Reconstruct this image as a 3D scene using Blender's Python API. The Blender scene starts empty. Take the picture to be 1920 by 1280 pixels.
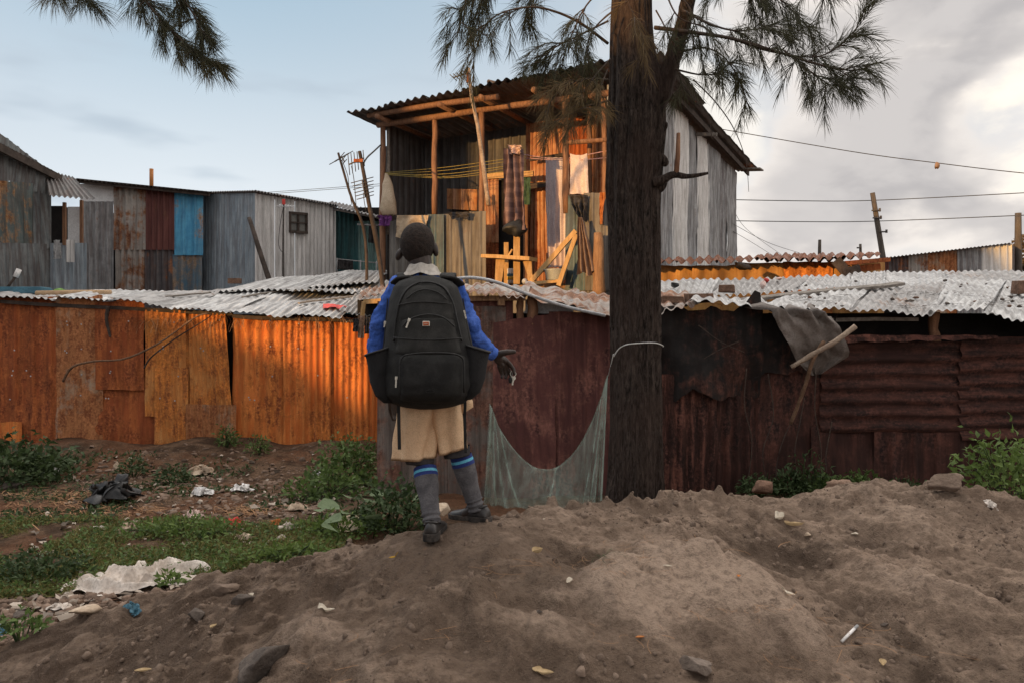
import bpy, math, random
import numpy as np
from mathutils import Vector, Matrix

random.seed(7); RNG = np.random.default_rng(7)
F = 1493.333; CZ = 1.55                       # focal length in photo pixels, eye height over the yard
scene = bpy.context.scene
COL = scene.collection
V = Vector

def P(px, py, Y):
    return V(((px-960)/F*Y, Y, CZ+(640-py)/F*Y))

# ------------------------------------------------------------------ noise
def _hash(ix, iy, seed):
    n = (ix.astype(np.int64)*374761393 + iy.astype(np.int64)*668265263 + seed*1442695041) & 0xffffffff
    n = ((n ^ (n >> 13))*1274126177) & 0xffffffff
    return ((n ^ (n >> 16)) & 0xffff)/65535.0
def vnoise(x, y, seed=0):
    x = np.asarray(x, float); y = np.asarray(y, float)
    ix = np.floor(x); iy = np.floor(y); fx = x-ix; fy = y-iy
    fx = fx*fx*fx*(fx*(fx*6-15)+10); fy = fy*fy*fy*(fy*(fy*6-15)+10)
    a = _hash(ix, iy, seed); b = _hash(ix+1, iy, seed); c = _hash(ix, iy+1, seed); d = _hash(ix+1, iy+1, seed)
    return (a*(1-fx)+b*fx)*(1-fy)+(c*(1-fx)+d*fx)*fy
def fbm(x, y, seed=0, octv=4, gain=.5):
    s = 0; a = 1; t = 0; x = np.asarray(x, float); y = np.asarray(y, float)
    for k in range(octv):
        s = s+a*(vnoise(x, y, seed+k*17)-.5); t += a; a *= gain
        x, y = x*1.93+y*.31+3.1, y*1.93-x*.31+7.7
    return s/t*2                              # about -1..1
def ridged(x, y, seed=0, octv=4):
    s = 0; a = 1; t = 0; x = np.asarray(x, float); y = np.asarray(y, float)
    for k in range(octv):
        s = s+a*(1-abs(2*vnoise(x, y, seed+k*13)-1)); t += a; a *= .5
        x, y = x*2.03+y*.2+1.7, y*2.03-x*.2+5.1
    return s/t

# ------------------------------------------------------------------ terrain height
_cr = [(-400,1330,4.2),(0,1215,4.0),(190,1166,3.9),(370,1110,3.8),(560,1062,3.65),(700,1024,3.5),(770,1004,3.42),(860,983,3.42),
       (920,969,3.5),(1000,954,3.75),(1050,946,3.9),(1150,944,4.1),(1300,939,4.3),(1400,943,4.45),(1500,942,4.5),(1600,936,4.5),
       (1680,928,4.55),(1750,919,4.6),(1850,923,4.6),(1920,948,4.5),(2100,962,4.5),(2600,985,4.5)]
_cx = np.array([(p[0]-960)/F*p[2] for p in _cr]); _cy = np.array([p[2] for p in _cr])
_ch = np.array([CZ-(p[1]-640)/F*p[2] for p in _cr])
_bumps = [(1050,962,3.75,.06,.13),(1115,1045,3.2,-.10,.20),(1300,1062,3.05,.13,.34),(1420,1085,2.95,.06,.22),(1180,1110,2.8,.05,.25),(1480,1003,3.7,-.075,.30),
          (1300,940,4.25,.03,.12),(1700,962,4.1,.045,.28),(1840,950,4.25,.03,.22),(1640,985,3.9,-.07,.16),(1660,1030,3.45,.08,.26),(1620,1075,3.1,-.07,.20),
          (1790,1060,3.2,.07,.26),(1875,1050,3.3,-.09,.14),(1560,1130,2.75,.05,.22),(1480,1190,2.5,-.06,.22),(1740,1170,2.6,-.05,.24),(1040,1150,2.6,.06,.22),
          (930,1070,2.95,-.05,.18),(820,1110,2.75,.05,.20),(640,1085,3.2,-.05,.16),(700,1150,2.7,-.05,.18),(520,1120,3.3,.05,.12),(460,1165,3.1,-.05,.16),
          (600,1190,2.7,.05,.16),(330,1190,3.3,.05,.16),(250,1240,3.2,-.05,.15),(900,1190,2.5,-.05,.2),(1250,1180,2.5,-.05,.18),(1380,1230,2.4,.04,.15),(980,1020,3.3,.05,.14)]
def height(x, y, fine=True):
    x = np.asarray(x, float); y = np.asarray(y, float)
    cy = np.interp(x, _cx, _cy); ch = np.interp(x, _cx, _ch)
    ch = np.maximum(ch, -.02)
    d = y-cy
    slope = np.interp(x, [-3, -1.5, -.6, .3, 3], [.10, .18, .17, .145, .14])
    front = ch-slope*(np.sqrt(d*d+.0144)-.12)
    front = np.where(d < -2.2, np.maximum(front, ch-.36-.02*(-d-2.2)), front)
    w = np.interp(x, [-2, -.8, .2, 1.5, 4], [.5, .6, .75, 1.1, 1.3])
    base = .04+.10*np.clip((x-.5)/2, 0, 1)*np.clip((8-y)/2, 0, 1)
    back = base*np.clip(d/.5, 0, 1)+(ch-base*np.clip(d/.5, 0, 1))*np.exp(-(d/w)**2)
    h = np.where(d < 0, front, np.maximum(back, -.05))
    A = np.clip((ch+.05)/.2, 0, 1)
    m = np.where(d < 0, np.maximum(A, np.clip(-d/.3, 0, 1)), A*np.exp(-(d/(w*1.1))**2))   # mound mask
    calm = 1-.9*np.exp(-(((x+.26)/.30)**2+((y-3.42)/.28)**2))
    rel = np.zeros_like(h)
    rel += .070*fbm(x*1.5, y*1.5, 3, 3)
    rel += .075*(ridged(x*2.0+.6*y, y*2.0-.5*x, 11, 3)-.6)
    for (px, py, Y, amp, rad) in _bumps:
        bx = (px-960)/F*Y; ww_ = .25*rad*fbm(x*3.1, y*3.1, int(px), 2)
        rel += amp*np.exp(-(((x-bx+ww_)/rad)**2+((y-Y-ww_)/rad)**2)**.8)
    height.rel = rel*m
    if fine:
        wx = x+.10*fbm(x*3, y*3, 101, 2); wy = y+.10*fbm(x*3, y*3, 111, 2)
        rel += .040*fbm(wx*4.5, wy*4.5, 21, 4, .55)+.055*(ridged(wx*4.2, wy*3.4, 31, 4)**1.6-.42)
        rel += .008*(ridged(wx*11, wy*9, 131, 3)-.6)
        rel += .011*fbm(x*22, y*22, 41, 3, .6)
        for sc_, am_, th_, sd_ in ((2.6, .034, .05, 201), (5.5, .016, .12, 211), (9.0, .008, .0, 221)):
            rel += am_*(np.clip((fbm(wx*sc_, wy*sc_*1.2, sd_, 4, .55)-th_)/.10, 0, 1)-.4)
        clod = np.clip(vnoise(x*16, y*16, 77)-.70, 0, 1)*np.clip(fbm(x*1.2, y*1.2, 78, 2)+.2, 0, 1)
        rel += .24*clod
    near = np.clip((y-1.0)/.8, 0, 1)*np.clip((-x+7)/2, 0, 1)*np.clip((x+8)/2, 0, 1)
    fld = .035*fbm(x*.9, y*.9, 51, 3)+.02*fbm(x*5, y*5, 61, 3)
    bank = .20*np.clip((y-8.9)/1.3, 0, 1)*np.clip(1-(y-10.7)/.5, 0, 1)*np.clip((-x-1.2)/.8, 0, 1)*(.6+.8*vnoise(x*1.7, y*1.7, 9))
    h = h+m*rel*calm*near+(1-m)*(fld+bank)*np.clip((30-y)/15, 0, 1)
    return h, m
def gz(x, y):
    return float(height(np.array([x]), np.array([y]))[0][0])
_Ys = np.linspace(1.5, 14, 2600)
def on_ground(px, py):
    xs = (px-960)/F*_Ys; zs = CZ+(640-py)/F*_Ys
    hh = height(xs, _Ys)[0]
    k = np.argmax(hh >= zs)
    return V((xs[k], _Ys[k], hh[k]))

# ------------------------------------------------------------------ objects
WM = {}
def setp(o, label=None, cat=None, group=None, kind=None):
    if label: o['label'] = label
    if cat: o['category'] = cat
    if group: o['group'] = group
    if kind: o['kind'] = kind
    return o
def thing(name, label, cat, loc, group=None):
    o = bpy.data.objects.new(name, None); COL.objects.link(o)
    o.empty_display_size = .1
    o.location = loc; WM[o.name] = Matrix.Translation(V(loc))
    return setp(o, label, cat, group)
def link(name, me, m=None, parent=None, M=None, smooth=True):
    o = bpy.data.objects.new(name, me); COL.objects.link(o)
    if m is not None:
        for mm in (m if isinstance(m, (list, tuple)) else [m]): me.materials.append(mm)
    M = M or Matrix.Identity(4)
    if parent is not None:
        o.parent = parent; o.matrix_parent_inverse = WM[parent.name].inverted()
    o.matrix_basis = M; WM[o.name] = M
    if smooth: me.polygons.foreach_set('use_smooth', [True]*len(me.polygons))
    return o
def centre(o):
    """move a lone mesh's origin to its base so that it sits where it stands"""
    me = o.data; n = len(me.vertices); a = np.empty(n*3); me.vertices.foreach_get('co', a); a = a.reshape(-1, 3)
    c = V(((a[:, 0].min()+a[:, 0].max())/2, (a[:, 1].min()+a[:, 1].max())/2, a[:, 2].min()))
    a -= np.array(c); me.vertices.foreach_set('co', a.ravel()); me.update()
    o.location = c; WM[o.name] = Matrix.Translation(c)
    return o
def np_mesh(name, verts, quads=None, tris=None):
    me = bpy.data.meshes.new(name); verts = np.asarray(verts, np.float32)
    nq = 0 if quads is None else len(quads); ntr = 0 if tris is None else len(tris)
    loops = []
    if nq: loops.append(np.asarray(quads, np.int32).ravel())
    if ntr: loops.append(np.asarray(tris, np.int32).ravel())
    loops = np.concatenate(loops)
    starts = np.concatenate([np.arange(nq)*4, nq*4+np.arange(ntr)*3]).astype(np.int32)
    me.vertices.add(len(verts)); me.vertices.foreach_set('co', verts.ravel())
    me.loops.add(len(loops)); me.loops.foreach_set('vertex_index', loops)
    me.polygons.add(nq+ntr); me.polygons.foreach_set('loop_start', starts)
    me.update(calc_edges=True); me.validate()
    return me
def grid_faces(n, m, off=0, wrap=False):
    """n columns, m rows, index = j*n+i"""
    i, j = np.meshgrid(np.arange(n if wrap else n-1), np.arange(m-1))
    a = j*n+i; b = j*n+(i+1) % n
    return np.stack([a, b, b+n, a+n], -1).reshape(-1, 4)+off

class MB:
    def __init__(s): s.v = []; s.f = []; s.n = 0; s.mi = []; s.cur = 0
    def add(s, v, f):
        v = [tuple(p) for p in v]; s.v += v; s.f += [tuple(i+s.n for i in q) for q in f]; s.mi += [s.cur]*len(f); s.n += len(v); return s
    def box(s, c, size, R=None, jit=0):
        R = R or Matrix.Identity(3); c = V(c); hx, hy, hz = [k/2 for k in size]
        vs = []
        for x, y, z in ((-1,-1,-1),(1,-1,-1),(1,1,-1),(-1,1,-1),(-1,-1,1),(1,-1,1),(1,1,1),(-1,1,1)):
            vs.append(c+R @ V((x*hx+random.uniform(-jit, jit), y*hy+random.uniform(-jit, jit), z*hz+random.uniform(-jit, jit))))
        return s.add(vs, [(0,3,2,1),(4,5,6,7),(0,1,5,4),(1,2,6,5),(2,3,7,6),(3,0,4,7)])
    def plank(s, a, b, w, t, up=None, seg=1, warp=0):
        """board from a to b, w wide (in the direction of up), t thick"""
        a = V(a); b = V(b); d = (b-a).normalized(); up = V(up or (0, 0, 1)); side = d.cross(up)
        if side.length < 1e-3: side = d.cross(V((0, 1, 0)))
        side.normalize(); up = side.cross(d).normalized()
        vs = []; fs = []
        for k in range(seg+1):
            q = a.lerp(b, k/seg)+up*random.uniform(-warp, warp)+side*random.uniform(-warp, warp)
            ww = w*random.uniform(.94, 1.04) if seg > 1 else w
            for su, sv in ((-1,-1),(1,-1),(1,1),(-1,1)): vs.append(q+side*su*t/2+up*sv*ww/2)
        for k in range(seg):
            o = k*4
            for i in range(4): fs.append((o+i, o+(i+1) % 4, o+4+(i+1) % 4, o+4+i))
        fs += [(3,2,1,0), (seg*4, seg*4+1, seg*4+2, seg*4+3)]
        return s.add(vs, fs)
    def tube(s, pts, rad, n=8, cap=True, jit=0, flat=1.0):
        pts = [V(p) for p in pts]
        if not isinstance(rad, (list, tuple, np.ndarray)): rad = [rad]*len(pts)
        ref = None; vs = []; fs = []
        for i, p in enumerate(pts):
            d = (pts[min(i+1, len(pts)-1)]-pts[max(i-1, 0)]).normalized()
            if ref is None:
                ref = V((0, 0, 1)) if abs(d.z) < .9 else V((1, 0, 0))
            x = ref.cross(d).normalized(); y = d.cross(x).normalized(); ref = y if False else ref
            if abs(d.dot(ref)) > .97:
                ref = V((1, 0, 0)) if abs(d.x) < .8 else V((0, 1, 0)); x = ref.cross(d).normalized(); y = d.cross(x).normalized()
            for k in range(n):
                t = 2*math.pi*k/n; r = rad[i]*(1+random.uniform(-jit, jit))
                vs.append(p+x*math.cos(t)*r+y*math.sin(t)*r*flat)
        for i in range(len(pts)-1):
            for k in range(n): fs.append((i*n+k, i*n+(k+1) % n, (i+1)*n+(k+1) % n, (i+1)*n+k))
        if cap: fs += [tuple(range(n-1, -1, -1)), tuple((len(pts)-1)*n+k for k in range(n))]
        return s.add(vs, fs)
    def rings(s, rings, cap=(True, True)):
        n = len(rings[0]); vs = [p for r in rings for p in r]; fs = []
        for i in range(len(rings)-1):
            for k in range(n): fs.append((i*n+k, i*n+(k+1) % n, (i+1)*n+(k+1) % n, (i+1)*n+k))
        if cap[0]: fs.append(tuple(range(n-1, -1, -1)))
        if cap[1]: fs.append(tuple((len(rings)-1)*n+k for k in range(n)))
        return s.add(vs, fs)
    def ball(s, c, r, R=None, nu=16, nv=10):
        c = V(c); r = r if isinstance(r, (tuple, list)) else (r, r, r); R = R or Matrix.Identity(3)
        vs = [c+R @ V((0, 0, -r[2]))]; fs = []
        for j in range(1, nv):
            t = -math.pi/2+math.pi*j/nv
            for i in range(nu):
                a = 2*math.pi*i/nu; vs.append(c+R @ V((r[0]*math.cos(t)*math.cos(a), r[1]*math.cos(t)*math.sin(a), r[2]*math.sin(t))))
        vs.append(c+R @ V((0, 0, r[2]))); top = len(vs)-1
        for i in range(nu):
            fs.append((0, 1+(i+1) % nu, 1+i)); fs.append((top, top-nu+i, top-nu+(i+1) % nu))
        for j in range(nv-2):
            for i in range(nu):
                a = 1+j*nu; fs.append((a+i, a+(i+1) % nu, a+nu+(i+1) % nu, a+nu+i))
        return s.add(vs, fs)
    def capsule(s, a, b, ra, rb, n=14):
        """round cone: always closed, meant for a voxel remesh"""
        a = V(a); b = V(b); d = b-a; L = d.length; d.normalize()
        x = d.cross(V((0, 0, 1)) if abs(d.z) < .9 else V((1, 0, 0))).normalized(); y = d.cross(x).normalized()
        rings = []
        for k in range(5):
            t = -math.pi/2*(1-k/4)*.98; rings.append([a+d*ra*math.sin(t)+(x*math.cos(2*math.pi*i/n)+y*math.sin(2*math.pi*i/n))*ra*math.cos(t) for i in range(n)])
        for k in range(5):
            t = math.pi/2*(k/4)*.98; rings.append([b+d*rb*math.sin(t)+(x*math.cos(2*math.pi*i/n)+y*math.sin(2*math.pi*i/n))*rb*math.cos(t) for i in range(n)])
        return s.rings(rings)
    def chain(s, pts):
        for (a, ra), (b, rb) in zip(pts, pts[1:]): s.capsule(a, b, ra, rb)
        return s
    def mesh(s, name):
        me = bpy.data.meshes.new(name); me.from_pydata(s.v, [], s.f); me.update()
        if any(s.mi): me.polygons.foreach_set('material_index', s.mi)
        return me
    def build(s, name, m, parent=None, smooth=False, bevel=0):
        o = link(name, s.mesh(name), m, parent, smooth=smooth)
        if bevel:
            b = o.modifiers.new('Bevel', 'BEVEL'); b.width = bevel; b.segments = 2
        return o
def remesh(o, voxel, smooth=2, factor=.5):
    r = o.modifiers.new('Remesh', 'REMESH'); r.mode = 'VOXEL'; r.voxel_size = voxel; r.use_smooth_shade = True
    if smooth:
        k = o.modifiers.new('Smooth', 'SMOOTH'); k.factor = factor; k.iterations = smooth
    return o

# ------------------------------------------------------------------ materials
class NT:
    def __init__(s, name):
        s.m = bpy.data.materials.new(name); s.m.use_nodes = True; s.t = s.m.node_tree
        s.b = s.t.nodes['Principled BSDF']; s.tc = s.n('ShaderNodeTexCoord')
    def n(s, typ, **kw):
        nd = s.t.nodes.new(typ)
        for k, v in kw.items(): setattr(nd, k, v)
        return nd
    def l(s, a, b): s.t.links.new(a, b)
    def inp(s, sock, val):
        if isinstance(val, bpy.types.NodeSocket): s.l(val, sock)
        elif val is not None:
            if hasattr(sock.default_value, '__len__') and not hasattr(val, '__len__'): val = (val,)*len(sock.default_value)
            if hasattr(val, '__len__') and len(val) == 3 and len(sock.default_value) == 4: val = (*val, 1)
            sock.default_value = val
    def obj(s, scale=(1, 1, 1), rnd=True):
        v = s.tc.outputs['Object']
        if rnd:
            oi = s.n('ShaderNodeObjectInfo'); mu = s.n('ShaderNodeVectorMath', operation='SCALE')
            mu.inputs[0].default_value = (37.3, 19.1, 53.7); s.l(oi.outputs['Random'], mu.inputs['Scale'])
            ad = s.n('ShaderNodeVectorMath', operation='ADD'); s.l(v, ad.inputs[0]); s.l(mu.outputs[0], ad.inputs[1]); v = ad.outputs[0]
        return s.scale(v, scale)
    def scale(s, v, sc):
        mp = s.n('ShaderNodeVectorMath', operation='MULTIPLY'); s.l(v, mp.inputs[0]); mp.inputs[1].default_value = sc; return mp.outputs[0]
    def noise(s, vec, scale, detail=4, rough=.55, dist=0):
        k = s.n('ShaderNodeTexNoise'); s.l(vec, k.inputs['Vector']); k.inputs['Scale'].default_value = scale
        k.inputs['Detail'].default_value = detail; k.inputs['Roughness'].default_value = rough; k.inputs['Distortion'].default_value = dist
        return k.outputs['Fac']
    def voro(s, vec, scale, feature='F1'):
        k = s.n('ShaderNodeTexVoronoi', feature=feature); s.l(vec, k.inputs['Vector']); k.inputs['Scale'].default_value = scale; return k
    def ramp(s, fac, a, b, lo=0., hi=1.):
        k = s.n('ShaderNodeMapRange', interpolation_type='SMOOTHSTEP'); s.l(fac, k.inputs[0])
        for i, v in enumerate((a, b, lo, hi)): k.inputs[1+i].default_value = v
        return k.outputs[0]
    def mix(s, fac, a, b, mode='MIX'):
        k = s.n('ShaderNodeMix', data_type='RGBA', blend_type=mode); s.inp(k.inputs[0], fac); s.inp(k.inputs[6], a); s.inp(k.inputs[7], b); return k.outputs[2]
    def math(s, op, a, b=None, clamp=False):
        k = s.n('ShaderNodeMath', operation=op, use_clamp=clamp); s.inp(k.inputs[0], a)
        if b is not None: s.inp(k.inputs[1], b)
        return k.outputs[0]
    def island(s): return s.n('ShaderNodeNewGeometry').outputs['Random Per Island']
    def bump(s, h, strength=.3, dist=.01):
        k = s.n('ShaderNodeBump'); k.inputs['Strength'].default_value = strength; k.inputs['Distance'].default_value = dist
        s.l(h, k.inputs['Height']); s.l(k.outputs[0], s.b.inputs['Normal']); return k
    def out(s, col=None, rough=None, metal=None, spec=None):
        if col is not None: s.inp(s.b.inputs['Base Color'], col)
        if rough is not None: s.inp(s.b.inputs['Roughness'], rough)
        if metal is not None: s.inp(s.b.inputs['Metallic'], metal)
        if spec is not None: s.b.inputs['Specular IOR Level'].default_value = spec
        return s.m

def tin(name, c1, c2, r1=(.16,.045,.018), r2=(.30,.12,.05), rust=.3, streak=.5, metal=.0, rough=.6, dirt=.5, scale=1.0, hole=False):
    """weathered sheet metal: two paint or zinc tones, vertical streaks, rust blooms and grime"""
    k = NT(name); o = k.obj()
    big = k.noise(o, 1.6*scale, 6, .6, .4)
    st = k.noise(k.scale(o, (9, 9, .7)), 1.5*scale, 5, .6)
    fine = k.noise(o, 34, 6, .65)
    mid = k.noise(o, 7*scale, 6, .62, .3)
    base = k.mix(k.ramp(k.math('ADD', k.math('MULTIPLY', st, streak), k.math('MULTIPLY', mid, 1-streak)), .36, .64), c1, c2)
    m = k.math('ADD', k.math('MULTIPLY', big, .55), k.math('ADD', k.math('MULTIPLY', mid, .28), k.math('MULTIPLY', st, .22)))
    th = .74-.46*rust
    mask = k.ramp(m, th-.05, th+.06)
    rc = k.mix(k.ramp(k.noise(k.scale(o, (5, 5, 1.6)), 3, 6, .65), .38, .62), r1, r2)
    rc = k.mix(k.ramp(fine, .42, .66, 0, .55), rc, tuple(min(1, x*1.7+.01) for x in r2))
    col = k.mix(mask, base, rc)
    gr = k.ramp(k.noise(k.scale(o, (5, 5, .55)), 2.2, 7, .68), .42, .60)
    col = k.mix(k.math('MULTIPLY', gr, dirt), col, tuple(x*.32 for x in r1), 'MIX')
    spk = k.ramp(k.noise(o, 90, 2, .5), .58, .72, 0, .35)
    col = k.mix(spk, col, (.03, .02, .015))
    k.bump(k.math('ADD', fine, k.math('MULTIPLY', mid, 2.0)), .35, .006)
    return k.out(col, k.ramp(mask, 0, 1, rough, .9), k.ramp(mask, 0, 1, metal, 0) if metal else 0, .3)
def simple(name, c1, c2, scale=8, rough=.8, stretch=(1, 1, 1), bump=.3, bdist=.004, spec=.3, island=0., lo=.35, hi=.65, fine=60, trans=0):
    k = NT(name); o = k.obj(stretch)
    f = k.ramp(k.noise(o, scale, 6, .62, .3), lo, hi)
    col = k.mix(f, c1, c2)
    fn = k.noise(o, fine, 4, .6)
    col = k.mix(k.ramp(fn, .4, .7, 0, .5), col, tuple(x*.55 for x in c1))
    if island:
        r = k.island(); col = k.mix(k.math('MULTIPLY', k.ramp(r, 0, 1), island), col, tuple(x*.3 for x in c1))
        r2 = k.math('FRACT', k.math('MULTIPLY', r, 7.31)); col = k.mix(k.math('MULTIPLY', r2, island), col, tuple(min(1, x*1.5) for x in c2))
    if bump: k.bump(fn if scale > fine else k.math('ADD', fn, f), bump, bdist)
    k.out(col, rough, 0, spec)
    if trans:
        tr = k.n('ShaderNodeBsdfTranslucent'); k.inp(tr.inputs[0], col); ms = k.n('ShaderNodeMixShader'); ms.inputs[0].default_value = trans
        k.l(k.b.outputs[0], ms.inputs[1]); k.l(tr.outputs[0], ms.inputs[2]); k.l(ms.outputs[0], k.t.nodes['Material Output'].inputs[0])
    return k.m
M = {}
# ------------------------------------------------------------------ shapes shared by many things
def sheet(name, mat, parent, bl, br, tl, tr, pitch=.076, amp=.010, prof='sine', crumple=.0, seed=None, rag=0., lift=0., dents=0.):
    bl, br, tl, tr = [V(p) for p in (bl, br, tl, tr)]
    seed = seed if seed is not None else random.randint(1, 9999)
    X = ((br-bl)+(tr-tl)).normalized(); Z = ((tl-bl)+(tr-br)); Z = (Z-X*Z.dot(X)).normalized(); Yv = Z.cross(X).normalized()
    c = (bl+br+tl+tr)/4
    W = max((br-bl).length, (tr-tl).length); H = max((tl-bl).length, (tr-br).length)
    if prof == 'sine':
        n = max(3, int(W/pitch*6)+1); us = np.linspace(0, 1, n); pr = np.sin(2*math.pi*us*W/pitch)*amp*1.35
    elif prof == 'box':
        fr = [0, .70, .735, .93, .965]; hv = [0, 0, 1, 1, 0]; us = []; pr = []
        for k in range(int(W/pitch)+1):
            for a, b in zip(fr, hv):
                u = (k+a)*pitch/W
                if u <= 1: us.append(u); pr.append(b*amp)
        us.append(1.0); pr.append(pr[-1]); us = np.array(us); pr = np.array(pr)
    else:
        n = max(3, int(W/.05)+1); us = np.linspace(0, 1, n); pr = np.zeros(n)
    m = max(3, int(H/(.05 if crumple else .14))+1); vs = np.linspace(0, 1, m)
    u, v = np.meshgrid(us, vs); d = np.tile(pr, (m, 1))
    if crumple:
        d = d+crumple*fbm(u*W*2.3, v*H*1.3, seed, 4)+crumple*.7*(ridged(u*W*3.1, v*H*1.1, seed+5, 2)-.6)
    if dents:
        d = d*(1-dents*np.clip(fbm(u*W*3, v*H*3, seed+3, 2)*2, 0, 1))
    d = d+lift*(1-v)**2
    pts = [np.array(p) for p in (bl, br, tl, tr)]
    e = lambda q: q[..., None]
    pos = e((1-u)*(1-v))*pts[0]+e(u*(1-v))*pts[1]+e((1-u)*v)*pts[2]+e(u*v)*pts[3]
    if rag:
        r0 = rag*fbm(u*W*5, 0*u+seed*.37, seed, 3); r1 = rag*fbm(u*W*5, 0*u+seed*.77, seed+9, 3)
        pos = pos+e(r0*(1-v)+r1*v)*np.array(Z)
        s0 = rag*.5*fbm(v*H*3, 0*u+seed*.17, seed+2, 3); pos = pos+e(s0)*np.array(X)
    pos = pos-e(d)*np.array(Yv)
    R = np.array([list(X), list(Yv), list(Z)])
    loc = (pos.reshape(-1, 3)-np.array(c)) @ R.T
    me = np_mesh(name, loc, grid_faces(len(us), m))
    Mx = Matrix(((X.x, Yv.x, Z.x, c.x), (X.y, Yv.y, Z.y, c.y), (X.z, Yv.z, Z.z, c.z), (0, 0, 0, 1)))
    return link(name, me, mat, parent, Mx, smooth=(prof != 'box' or crumple > 0))
def cloth(name, mat, tl, tr, bl, br, folds=4, amp=.02, seed=1, crump=.01, parent=None, nu=30, nv=36, wave=.0, sag=0., amp0=.3):
    tl, tr, bl, br = [np.array(V(p)) for p in (tl, tr, bl, br)]
    u, v = np.meshgrid(np.linspace(0, 1, nu), np.linspace(0, 1, nv))
    e = lambda q: q[..., None]
    pos = e((1-u)*(1-v))*tl+e(u*(1-v))*tr+e((1-u)*v)*bl+e(u*v)*br
    ph = fbm(u*2, v*1.5, seed, 2)*2.2
    n = np.cross(tr-tl, bl-tl); n = n/np.linalg.norm(n)
    W = np.linalg.norm(tr-tl)
    d = amp*(amp0+(1-amp0)*v)*np.sin(2*math.pi*folds*u+ph)+crump*fbm(u*6, v*6, seed+4, 4)+crump*.8*(ridged(u*4, v*3, seed+8, 3)-.6)
    pos = pos+e(d)*n
    pos[..., 2] -= sag*4*u*(1-u)*(1-v)
    pos[..., 2] += wave*np.sin(u*9+seed)*v
    pos[..., 2] += .5*wave*fbm(u*5, v*0+seed, seed, 3)*v
    return link(name, np_mesh(name, pos.reshape(-1, 3), grid_faces(nu, nv)), mat, parent)
def rock(name, mat, c, size, seed, parent=None, rot=0., tilt=0., sub=3, ang=.35, sink=.25):
    import bmesh
    bm = bmesh.new(); bmesh.ops.create_icosphere(bm, subdivisions=sub, radius=1)
    R = Matrix.Rotation(rot, 3, 'Z') @ Matrix.Rotation(tilt, 3, 'Y'); r = random.Random(seed)
    planes = [(V((r.gauss(0, 1), r.gauss(0, 1), r.gauss(0, 1))).normalized(), r.uniform(.38, .8)) for _ in range(11)]
    for v in bm.verts:
        p = v.co.copy()
        for nrm, dd in planes:
            k = p.dot(nrm)-dd
            if k > 0: p -= nrm*k*.95
        f = float(fbm(np.array([p.x*1.6+seed]), np.array([p.y*1.6+p.z*1.3]), seed, 4)[0])
        f2 = float(fbm(np.array([p.x*5+seed]), np.array([p.y*5+p.z*4.3]), seed+3, 3)[0]); p *= 1+ang*(.5*f+.16*f2)
        v.co = R @ V((p.x*size[0], p.y*size[1], p.z*size[2]))
    me = bpy.data.meshes.new(name); bm.to_mesh(me); bm.free()
    o = link(name, me, mat, parent, Matrix.Translation(V(c)+V((0, 0, size[2]*(1-2*sink)))))
    return o
def leaf_mesh(name, base, dirs, ups, length, width, droop=.2, round_=False):
    """many leaves as folded diamonds (or rounder hexagons) in one mesh; arrays of n"""
    base = np.asarray(base); d = np.asarray(dirs); d = d/np.linalg.norm(d, axis=1, keepdims=True)
    s = np.cross(d, ups); s = s/(np.linalg.norm(s, axis=1, keepdims=True)+1e-9); up = np.cross(s, d)
    L = np.asarray(length)[:, None]; W = np.asarray(width)[:, None]; n = len(base)
    if round_:
        pr = [(0, 0, 0), (.15, -.42, .03), (.55, -.5, .05), (.9, -.22, -.06), (1, 0, -.12), (.9, .22, -.06), (.55, .5, .05), (.15, .42, .03), (.5, 0, -.05)]
        vs = np.stack([base+d*L*a+s*W*b+up*L*c for a, b, c in pr], 1).reshape(-1, 3)
        k = np.arange(n)[:, None]*9
        t = np.concatenate([k+np.array([[a, b, 8]]) for a, b in ((0,1),(1,2),(2,3),(3,4),(4,5),(5,6),(6,7),(7,0))])
        return np_mesh(name, vs, None, t)
    pr = [(0, 0, 0), (.4, -.5, .12), (.45, 0, 0), (.4, .5, .12), (1, 0, -droop)]
    vs = np.stack([base+d*L*a+s*W*b+up*L*c*(1 if a < 1 else 1) for a, b, c in pr], 1).reshape(-1, 3)
    k = np.arange(n)[:, None]*5
    t = np.concatenate([k+np.array([q]) for q in ([0,1,2],[0,2,3],[1,4,2],[2,4,3])])
    return np_mesh(name, vs, None, t)
def rand_dirs(n, up=.5):
    d = RNG.normal(size=(n, 3)); d /= np.linalg.norm(d, axis=1, keepdims=True); d[:, 2] = d[:, 2]*.7+up; return d
def spline(pts, n):
    pts = np.array([tuple(p) for p in pts], float); k = len(pts)
    if k == 2: return [V(pts[0]+(pts[1]-pts[0])*t) for t in np.linspace(0, 1, n)]
    out = []
    for t in np.linspace(0, k-1-1e-6, n):
        i = int(t); f = t-i
        p0 = pts[max(i-1, 0)]; p1 = pts[i]; p2 = pts[min(i+1, k-1)]; p3 = pts[min(i+2, k-1)]
        out.append(V(.5*((2*p1)+(-p0+p2)*f+(2*p0-5*p1+4*p2-p3)*f*f+(-p0+3*p1-3*p2+p3)*f**3)))
    return out
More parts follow.
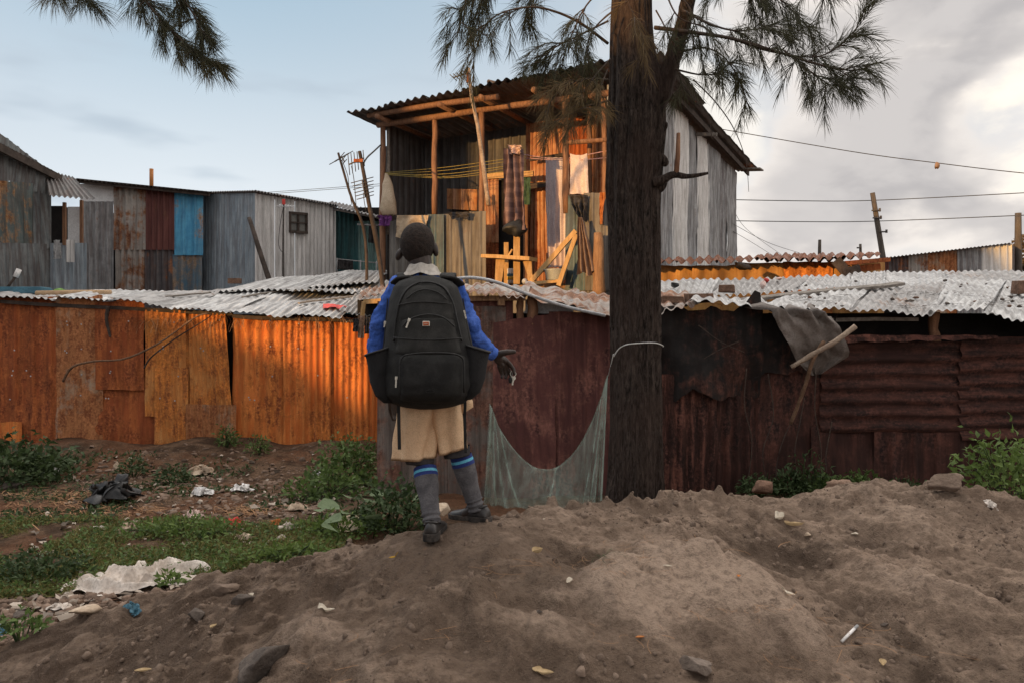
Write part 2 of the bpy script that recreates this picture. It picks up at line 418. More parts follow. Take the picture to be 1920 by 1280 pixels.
# ------------------------------------------------------------------ the materials of the place
M['zinc_dark'] = tin('zinc_dark', (.10,.112,.118), (.21,.225,.225), rust=.12, streak=.7, dirt=.5, rough=.6)
M['zinc_green'] = tin('zinc_green', (.06,.085,.085), (.13,.155,.15), r1=(.17,.07,.03), r2=(.36,.19,.08), rust=.40, streak=.6, dirt=.4)
M['zinc_grey'] = tin('zinc_grey', (.19,.195,.20), (.36,.36,.36), rust=.12, streak=.6, dirt=.45)
M['zinc_brown'] = tin('zinc_brown', (.27,.245,.22), (.40,.37,.335), r1=(.11,.035,.02), r2=(.25,.12,.06), rust=.46, streak=.5, dirt=.3)
M['zinc_blue'] = tin('zinc_blue', (.19,.235,.275), (.32,.365,.40), rust=.06, streak=.8, dirt=.35)
M['maroon_tin'] = tin('maroon_tin', (.10,.028,.024), (.15,.05,.04), r1=(.07,.025,.02), r2=(.16,.08,.05), rust=.2, streak=.8, dirt=.3)
M['soot_tin'] = tin('soot_tin', (.055,.05,.055), (.11,.10,.10), rust=.3, dirt=.5)
M['blue_tin'] = tin('blue_tin', (.055,.24,.42), (.10,.36,.55), r1=(.17,.08,.04), r2=(.33,.20,.11), rust=.27, streak=.5, dirt=.2)
M['blue_faded'] = tin('blue_faded', (.05,.12,.18), (.17,.165,.155), r1=(.16,.1,.06), r2=(.28,.20,.14), rust=.45, dirt=.3)
M['silver_wall'] = tin('silver_wall', (.55,.54,.53), (.76,.74,.72), r1=(.14,.08,.05), r2=(.30,.22,.16), rust=.02, streak=.85, dirt=.22)
M['teal_tin'] = tin('teal_tin', (.03,.10,.11), (.05,.15,.155), rust=.05, dirt=.3)
M['teal_pale'] = tin('teal_pale', (.12,.23,.22), (.20,.33,.31), rust=.06, dirt=.25)
M['silver_roof'] = tin('silver_roof', (.38,.38,.38), (.58,.58,.57), r1=(.10,.055,.035), r2=(.27,.16,.10), rust=.20, streak=.8, dirt=.45, metal=.2, rough=.5)
M['brown_roof'] = tin('brown_roof', (.30,.27,.24), (.44,.40,.37), r1=(.12,.05,.03), r2=(.28,.15,.09), rust=.45, streak=.4, dirt=.3)
M['roof_grey'] = tin('roof_grey', (.28,.275,.27), (.45,.44,.43), r1=(.10,.055,.035), r2=(.27,.16,.10), rust=.26, streak=.7, dirt=.4, metal=.3, rough=.55)
M['dark_roof'] = tin('dark_roof', (.07,.068,.066), (.13,.12,.115), rust=.25, dirt=.4)
M['rust_roof'] = tin('rust_roof', (.16,.05,.022), (.24,.09,.04), rust=.5, r1=(.10,.032,.016), r2=(.2,.075,.03), dirt=.3)
M['rust_a'] = tin('rust_a', (.27,.065,.021), (.42,.12,.034), r1=(.16,.04,.016), r2=(.35,.105,.032), rust=.5, streak=.7, dirt=.35, rough=.85)
M['rust_b'] = tin('rust_b', (.33,.24,.16), (.46,.38,.30), r1=(.19,.062,.025), r2=(.36,.15,.06), rust=.60, streak=.6, dirt=.22, rough=.85)
M['rust_ochre'] = tin('rust_ochre', (.50,.19,.05), (.66,.34,.12), r1=(.22,.070,.026), r2=(.55,.20,.045), rust=.55, streak=.75, dirt=.25, rough=.85)
M['rust_orange'] = tin('rust_orange', (.54,.14,.030), (.70,.25,.066), r1=(.20,.052,.019), r2=(.56,.19,.045), rust=.45, streak=.85, dirt=.28, rough=.85)
M['rust_dark'] = tin('rust_dark', (.095,.034,.025), (.14,.055,.040), r1=(.030,.014,.012), r2=(.15,.06,.042), rust=.55, streak=.6, dirt=.75, rough=.85)
M['rust_deep'] = tin('rust_deep', (.040,.016,.012), (.075,.028,.020), r1=(.020,.011,.010), r2=(.085,.032,.022), rust=.5, streak=.5, dirt=.5, rough=.9)
M['weather_grey'] = tin('weather_grey', (.12,.098,.085), (.20,.165,.145), r1=(.08,.032,.023), r2=(.18,.09,.062), rust=.48, streak=.9, dirt=.45, rough=.8)
M['plum_rust'] = tin('plum_rust', (.10,.037,.033), (.145,.055,.046), r1=(.06,.024,.023), r2=(.20,.085,.065), rust=.42, streak=.6, dirt=.3, rough=.85)
M['house_tin'] = tin('house_tin', (.115,.105,.095), (.19,.175,.155), r1=(.10,.05,.03), r2=(.2,.12,.08), rust=.16, streak=.8, dirt=.35)
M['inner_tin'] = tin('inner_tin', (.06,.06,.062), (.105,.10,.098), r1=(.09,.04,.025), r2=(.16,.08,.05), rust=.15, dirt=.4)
M['teal_rail'] = tin('teal_rail', (.06,.11,.13), (.12,.16,.17), rust=.12, dirt=.4)
M['foil'] = tin('foil', (.32,.12,.05), (.50,.26,.12), r1=(.16,.04,.02), r2=(.34,.12,.05), rust=.4, dirt=.3, rough=.32)
M['white_tin'] = tin('white_tin', (.62,.60,.57), (.75,.74,.72), r1=(.25,.17,.11), r2=(.42,.32,.24), rust=.16, streak=.85, dirt=.25)
M['pale_tin'] = tin('pale_tin', (.26,.265,.27), (.42,.42,.42), r1=(.13,.08,.05), r2=(.30,.21,.14), rust=.16, streak=.85, dirt=.45)
M['orange_wall'] = tin('orange_wall', (.42,.20,.06), (.55,.30,.09), r1=(.28,.10,.03), r2=(.45,.2,.06), rust=.3, dirt=.25)
M['white_board'] = simple('white_board', (.62,.62,.62), (.74,.74,.74), 3, .7, bump=.1)
M['wood'] = simple('wood', (.20,.11,.06), (.33,.19,.10), 6, .85, (8, 8, 1), .5)
M['wood_z'] = simple('wood_z', (.17,.085,.05), (.30,.16,.09), 5, .85, (6, 6, .8), .5)
M['wood_bright'] = simple('wood_bright', (.42,.25,.10), (.55,.35,.16), 5, .75, (5, 5, 1), .4)
M['wood_grey'] = simple('wood_grey', (.16,.14,.12), (.28,.25,.22), 5, .9, (3, 3, 3), .5)
M['wood_dark'] = simple('wood_dark', (.04,.03,.024), (.08,.06,.05), 6, .9, bump=.5)
M['stick'] = simple('stick', (.26,.19,.14), (.42,.33,.25), 14, .85, bump=.5)
M['bough'] = simple('bough', (.13,.075,.045), (.22,.13,.08), 14, .85, bump=.5)
M['pole'] = simple('pole', (.07,.058,.048), (.12,.10,.082), 6, .9, (3, 3, .5), .5)
M['metal_dark'] = simple('metal_dark', (.05,.045,.04), (.10,.085,.075), 20, .6, bump=.2)
M['alu'] = simple('alu', (.35,.35,.36), (.5,.5,.5), 20, .45, bump=.1)
M['wire'] = simple('wire', (.03,.03,.03), (.06,.055,.05), 20, .7, bump=0)
M['black'] = simple('black', (.006,.006,.007), (.014,.013,.013), 8, .9, bump=.2)
M['void'] = simple('void', (.010,.008,.008), (.02,.017,.015), 4, .95, bump=.2)  # near-black, paints unlit insides and openings
M['brick'] = simple('brick', (.13,.075,.05), (.22,.13,.09), 12, .95, bump=.7, bdist=.01)
M['stone'] = simple('stone', (.135,.105,.085), (.22,.175,.145), 6, .95, bump=.8, bdist=.008)
M['stone_dark'] = simple('stone_dark', (.075,.06,.05), (.13,.105,.088), 6, .95, bump=.8, bdist=.008)
M['soil_clod'] = simple('soil_clod', (.11,.078,.058), (.19,.138,.104), 10, .95, bump=.8, bdist=.006, island=.35)
M['rubble'] = simple('rubble', (.10,.065,.045), (.20,.14,.105), 10, .95, bump=.6, island=.6)
M['litter'] = simple('litter', (.16,.11,.075), (.36,.31,.26), 3, .9, bump=.2, island=.75)
M['straw'] = simple('straw', (.22,.115,.055), (.34,.19,.10), 20, .9, bump=0, island=.5)
M['grass'] = simple('grass', (.115,.115,.035), (.23,.205,.075), 3, .75, bump=0, island=.5, trans=.3)
M['weed'] = simple('weed', (.055,.10,.026), (.11,.165,.045), 3, .65, bump=0, island=.5, trans=.3)
M['weed_dark'] = simple('weed_dark', (.03,.055,.02), (.055,.085,.03), 3, .65, bump=0, island=.5, trans=.25)
M['weed_bright'] = simple('weed_bright', (.075,.13,.03), (.14,.20,.05), 3, .65, bump=0, island=.4, trans=.35)
M['big_leaf'] = simple('big_leaf', (.10,.15,.075), (.17,.225,.12), 14, .7, bump=.3, island=.35, trans=.25)
M['dry_leaf'] = simple('dry_leaf', (.42,.30,.16), (.58,.44,.26), 20, .8, bump=.3, trans=.2)
M['white_leaf'] = simple('white_leaf', (.55,.48,.38), (.70,.63,.52), 20, .8, bump=.3, trans=.2)
M['yellow_leaf'] = simple('yellow_leaf', (.55,.33,.05), (.7,.45,.08), 20, .8, bump=.3, trans=.2)
M['paper'] = simple('paper', (.62,.60,.58), (.74,.73,.72), 8, .8, bump=.2)
M['paper_brown'] = simple('paper_brown', (.36,.27,.19), (.5,.40,.30), 8, .85, bump=.3)
M['rag_white'] = simple('rag_white', (.50,.43,.37), (.68,.62,.56), 5, .95, bump=.5, lo=.42, hi=.58)
M['plastic_grey'] = simple('plastic_grey', (.30,.30,.31), (.5,.5,.5), 6, .4, bump=.2, trans=.3)
M['plastic_black'] = simple('plastic_black', (.012,.012,.013), (.03,.03,.03), 6, .5, bump=.3)
M['red'] = simple('red', (.45,.04,.03), (.6,.06,.05), 6, .6, bump=.1)
M['blue_plastic'] = simple('blue_plastic', (.05,.13,.18), (.08,.2,.27), 6, .5, bump=.1)
M['green_plastic'] = simple('green_plastic', (.12,.25,.05), (.18,.36,.08), 6, .6, bump=.1)
M['mat_beige'] = simple('mat_beige', (.40,.27,.16), (.52,.36,.22), 12, .9, bump=.4)
M['tarp'] = simple('tarp', (.115,.095,.083), (.185,.158,.140), 3.5, .62, bump=.35, bdist=.01)
M['soot_tarp'] = tin('soot_tarp', (.008,.007,.007), (.022,.018,.016), r1=(.03,.014,.011), r2=(.10,.04,.028), rust=.36, streak=.3, dirt=.6, rough=.8)
M['lavender'] = simple('lavender', (.52,.43,.44), (.62,.53,.53), 3, .9, bump=.2)
M['cream_cloth'] = simple('cream_cloth', (.58,.47,.43), (.70,.58,.53), 3, .9, bump=.2)
M['pink_cloth'] = simple('pink_cloth', (.55,.40,.36), (.66,.5,.45), 6, .9, bump=.3)
M['brown_cloth'] = simple('brown_cloth', (.19,.125,.09), (.28,.185,.13), 5, .95, bump=.3)
M['black_cloth'] = simple('black_cloth', (.03,.028,.03), (.06,.055,.055), 5, .95, bump=.3)
M['green_cloth'] = simple('green_cloth', (.04,.08,.05), (.07,.13,.08), 5, .95, bump=.3)
M['orange_cloth'] = simple('orange_cloth', (.32,.10,.03), (.45,.17,.05), 5, .95, bump=.3)
M['purple_cloth'] = simple('purple_cloth', (.10,.03,.13), (.16,.05,.2), 5, .95, bump=.3)
M['beige_cloth'] = simple('beige_cloth', (.36,.27,.18), (.50,.39,.27), 5, .95, bump=.4)
M['sack_bag'] = simple('sack_bag', (.42,.33,.23), (.56,.46,.34), 5, .8, bump=.4)
M['yellow_line'] = simple('yellow_line', (.30,.23,.06), (.40,.31,.09), 5, .8, bump=0)
M['white_line'] = simple('white_line', (.5,.5,.48), (.62,.62,.6), 5, .8, bump=0)
M['pink_line'] = simple('pink_line', (.45,.25,.25), (.55,.33,.33), 5, .8, bump=0)
M['basin'] = simple('basin', (.36,.38,.36), (.46,.48,.46), 5, .5, bump=.1)
M['glass_dark'] = simple('glass_dark', (.06,.06,.055), (.13,.125,.11), 3, .25, bump=0, spec=.5)
M['orange_plastic'] = simple('orange_plastic', (.40,.15,.04), (.5,.2,.06), 5, .6, bump=.1)
def plaid():
    k = NT('plaid'); o = k.obj(rnd=False); sp = k.n('ShaderNodeSeparateXYZ'); k.l(o, sp.inputs[0])
    a = k.ramp(k.math('SINE', k.math('MULTIPLY', sp.outputs[2], 38.)), -.2, .5); b = k.ramp(k.math('SINE', k.math('MULTIPLY', sp.outputs[0], 42.)), -.2, .5)
    c = k.mix(k.math('MULTIPLY', k.math('ADD', a, b), .5), (.12,.08,.085), (.25,.165,.155)); f = k.noise(o, 60, 3)
    c = k.mix(k.ramp(f, .4, .7, 0, .3), c, (.05,.04,.05)); k.bump(f, .3, .004); return k.out(c, .95, 0, .1)
M['plaid'] = plaid()
def net_mat():
    k = NT('net'); o = k.obj(rnd=False)
    n = k.noise(o, 5, 5, .6); w = k.n('ShaderNodeTexNoise'); k.l(k.scale(o, (11, 11, .22)), w.inputs[0]); w.inputs['Scale'].default_value = 2; w.inputs['Detail'].default_value = 5
    lw = k.n('ShaderNodeLayerWeight'); lw.inputs[0].default_value = .5
    col = k.mix(k.ramp(n, .35, .65), (.27,.36,.30), (.44,.54,.46))
    k.out(col, .8, 0, .15)
    tr = k.n('ShaderNodeBsdfTransparent'); ms = k.n('ShaderNodeMixShader')
    fo = k.n('ShaderNodeAttribute', attribute_name='fold').outputs['Fac']
    fac = k.math('ADD', k.math('ADD', k.ramp(w.outputs[0], .38, .70, .17, .32), k.math('MULTIPLY', fo, .34)), k.ramp(lw.outputs['Facing'], .5, 1.0, 0., .15), True)
    k.l(fac, ms.inputs[0]); k.l(tr.outputs[0], ms.inputs[1]); k.l(k.b.outputs[0], ms.inputs[2])
    k.l(ms.outputs[0], k.t.nodes['Material Output'].inputs[0]); return k.m
M['net'] = net_mat()
def bark():
    k = NT('bark'); o = k.obj(rnd=False); n = k.noise(k.scale(o, (17, 17, 3.4)), 2.2, 8, .7, 1.2); f = k.noise(k.scale(o, (30, 30, 8)), 2, 6, .7)
    big = k.noise(o, 1.3, 3)
    c = k.mix(k.ramp(n, .36, .66), (.009,.0072,.0065), (.070,.052,.043)); c = k.mix(k.ramp(f, .45, .7, 0, .6), c, (.125,.098,.082))
    c = k.mix(k.ramp(big, .45, .7, 0, .5), c, (.055,.034,.027))
    k.bump(k.math('ADD', n, k.math('MULTIPLY', f, .4)), 1.0, .03); return k.out(c, .95, 0, .15)
M['bark'] = bark()
M['needle'] = simple('needle', (.030,.033,.018), (.062,.060,.030), 2, .8, bump=0, island=.55, trans=.3)
M['needle_dry'] = simple('needle_dry', (.085,.055,.028), (.16,.11,.05), 2, .8, bump=0, island=.5, trans=.3)
M['twig'] = simple('twig', (.045,.032,.026), (.085,.06,.045), 20, .9, bump=.3)
def ground_mat():
    k = NT('ground'); o = k.tc.outputs['Object']; at = k.n('ShaderNodeAttribute', attribute_name='mound').outputs['Fac']
    big = k.noise(o, .9, 4, .6); mid = k.noise(o, 5, 7, .65, .3); fine = k.noise(o, 38, 7, .7); grit = k.noise(o, 160, 3, .6)
    pale = k.ramp(k.math('ADD', k.math('MULTIPLY', big, .5), k.math('MULTIPLY', mid, .5)), .40, .60)
    geo = k.n('ShaderNodeNewGeometry'); up = k.n('ShaderNodeSeparateXYZ'); k.l(geo.outputs['Normal'], up.inputs[0])
    px = k.n('ShaderNodeSeparateXYZ'); k.l(o, px.inputs[0])
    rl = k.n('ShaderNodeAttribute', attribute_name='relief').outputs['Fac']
    side = k.ramp(px.outputs[0], -1.7, .7); far = k.ramp(px.outputs[1], 1.9, 3.1)  # vignetting put into the soil: darker to the left and near edge
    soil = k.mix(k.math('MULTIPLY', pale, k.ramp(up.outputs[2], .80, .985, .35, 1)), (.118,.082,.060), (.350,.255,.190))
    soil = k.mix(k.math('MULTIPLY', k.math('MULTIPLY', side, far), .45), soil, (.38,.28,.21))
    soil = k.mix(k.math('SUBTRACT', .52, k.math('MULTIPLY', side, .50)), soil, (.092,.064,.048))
    soil = k.mix(k.ramp(k.math('ADD', rl, k.math('MULTIPLY', k.math('SUBTRACT', mid, .5), .12)), .0, -.075, 0, .75), soil, (.085,.060,.045)); soil = k.mix(k.ramp(k.math('ADD', rl, k.math('MULTIPLY', k.math('SUBTRACT', mid, .5), .14)), .02, .10, 0, .75), soil, (.49,.37,.285))  # moist hollows darkened, dusty tops paled; shade drawn into the soil to deepen relief
    soil = k.mix(k.ramp(fine, .44, .68, 0, .55), soil, (.085,.060,.045)); soil = k.mix(k.ramp(grit, .58, .70, 0, .5), soil, (.27,.215,.17))
    fld = k.mix(k.ramp(mid, .38, .62), (.055,.034,.022), (.165,.105,.068)); fld = k.mix(k.ramp(big, .45, .60, 0, .7), fld, (.17,.078,.042))
    fld = k.mix(k.ramp(fine, .45, .65, 0, .6), fld, (.045,.032,.022)); fld = k.mix(k.ramp(grit, .60, .70, 0, .6), fld, (.22,.16,.115))
    k.bump(k.math('ADD', k.math('ADD', mid, fine), k.math('MULTIPLY', grit, .35)), 1.0, .035)
    return k.out(k.mix(k.ramp(at, .25, .6), fld, soil), .97, 0, .1)
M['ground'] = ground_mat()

# ------------------------------------------------------------------ ground: one sheet to the horizon
def geo(a, b, n): return np.geomspace(a, b, n)
gx = np.concatenate([-geo(400, 8.3, 16), np.arange(-8, -3, .09), np.arange(-3, 3.4, .0105), np.arange(3.4, 8, .09), geo(8.2, 400, 16)])
gy = np.concatenate([-geo(300, 3, 12), np.arange(-2.6, 1.7, .2), np.arange(1.7, 4.9, .0105), np.arange(4.9, 12, .055), geo(12.2, 500, 20)])
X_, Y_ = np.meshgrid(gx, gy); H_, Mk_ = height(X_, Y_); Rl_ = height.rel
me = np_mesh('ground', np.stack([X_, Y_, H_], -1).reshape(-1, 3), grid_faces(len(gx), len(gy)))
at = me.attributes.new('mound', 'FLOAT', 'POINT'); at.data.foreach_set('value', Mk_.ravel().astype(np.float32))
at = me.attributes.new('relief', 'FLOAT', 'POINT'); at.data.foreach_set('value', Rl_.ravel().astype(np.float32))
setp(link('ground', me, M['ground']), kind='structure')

# ------------------------------------------------------------------ shacks
def post(parent, a, b, r=.045, m='wood_z', name='post', n=8):
    a = V(a); b = V(b)
    pts = [a.lerp(b, t)+V((random.uniform(-.012, .012), random.uniform(-.012, .012), random.uniform(-.006, .006)))*(0 < t < 1) for t in np.linspace(0, 1, 7)]
    return MB().tube(pts, [r*random.uniform(.9, 1.1) for _ in pts], n, jit=.08).build(name, M[m], parent, smooth=True)
def rect(name, m, parent, x0, y0, x1, y1, Ya, Yb=None, zb=None, **kw):
    """wall sheet between photo columns x0..x1 standing at depth Ya (left) to Yb (right); zb = foot height"""
    Yb = Yb or Ya; y0 = y0 if isinstance(y0, tuple) else (y0, y0); y1 = y1 if isinstance(y1, tuple) else (y1, y1)
    bl = P(x0, y1[0], Ya); br = P(x1, y1[1], Yb)
    if zb is not None: bl.z = zb; br.z = zb
    return sheet(name, M[m], parent, bl, br, P(x0, y0[0], Ya), P(x1, y0[1], Yb), **kw)

# ---- long rust shack along the yard
Yw = 10.8
low = thing('rust_shack', 'long low shack with sunlit rusty orange tin wall at the left of the yard', 'shack', (-5.5, 12, 0))
rect('wall_sheet', 'rust_a', low, -420, 556, -110, 850, Yw-.01, zb=-.15, crumple=.02, pitch=.076, amp=.006)
rect('wall_sheet', 'rust_a', low, -120, 556, 8, 850, Yw-.02, zb=-.15, crumple=.02, pitch=.12, amp=.006, rag=.01)
rect('wall_sheet', 'rust_orange', low, -60, 790, 42, 850, Yw-.07, zb=-.1, crumple=.02, prof='flat', rag=.02)
rect('wall_sheet', 'rust_a', low, 0, 556, 112, 850, Yw-.04, zb=-.15, crumple=.03, prof='box', pitch=.24, amp=.016, rag=.01)
rect('wall_sheet', 'rust_b', low, 104, 558, 192, 850, Yw-.07, zb=-.12, crumple=.06, prof='flat', rag=.05)
rect('wall_sheet', 'rust_a', low, 178, 566, 270, 730, Yw-.09, crumple=.03, prof='box', pitch=.3, amp=.010, rag=.025)
rect('wall_sheet', 'rust_a', low, 165, 690, 292, 850, Yw-.05, zb=-.12, crumple=.035, prof='flat', rag=.03)
rect('wall_sheet', 'rust_ochre', low, 272, 582, 350, 780, Yw-.10, crumple=.03, pitch=.076, amp=.007, rag=.02, dents=.6)
sheet('wall_sheet', M['rust_ochre'], low, P(348, 850, Yw-.07), P(436, 790, Yw-.13), P(346, 582, Yw-.07), P(424, 590, Yw-.13), pitch=.076, amp=.010, crumple=.012, rag=.012)
rect('wall_sheet', 'rust_ochre', low, 290, 690, 353, 833, Yw-.13, pitch=.076, amp=.009, crumple=.015, rag=.015)
rect('wall_sheet', 'rust_orange', low, 292, 800, 350, 858, Yw-.05, zb=-.1, prof='flat', crumple=.02)
rect('wall_sheet', 'rust_b', low, 348, 758, 443, 850, Yw-.155, zb=-.12, pitch=.076, amp=.010, crumple=.02, rag=.015)
rect('wall_sheet', 'rust_orange', low, 436, 592, 535, 850, Yw-.06, zb=-.12, pitch=.15, amp=.015, crumple=.035, rag=.012)
rect('wall_sheet', 'rust_orange', low, 531, 596, 620, 850, Yw-.09, zb=-.12, pitch=.085, amp=.011, crumple=.035, rag=.012)
rect('wall_sheet', 'rust_orange', low, 614, 596, 712, 850, Yw-.065, zb=-.12, pitch=.085, amp=.012, crumple=.035, rag=.012)
rect('wall_sheet', 'rust_orange', low, 706, 600, 800, 850, Yw-.08, zb=-.12, pitch=.076, amp=.011, crumple=.02)
# black box paints the unlit inside behind the wall, so that gaps read black
MB().box((-6.2, Yw+1.6, .92), (10.2, 3.0, 2.0)).build('dark_inside', M['void'], low)
rot = []
def roofsheet(parent, m, a, b, c, d, **kw):       # a,b = front edge (left, right), c,d = back edge (left, right)
    z = [V((0, 0, random.uniform(-.025, .03))) for _ in range(4)]; a, b, c, d = a+z[0], b+z[1], c+z[2], d+z[3]
    return sheet('roof_sheet', M[m], parent, a, b, c, d, **kw)
for (x0, x1, f0, f1, k0, k1, Yf, Yk, bx0, bx1) in [
        (-330, -60, 556, 556, 548, 548, 10.62, 13.2, -180, 60), (-70, 100, 557, 559, 547, 547, 10.6, 13.2, 60, 205), (95, 205, 559, 562, 548, 547, 10.58, 13.1, 200, 310),
        (200, 318, 563, 576, 546, 543, 10.5, 13.4, 330, 440), (312, 432, 577, 591, 541, 536, 10.46, 13.6, 430, 545), (428, 545, 588, 595, 536, 532, 10.5, 13.8, 540, 640),
        (538, 640, 592, 596, 531, 526, 10.46, 13.8, 632, 720), (634, 700, 588, 592, 528, 526, 10.55, 13.5, 690, 770)]:
    roofsheet(low, random.choice(['silver_roof', 'silver_roof', 'roof_grey']), P(x0, f0, Yf), P(x1, f1, Yf), P(bx0, k0, Yk), P(bx1, k1, Yk), pitch=.10, amp=.009, crumple=.04, rag=.03)
roofsheet(low, 'silver_roof', P(400, 551, 12.6), P(565, 541, 12.4), P(520, 522, 14.6), P(640, 518, 14.6), pitch=.10, amp=.014, crumple=.02, rag=.02)
roofsheet(low, 'silver_roof', P(540, 545, 12.0), P(700, 549, 12.0), P(560, 541, 13.0), P(690, 541, 13.0), pitch=.10, amp=.014, crumple=.02, rag=.03)
roofsheet(low, 'silver_roof', P(545, 541, 12.8), P(705, 528, 12.8), P(620, 518, 14.4), P(720, 511, 14.4), pitch=.10, amp=.014, crumple=.02, rag=.03)
roofsheet(low, 'silver_roof', P(600, 519, 14.6), P(718, 515, 14.6), P(655, 508, 15.6), P(735, 508, 15.6), pitch=.10, amp=.014, crumple=.02, rag=.03)
MB().plank(P(436, 594, 10.66), P(705, 603, 10.68), .05, .05, seg=6, warp=.008).build('purlin', M['wood_dark'], low)
MB().plank(P(0, 566, 10.72), P(436, 588, 10.70), .05, .05, seg=6, warp=.008).build('purlin', M['wood_dark'], low)
# crooked eave at the right end: little lit frame, curled sheet
roofsheet(low, 'brown_roof', P(664, 556, 10.3), P(800, 548, 10.3), P(690, 541, 11.3), P(800, 538, 11.3), pitch=.10, amp=.016, crumple=.04, rag=.04)
MB().plank(P(682, 566, 10.36), P(760, 562, 10.36), .06, .04).plank(P(682, 566, 10.34), P(678, 606, 10.4), .05, .04).plank(P(676, 608, 10.4), P(740, 600, 10.4), .05, .04).build('eave_frame', M['wood_bright'], low)
MB().box(P(716, 585, 10.72), (.62, .2, .32)).build('eave_gap', M['void'], low)  # black box painting the shade under the eave
for k in range(46):                                     # bright nail heads standing for light through nail holes
    x = random.choice([20, 50, 120, 150, 200, 240, 300, 330, 380, 410, 470, 510, 560, 600, 650, 690])+random.uniform(-6, 6); y = random.choice([605, 655, 700, 745])+random.uniform(-6, 6)
    rot.append(P(x, y, Yw-.175))
nb = MB()
for p in rot: nb.ball(p+V((0, .03, 0)), .011, nu=6, nv=4)
nb.build('nail_dots', M['alu'], low)

def stick(name, pts, r, m, label, cat, n=24, taper=.5, jit=.15, group=None):
    q = spline(pts, n); rr = [r*(1-(1-taper)*k/(n-1)) for k in range(n)]
    o = MB().tube(q, rr, 7, jit=jit).build(name, M[m], None, smooth=True)
    setp(o, label, cat, group); return centre(o)
stick('stick', [P(118, 715, Yw-.22), P(135, 688, Yw-.26), P(175, 677, Yw-.28), P(235, 672, Yw-.30), P(300, 642, Yw-.33), P(365, 596, Yw-.36), P(392, 588, Yw-.30)], .018, 'bough', 'long bent branch leaning across the sunlit rusty wall', 'stick')
stick('stick', [P(270, 690, Yw-.2), P(285, 668, Yw-.22), P(330, 634, Yw-.24), P(380, 603, Yw-.26), P(398, 590, Yw-.22)], .012, 'wood_dark', 'thin dark line just below the long bent branch on the rusty wall', 'stick')  # thin dark tube close below the long branch
stick('dead_stem', [P(203, 575, Yw-.2), P(200, 600, Yw-.2), P(207, 632, Yw-.2)], .030, 'wood_dark', 'short dark stick hanging under the eave near the left of the rusty wall', 'stick')
# brown rags hanging at the end of the eave
rg = thing('hanging_rags', 'dark brown rags hanging from the eave left of the boy', 'rags', P(680, 635, 10.3))
for k, (x, w, y0, y1) in enumerate([(668, 10, 597, 622), (678, 12, 592, 634), (690, 10, 595, 626)]):
    cloth('rag', M['brown_cloth' if k == 1 else 'black_cloth'], P(x-w/2, y0, 10.28), P(x+w/2, y0, 10.28), P(x-w/2-2, y1, 10.28), P(x+w/2-1, y1, 10.28), 2, .02, k+3, .02, rg)
# dry grass stuffed under the eave
def curls(name, spots, n, L, w, m, droop=1.0, flat=.4):
    vs = []; fs = []
    base = []
    for i in range(n):
        s = random.choice(spots); p = np.array([s[0]+random.gauss(0, s[3]), s[1]+random.gauss(0, s[4] if len(s) > 4 else s[3]), s[2]+abs(random.gauss(0, .02))])
        if len(s) > 5: p[2] = s[2]+random.gauss(0, s[5])
        a = random.uniform(0, 6.28); d = np.array([math.cos(a), math.sin(a), random.uniform(-.1, 1)*flat]); l = L*random.uniform(.4, 1.2)
        turn = random.gauss(0, 1.2); seg = 5; q = p.copy(); ww = w*random.uniform(.6, 1.2)
        for k in range(seg+1):
            side = np.array([-d[1], d[0], .3]); o = len(vs)
            vs.append(q-side*ww); vs.append(q+side*ww)
            if k: fs.append((o-2, o-1, o+1, o))
            c, s_ = math.cos(turn/seg), math.sin(turn/seg); d = np.array([d[0]*c-d[1]*s_, d[0]*s_+d[1]*c, d[2]-droop*flat/seg*1.4]); q = q+d*l/seg
    return np_mesh(name, vs, fs)
spots = [(*P(x, 596+random.uniform(-4, 6), Yw-.2), .07, .03, .015) for x in (275, 300, 330, 345, 395, 410, 450, 500, 560, 600, 640)]
setp(link('dry_straw', curls('dry_straw', spots, 260, .16, .0022, 'straw', 2.5, .6), M['straw']), 'dry straw sticking out under the eave of the rusty shack', 'dry straw', kind='stuff')

for (a_, b_, w_, lab) in (((560, 571, 11.3), (690, 556, 12.0), .07, 'thin grey lath lying across the left silver roof behind the red rag'), ((455, 560, 12.0), (600, 536, 13.4), .05, 'long thin lath along the middle of the left silver roof'), ((300, 560, 11.6), (395, 552, 12.2), .06, 'short grey lath on the left silver roof above the bent branch')):
    o = MB().plank(P(a_[0], a_[1]-3, a_[2]), P(b_[0], b_[1]-3, b_[2]), w_, .02, up=(0, 1, .2), seg=6, warp=.006).build('lath', M['wood_grey']); setp(centre(o), lab, 'lath')
# ---- things lying on the low roof at the left
o = MB().box(P(440, 527, 13.6), (.20, .11, .09), jit=.006).build('brick', M['brick']); setp(centre(o), 'single pale brick lying on the left silver roof before the patched shacks', 'brick')
t = MB().box(P(40, 547, 12.2), (.80, .3, .10)).box(P(40, 545, 12.16), (.76, .26, .10)).build('crate', M['blue_plastic'], bevel=.01); setp(centre(t), 'flat dark blue tray lying on the roof under the far left shack', 'tray')
nn = 24; th = RNG.uniform(0, 6.28, nn)
bag = MB(); bag.ball(P(114, 547, 12.0), (.13, .09, .045), nu=18, nv=10)
o = link('plastic_bag', bag.mesh('plastic_bag'), M['green_plastic']); a_ = o.data
for v in a_.vertices: v.co += V(np.array([.03, .03, .05])*float(fbm(np.array([v.co.x*14]), np.array([v.co.z*30+v.co.y*9]), 5, 3)[0]))
setp(centre(o), 'bright green plastic bag crumpled on the roof beside the blue tray', 'bag')
o = MB().tube([P(68, 551, 11.9), P(140, 550, 11.95), P(208, 549, 12.0)], [.045, .05, .042], 12, jit=.05).build('rolled_mat', M['mat_beige'], smooth=True); setp(centre(o), 'beige rolled mat lying along the low roof', 'mat')
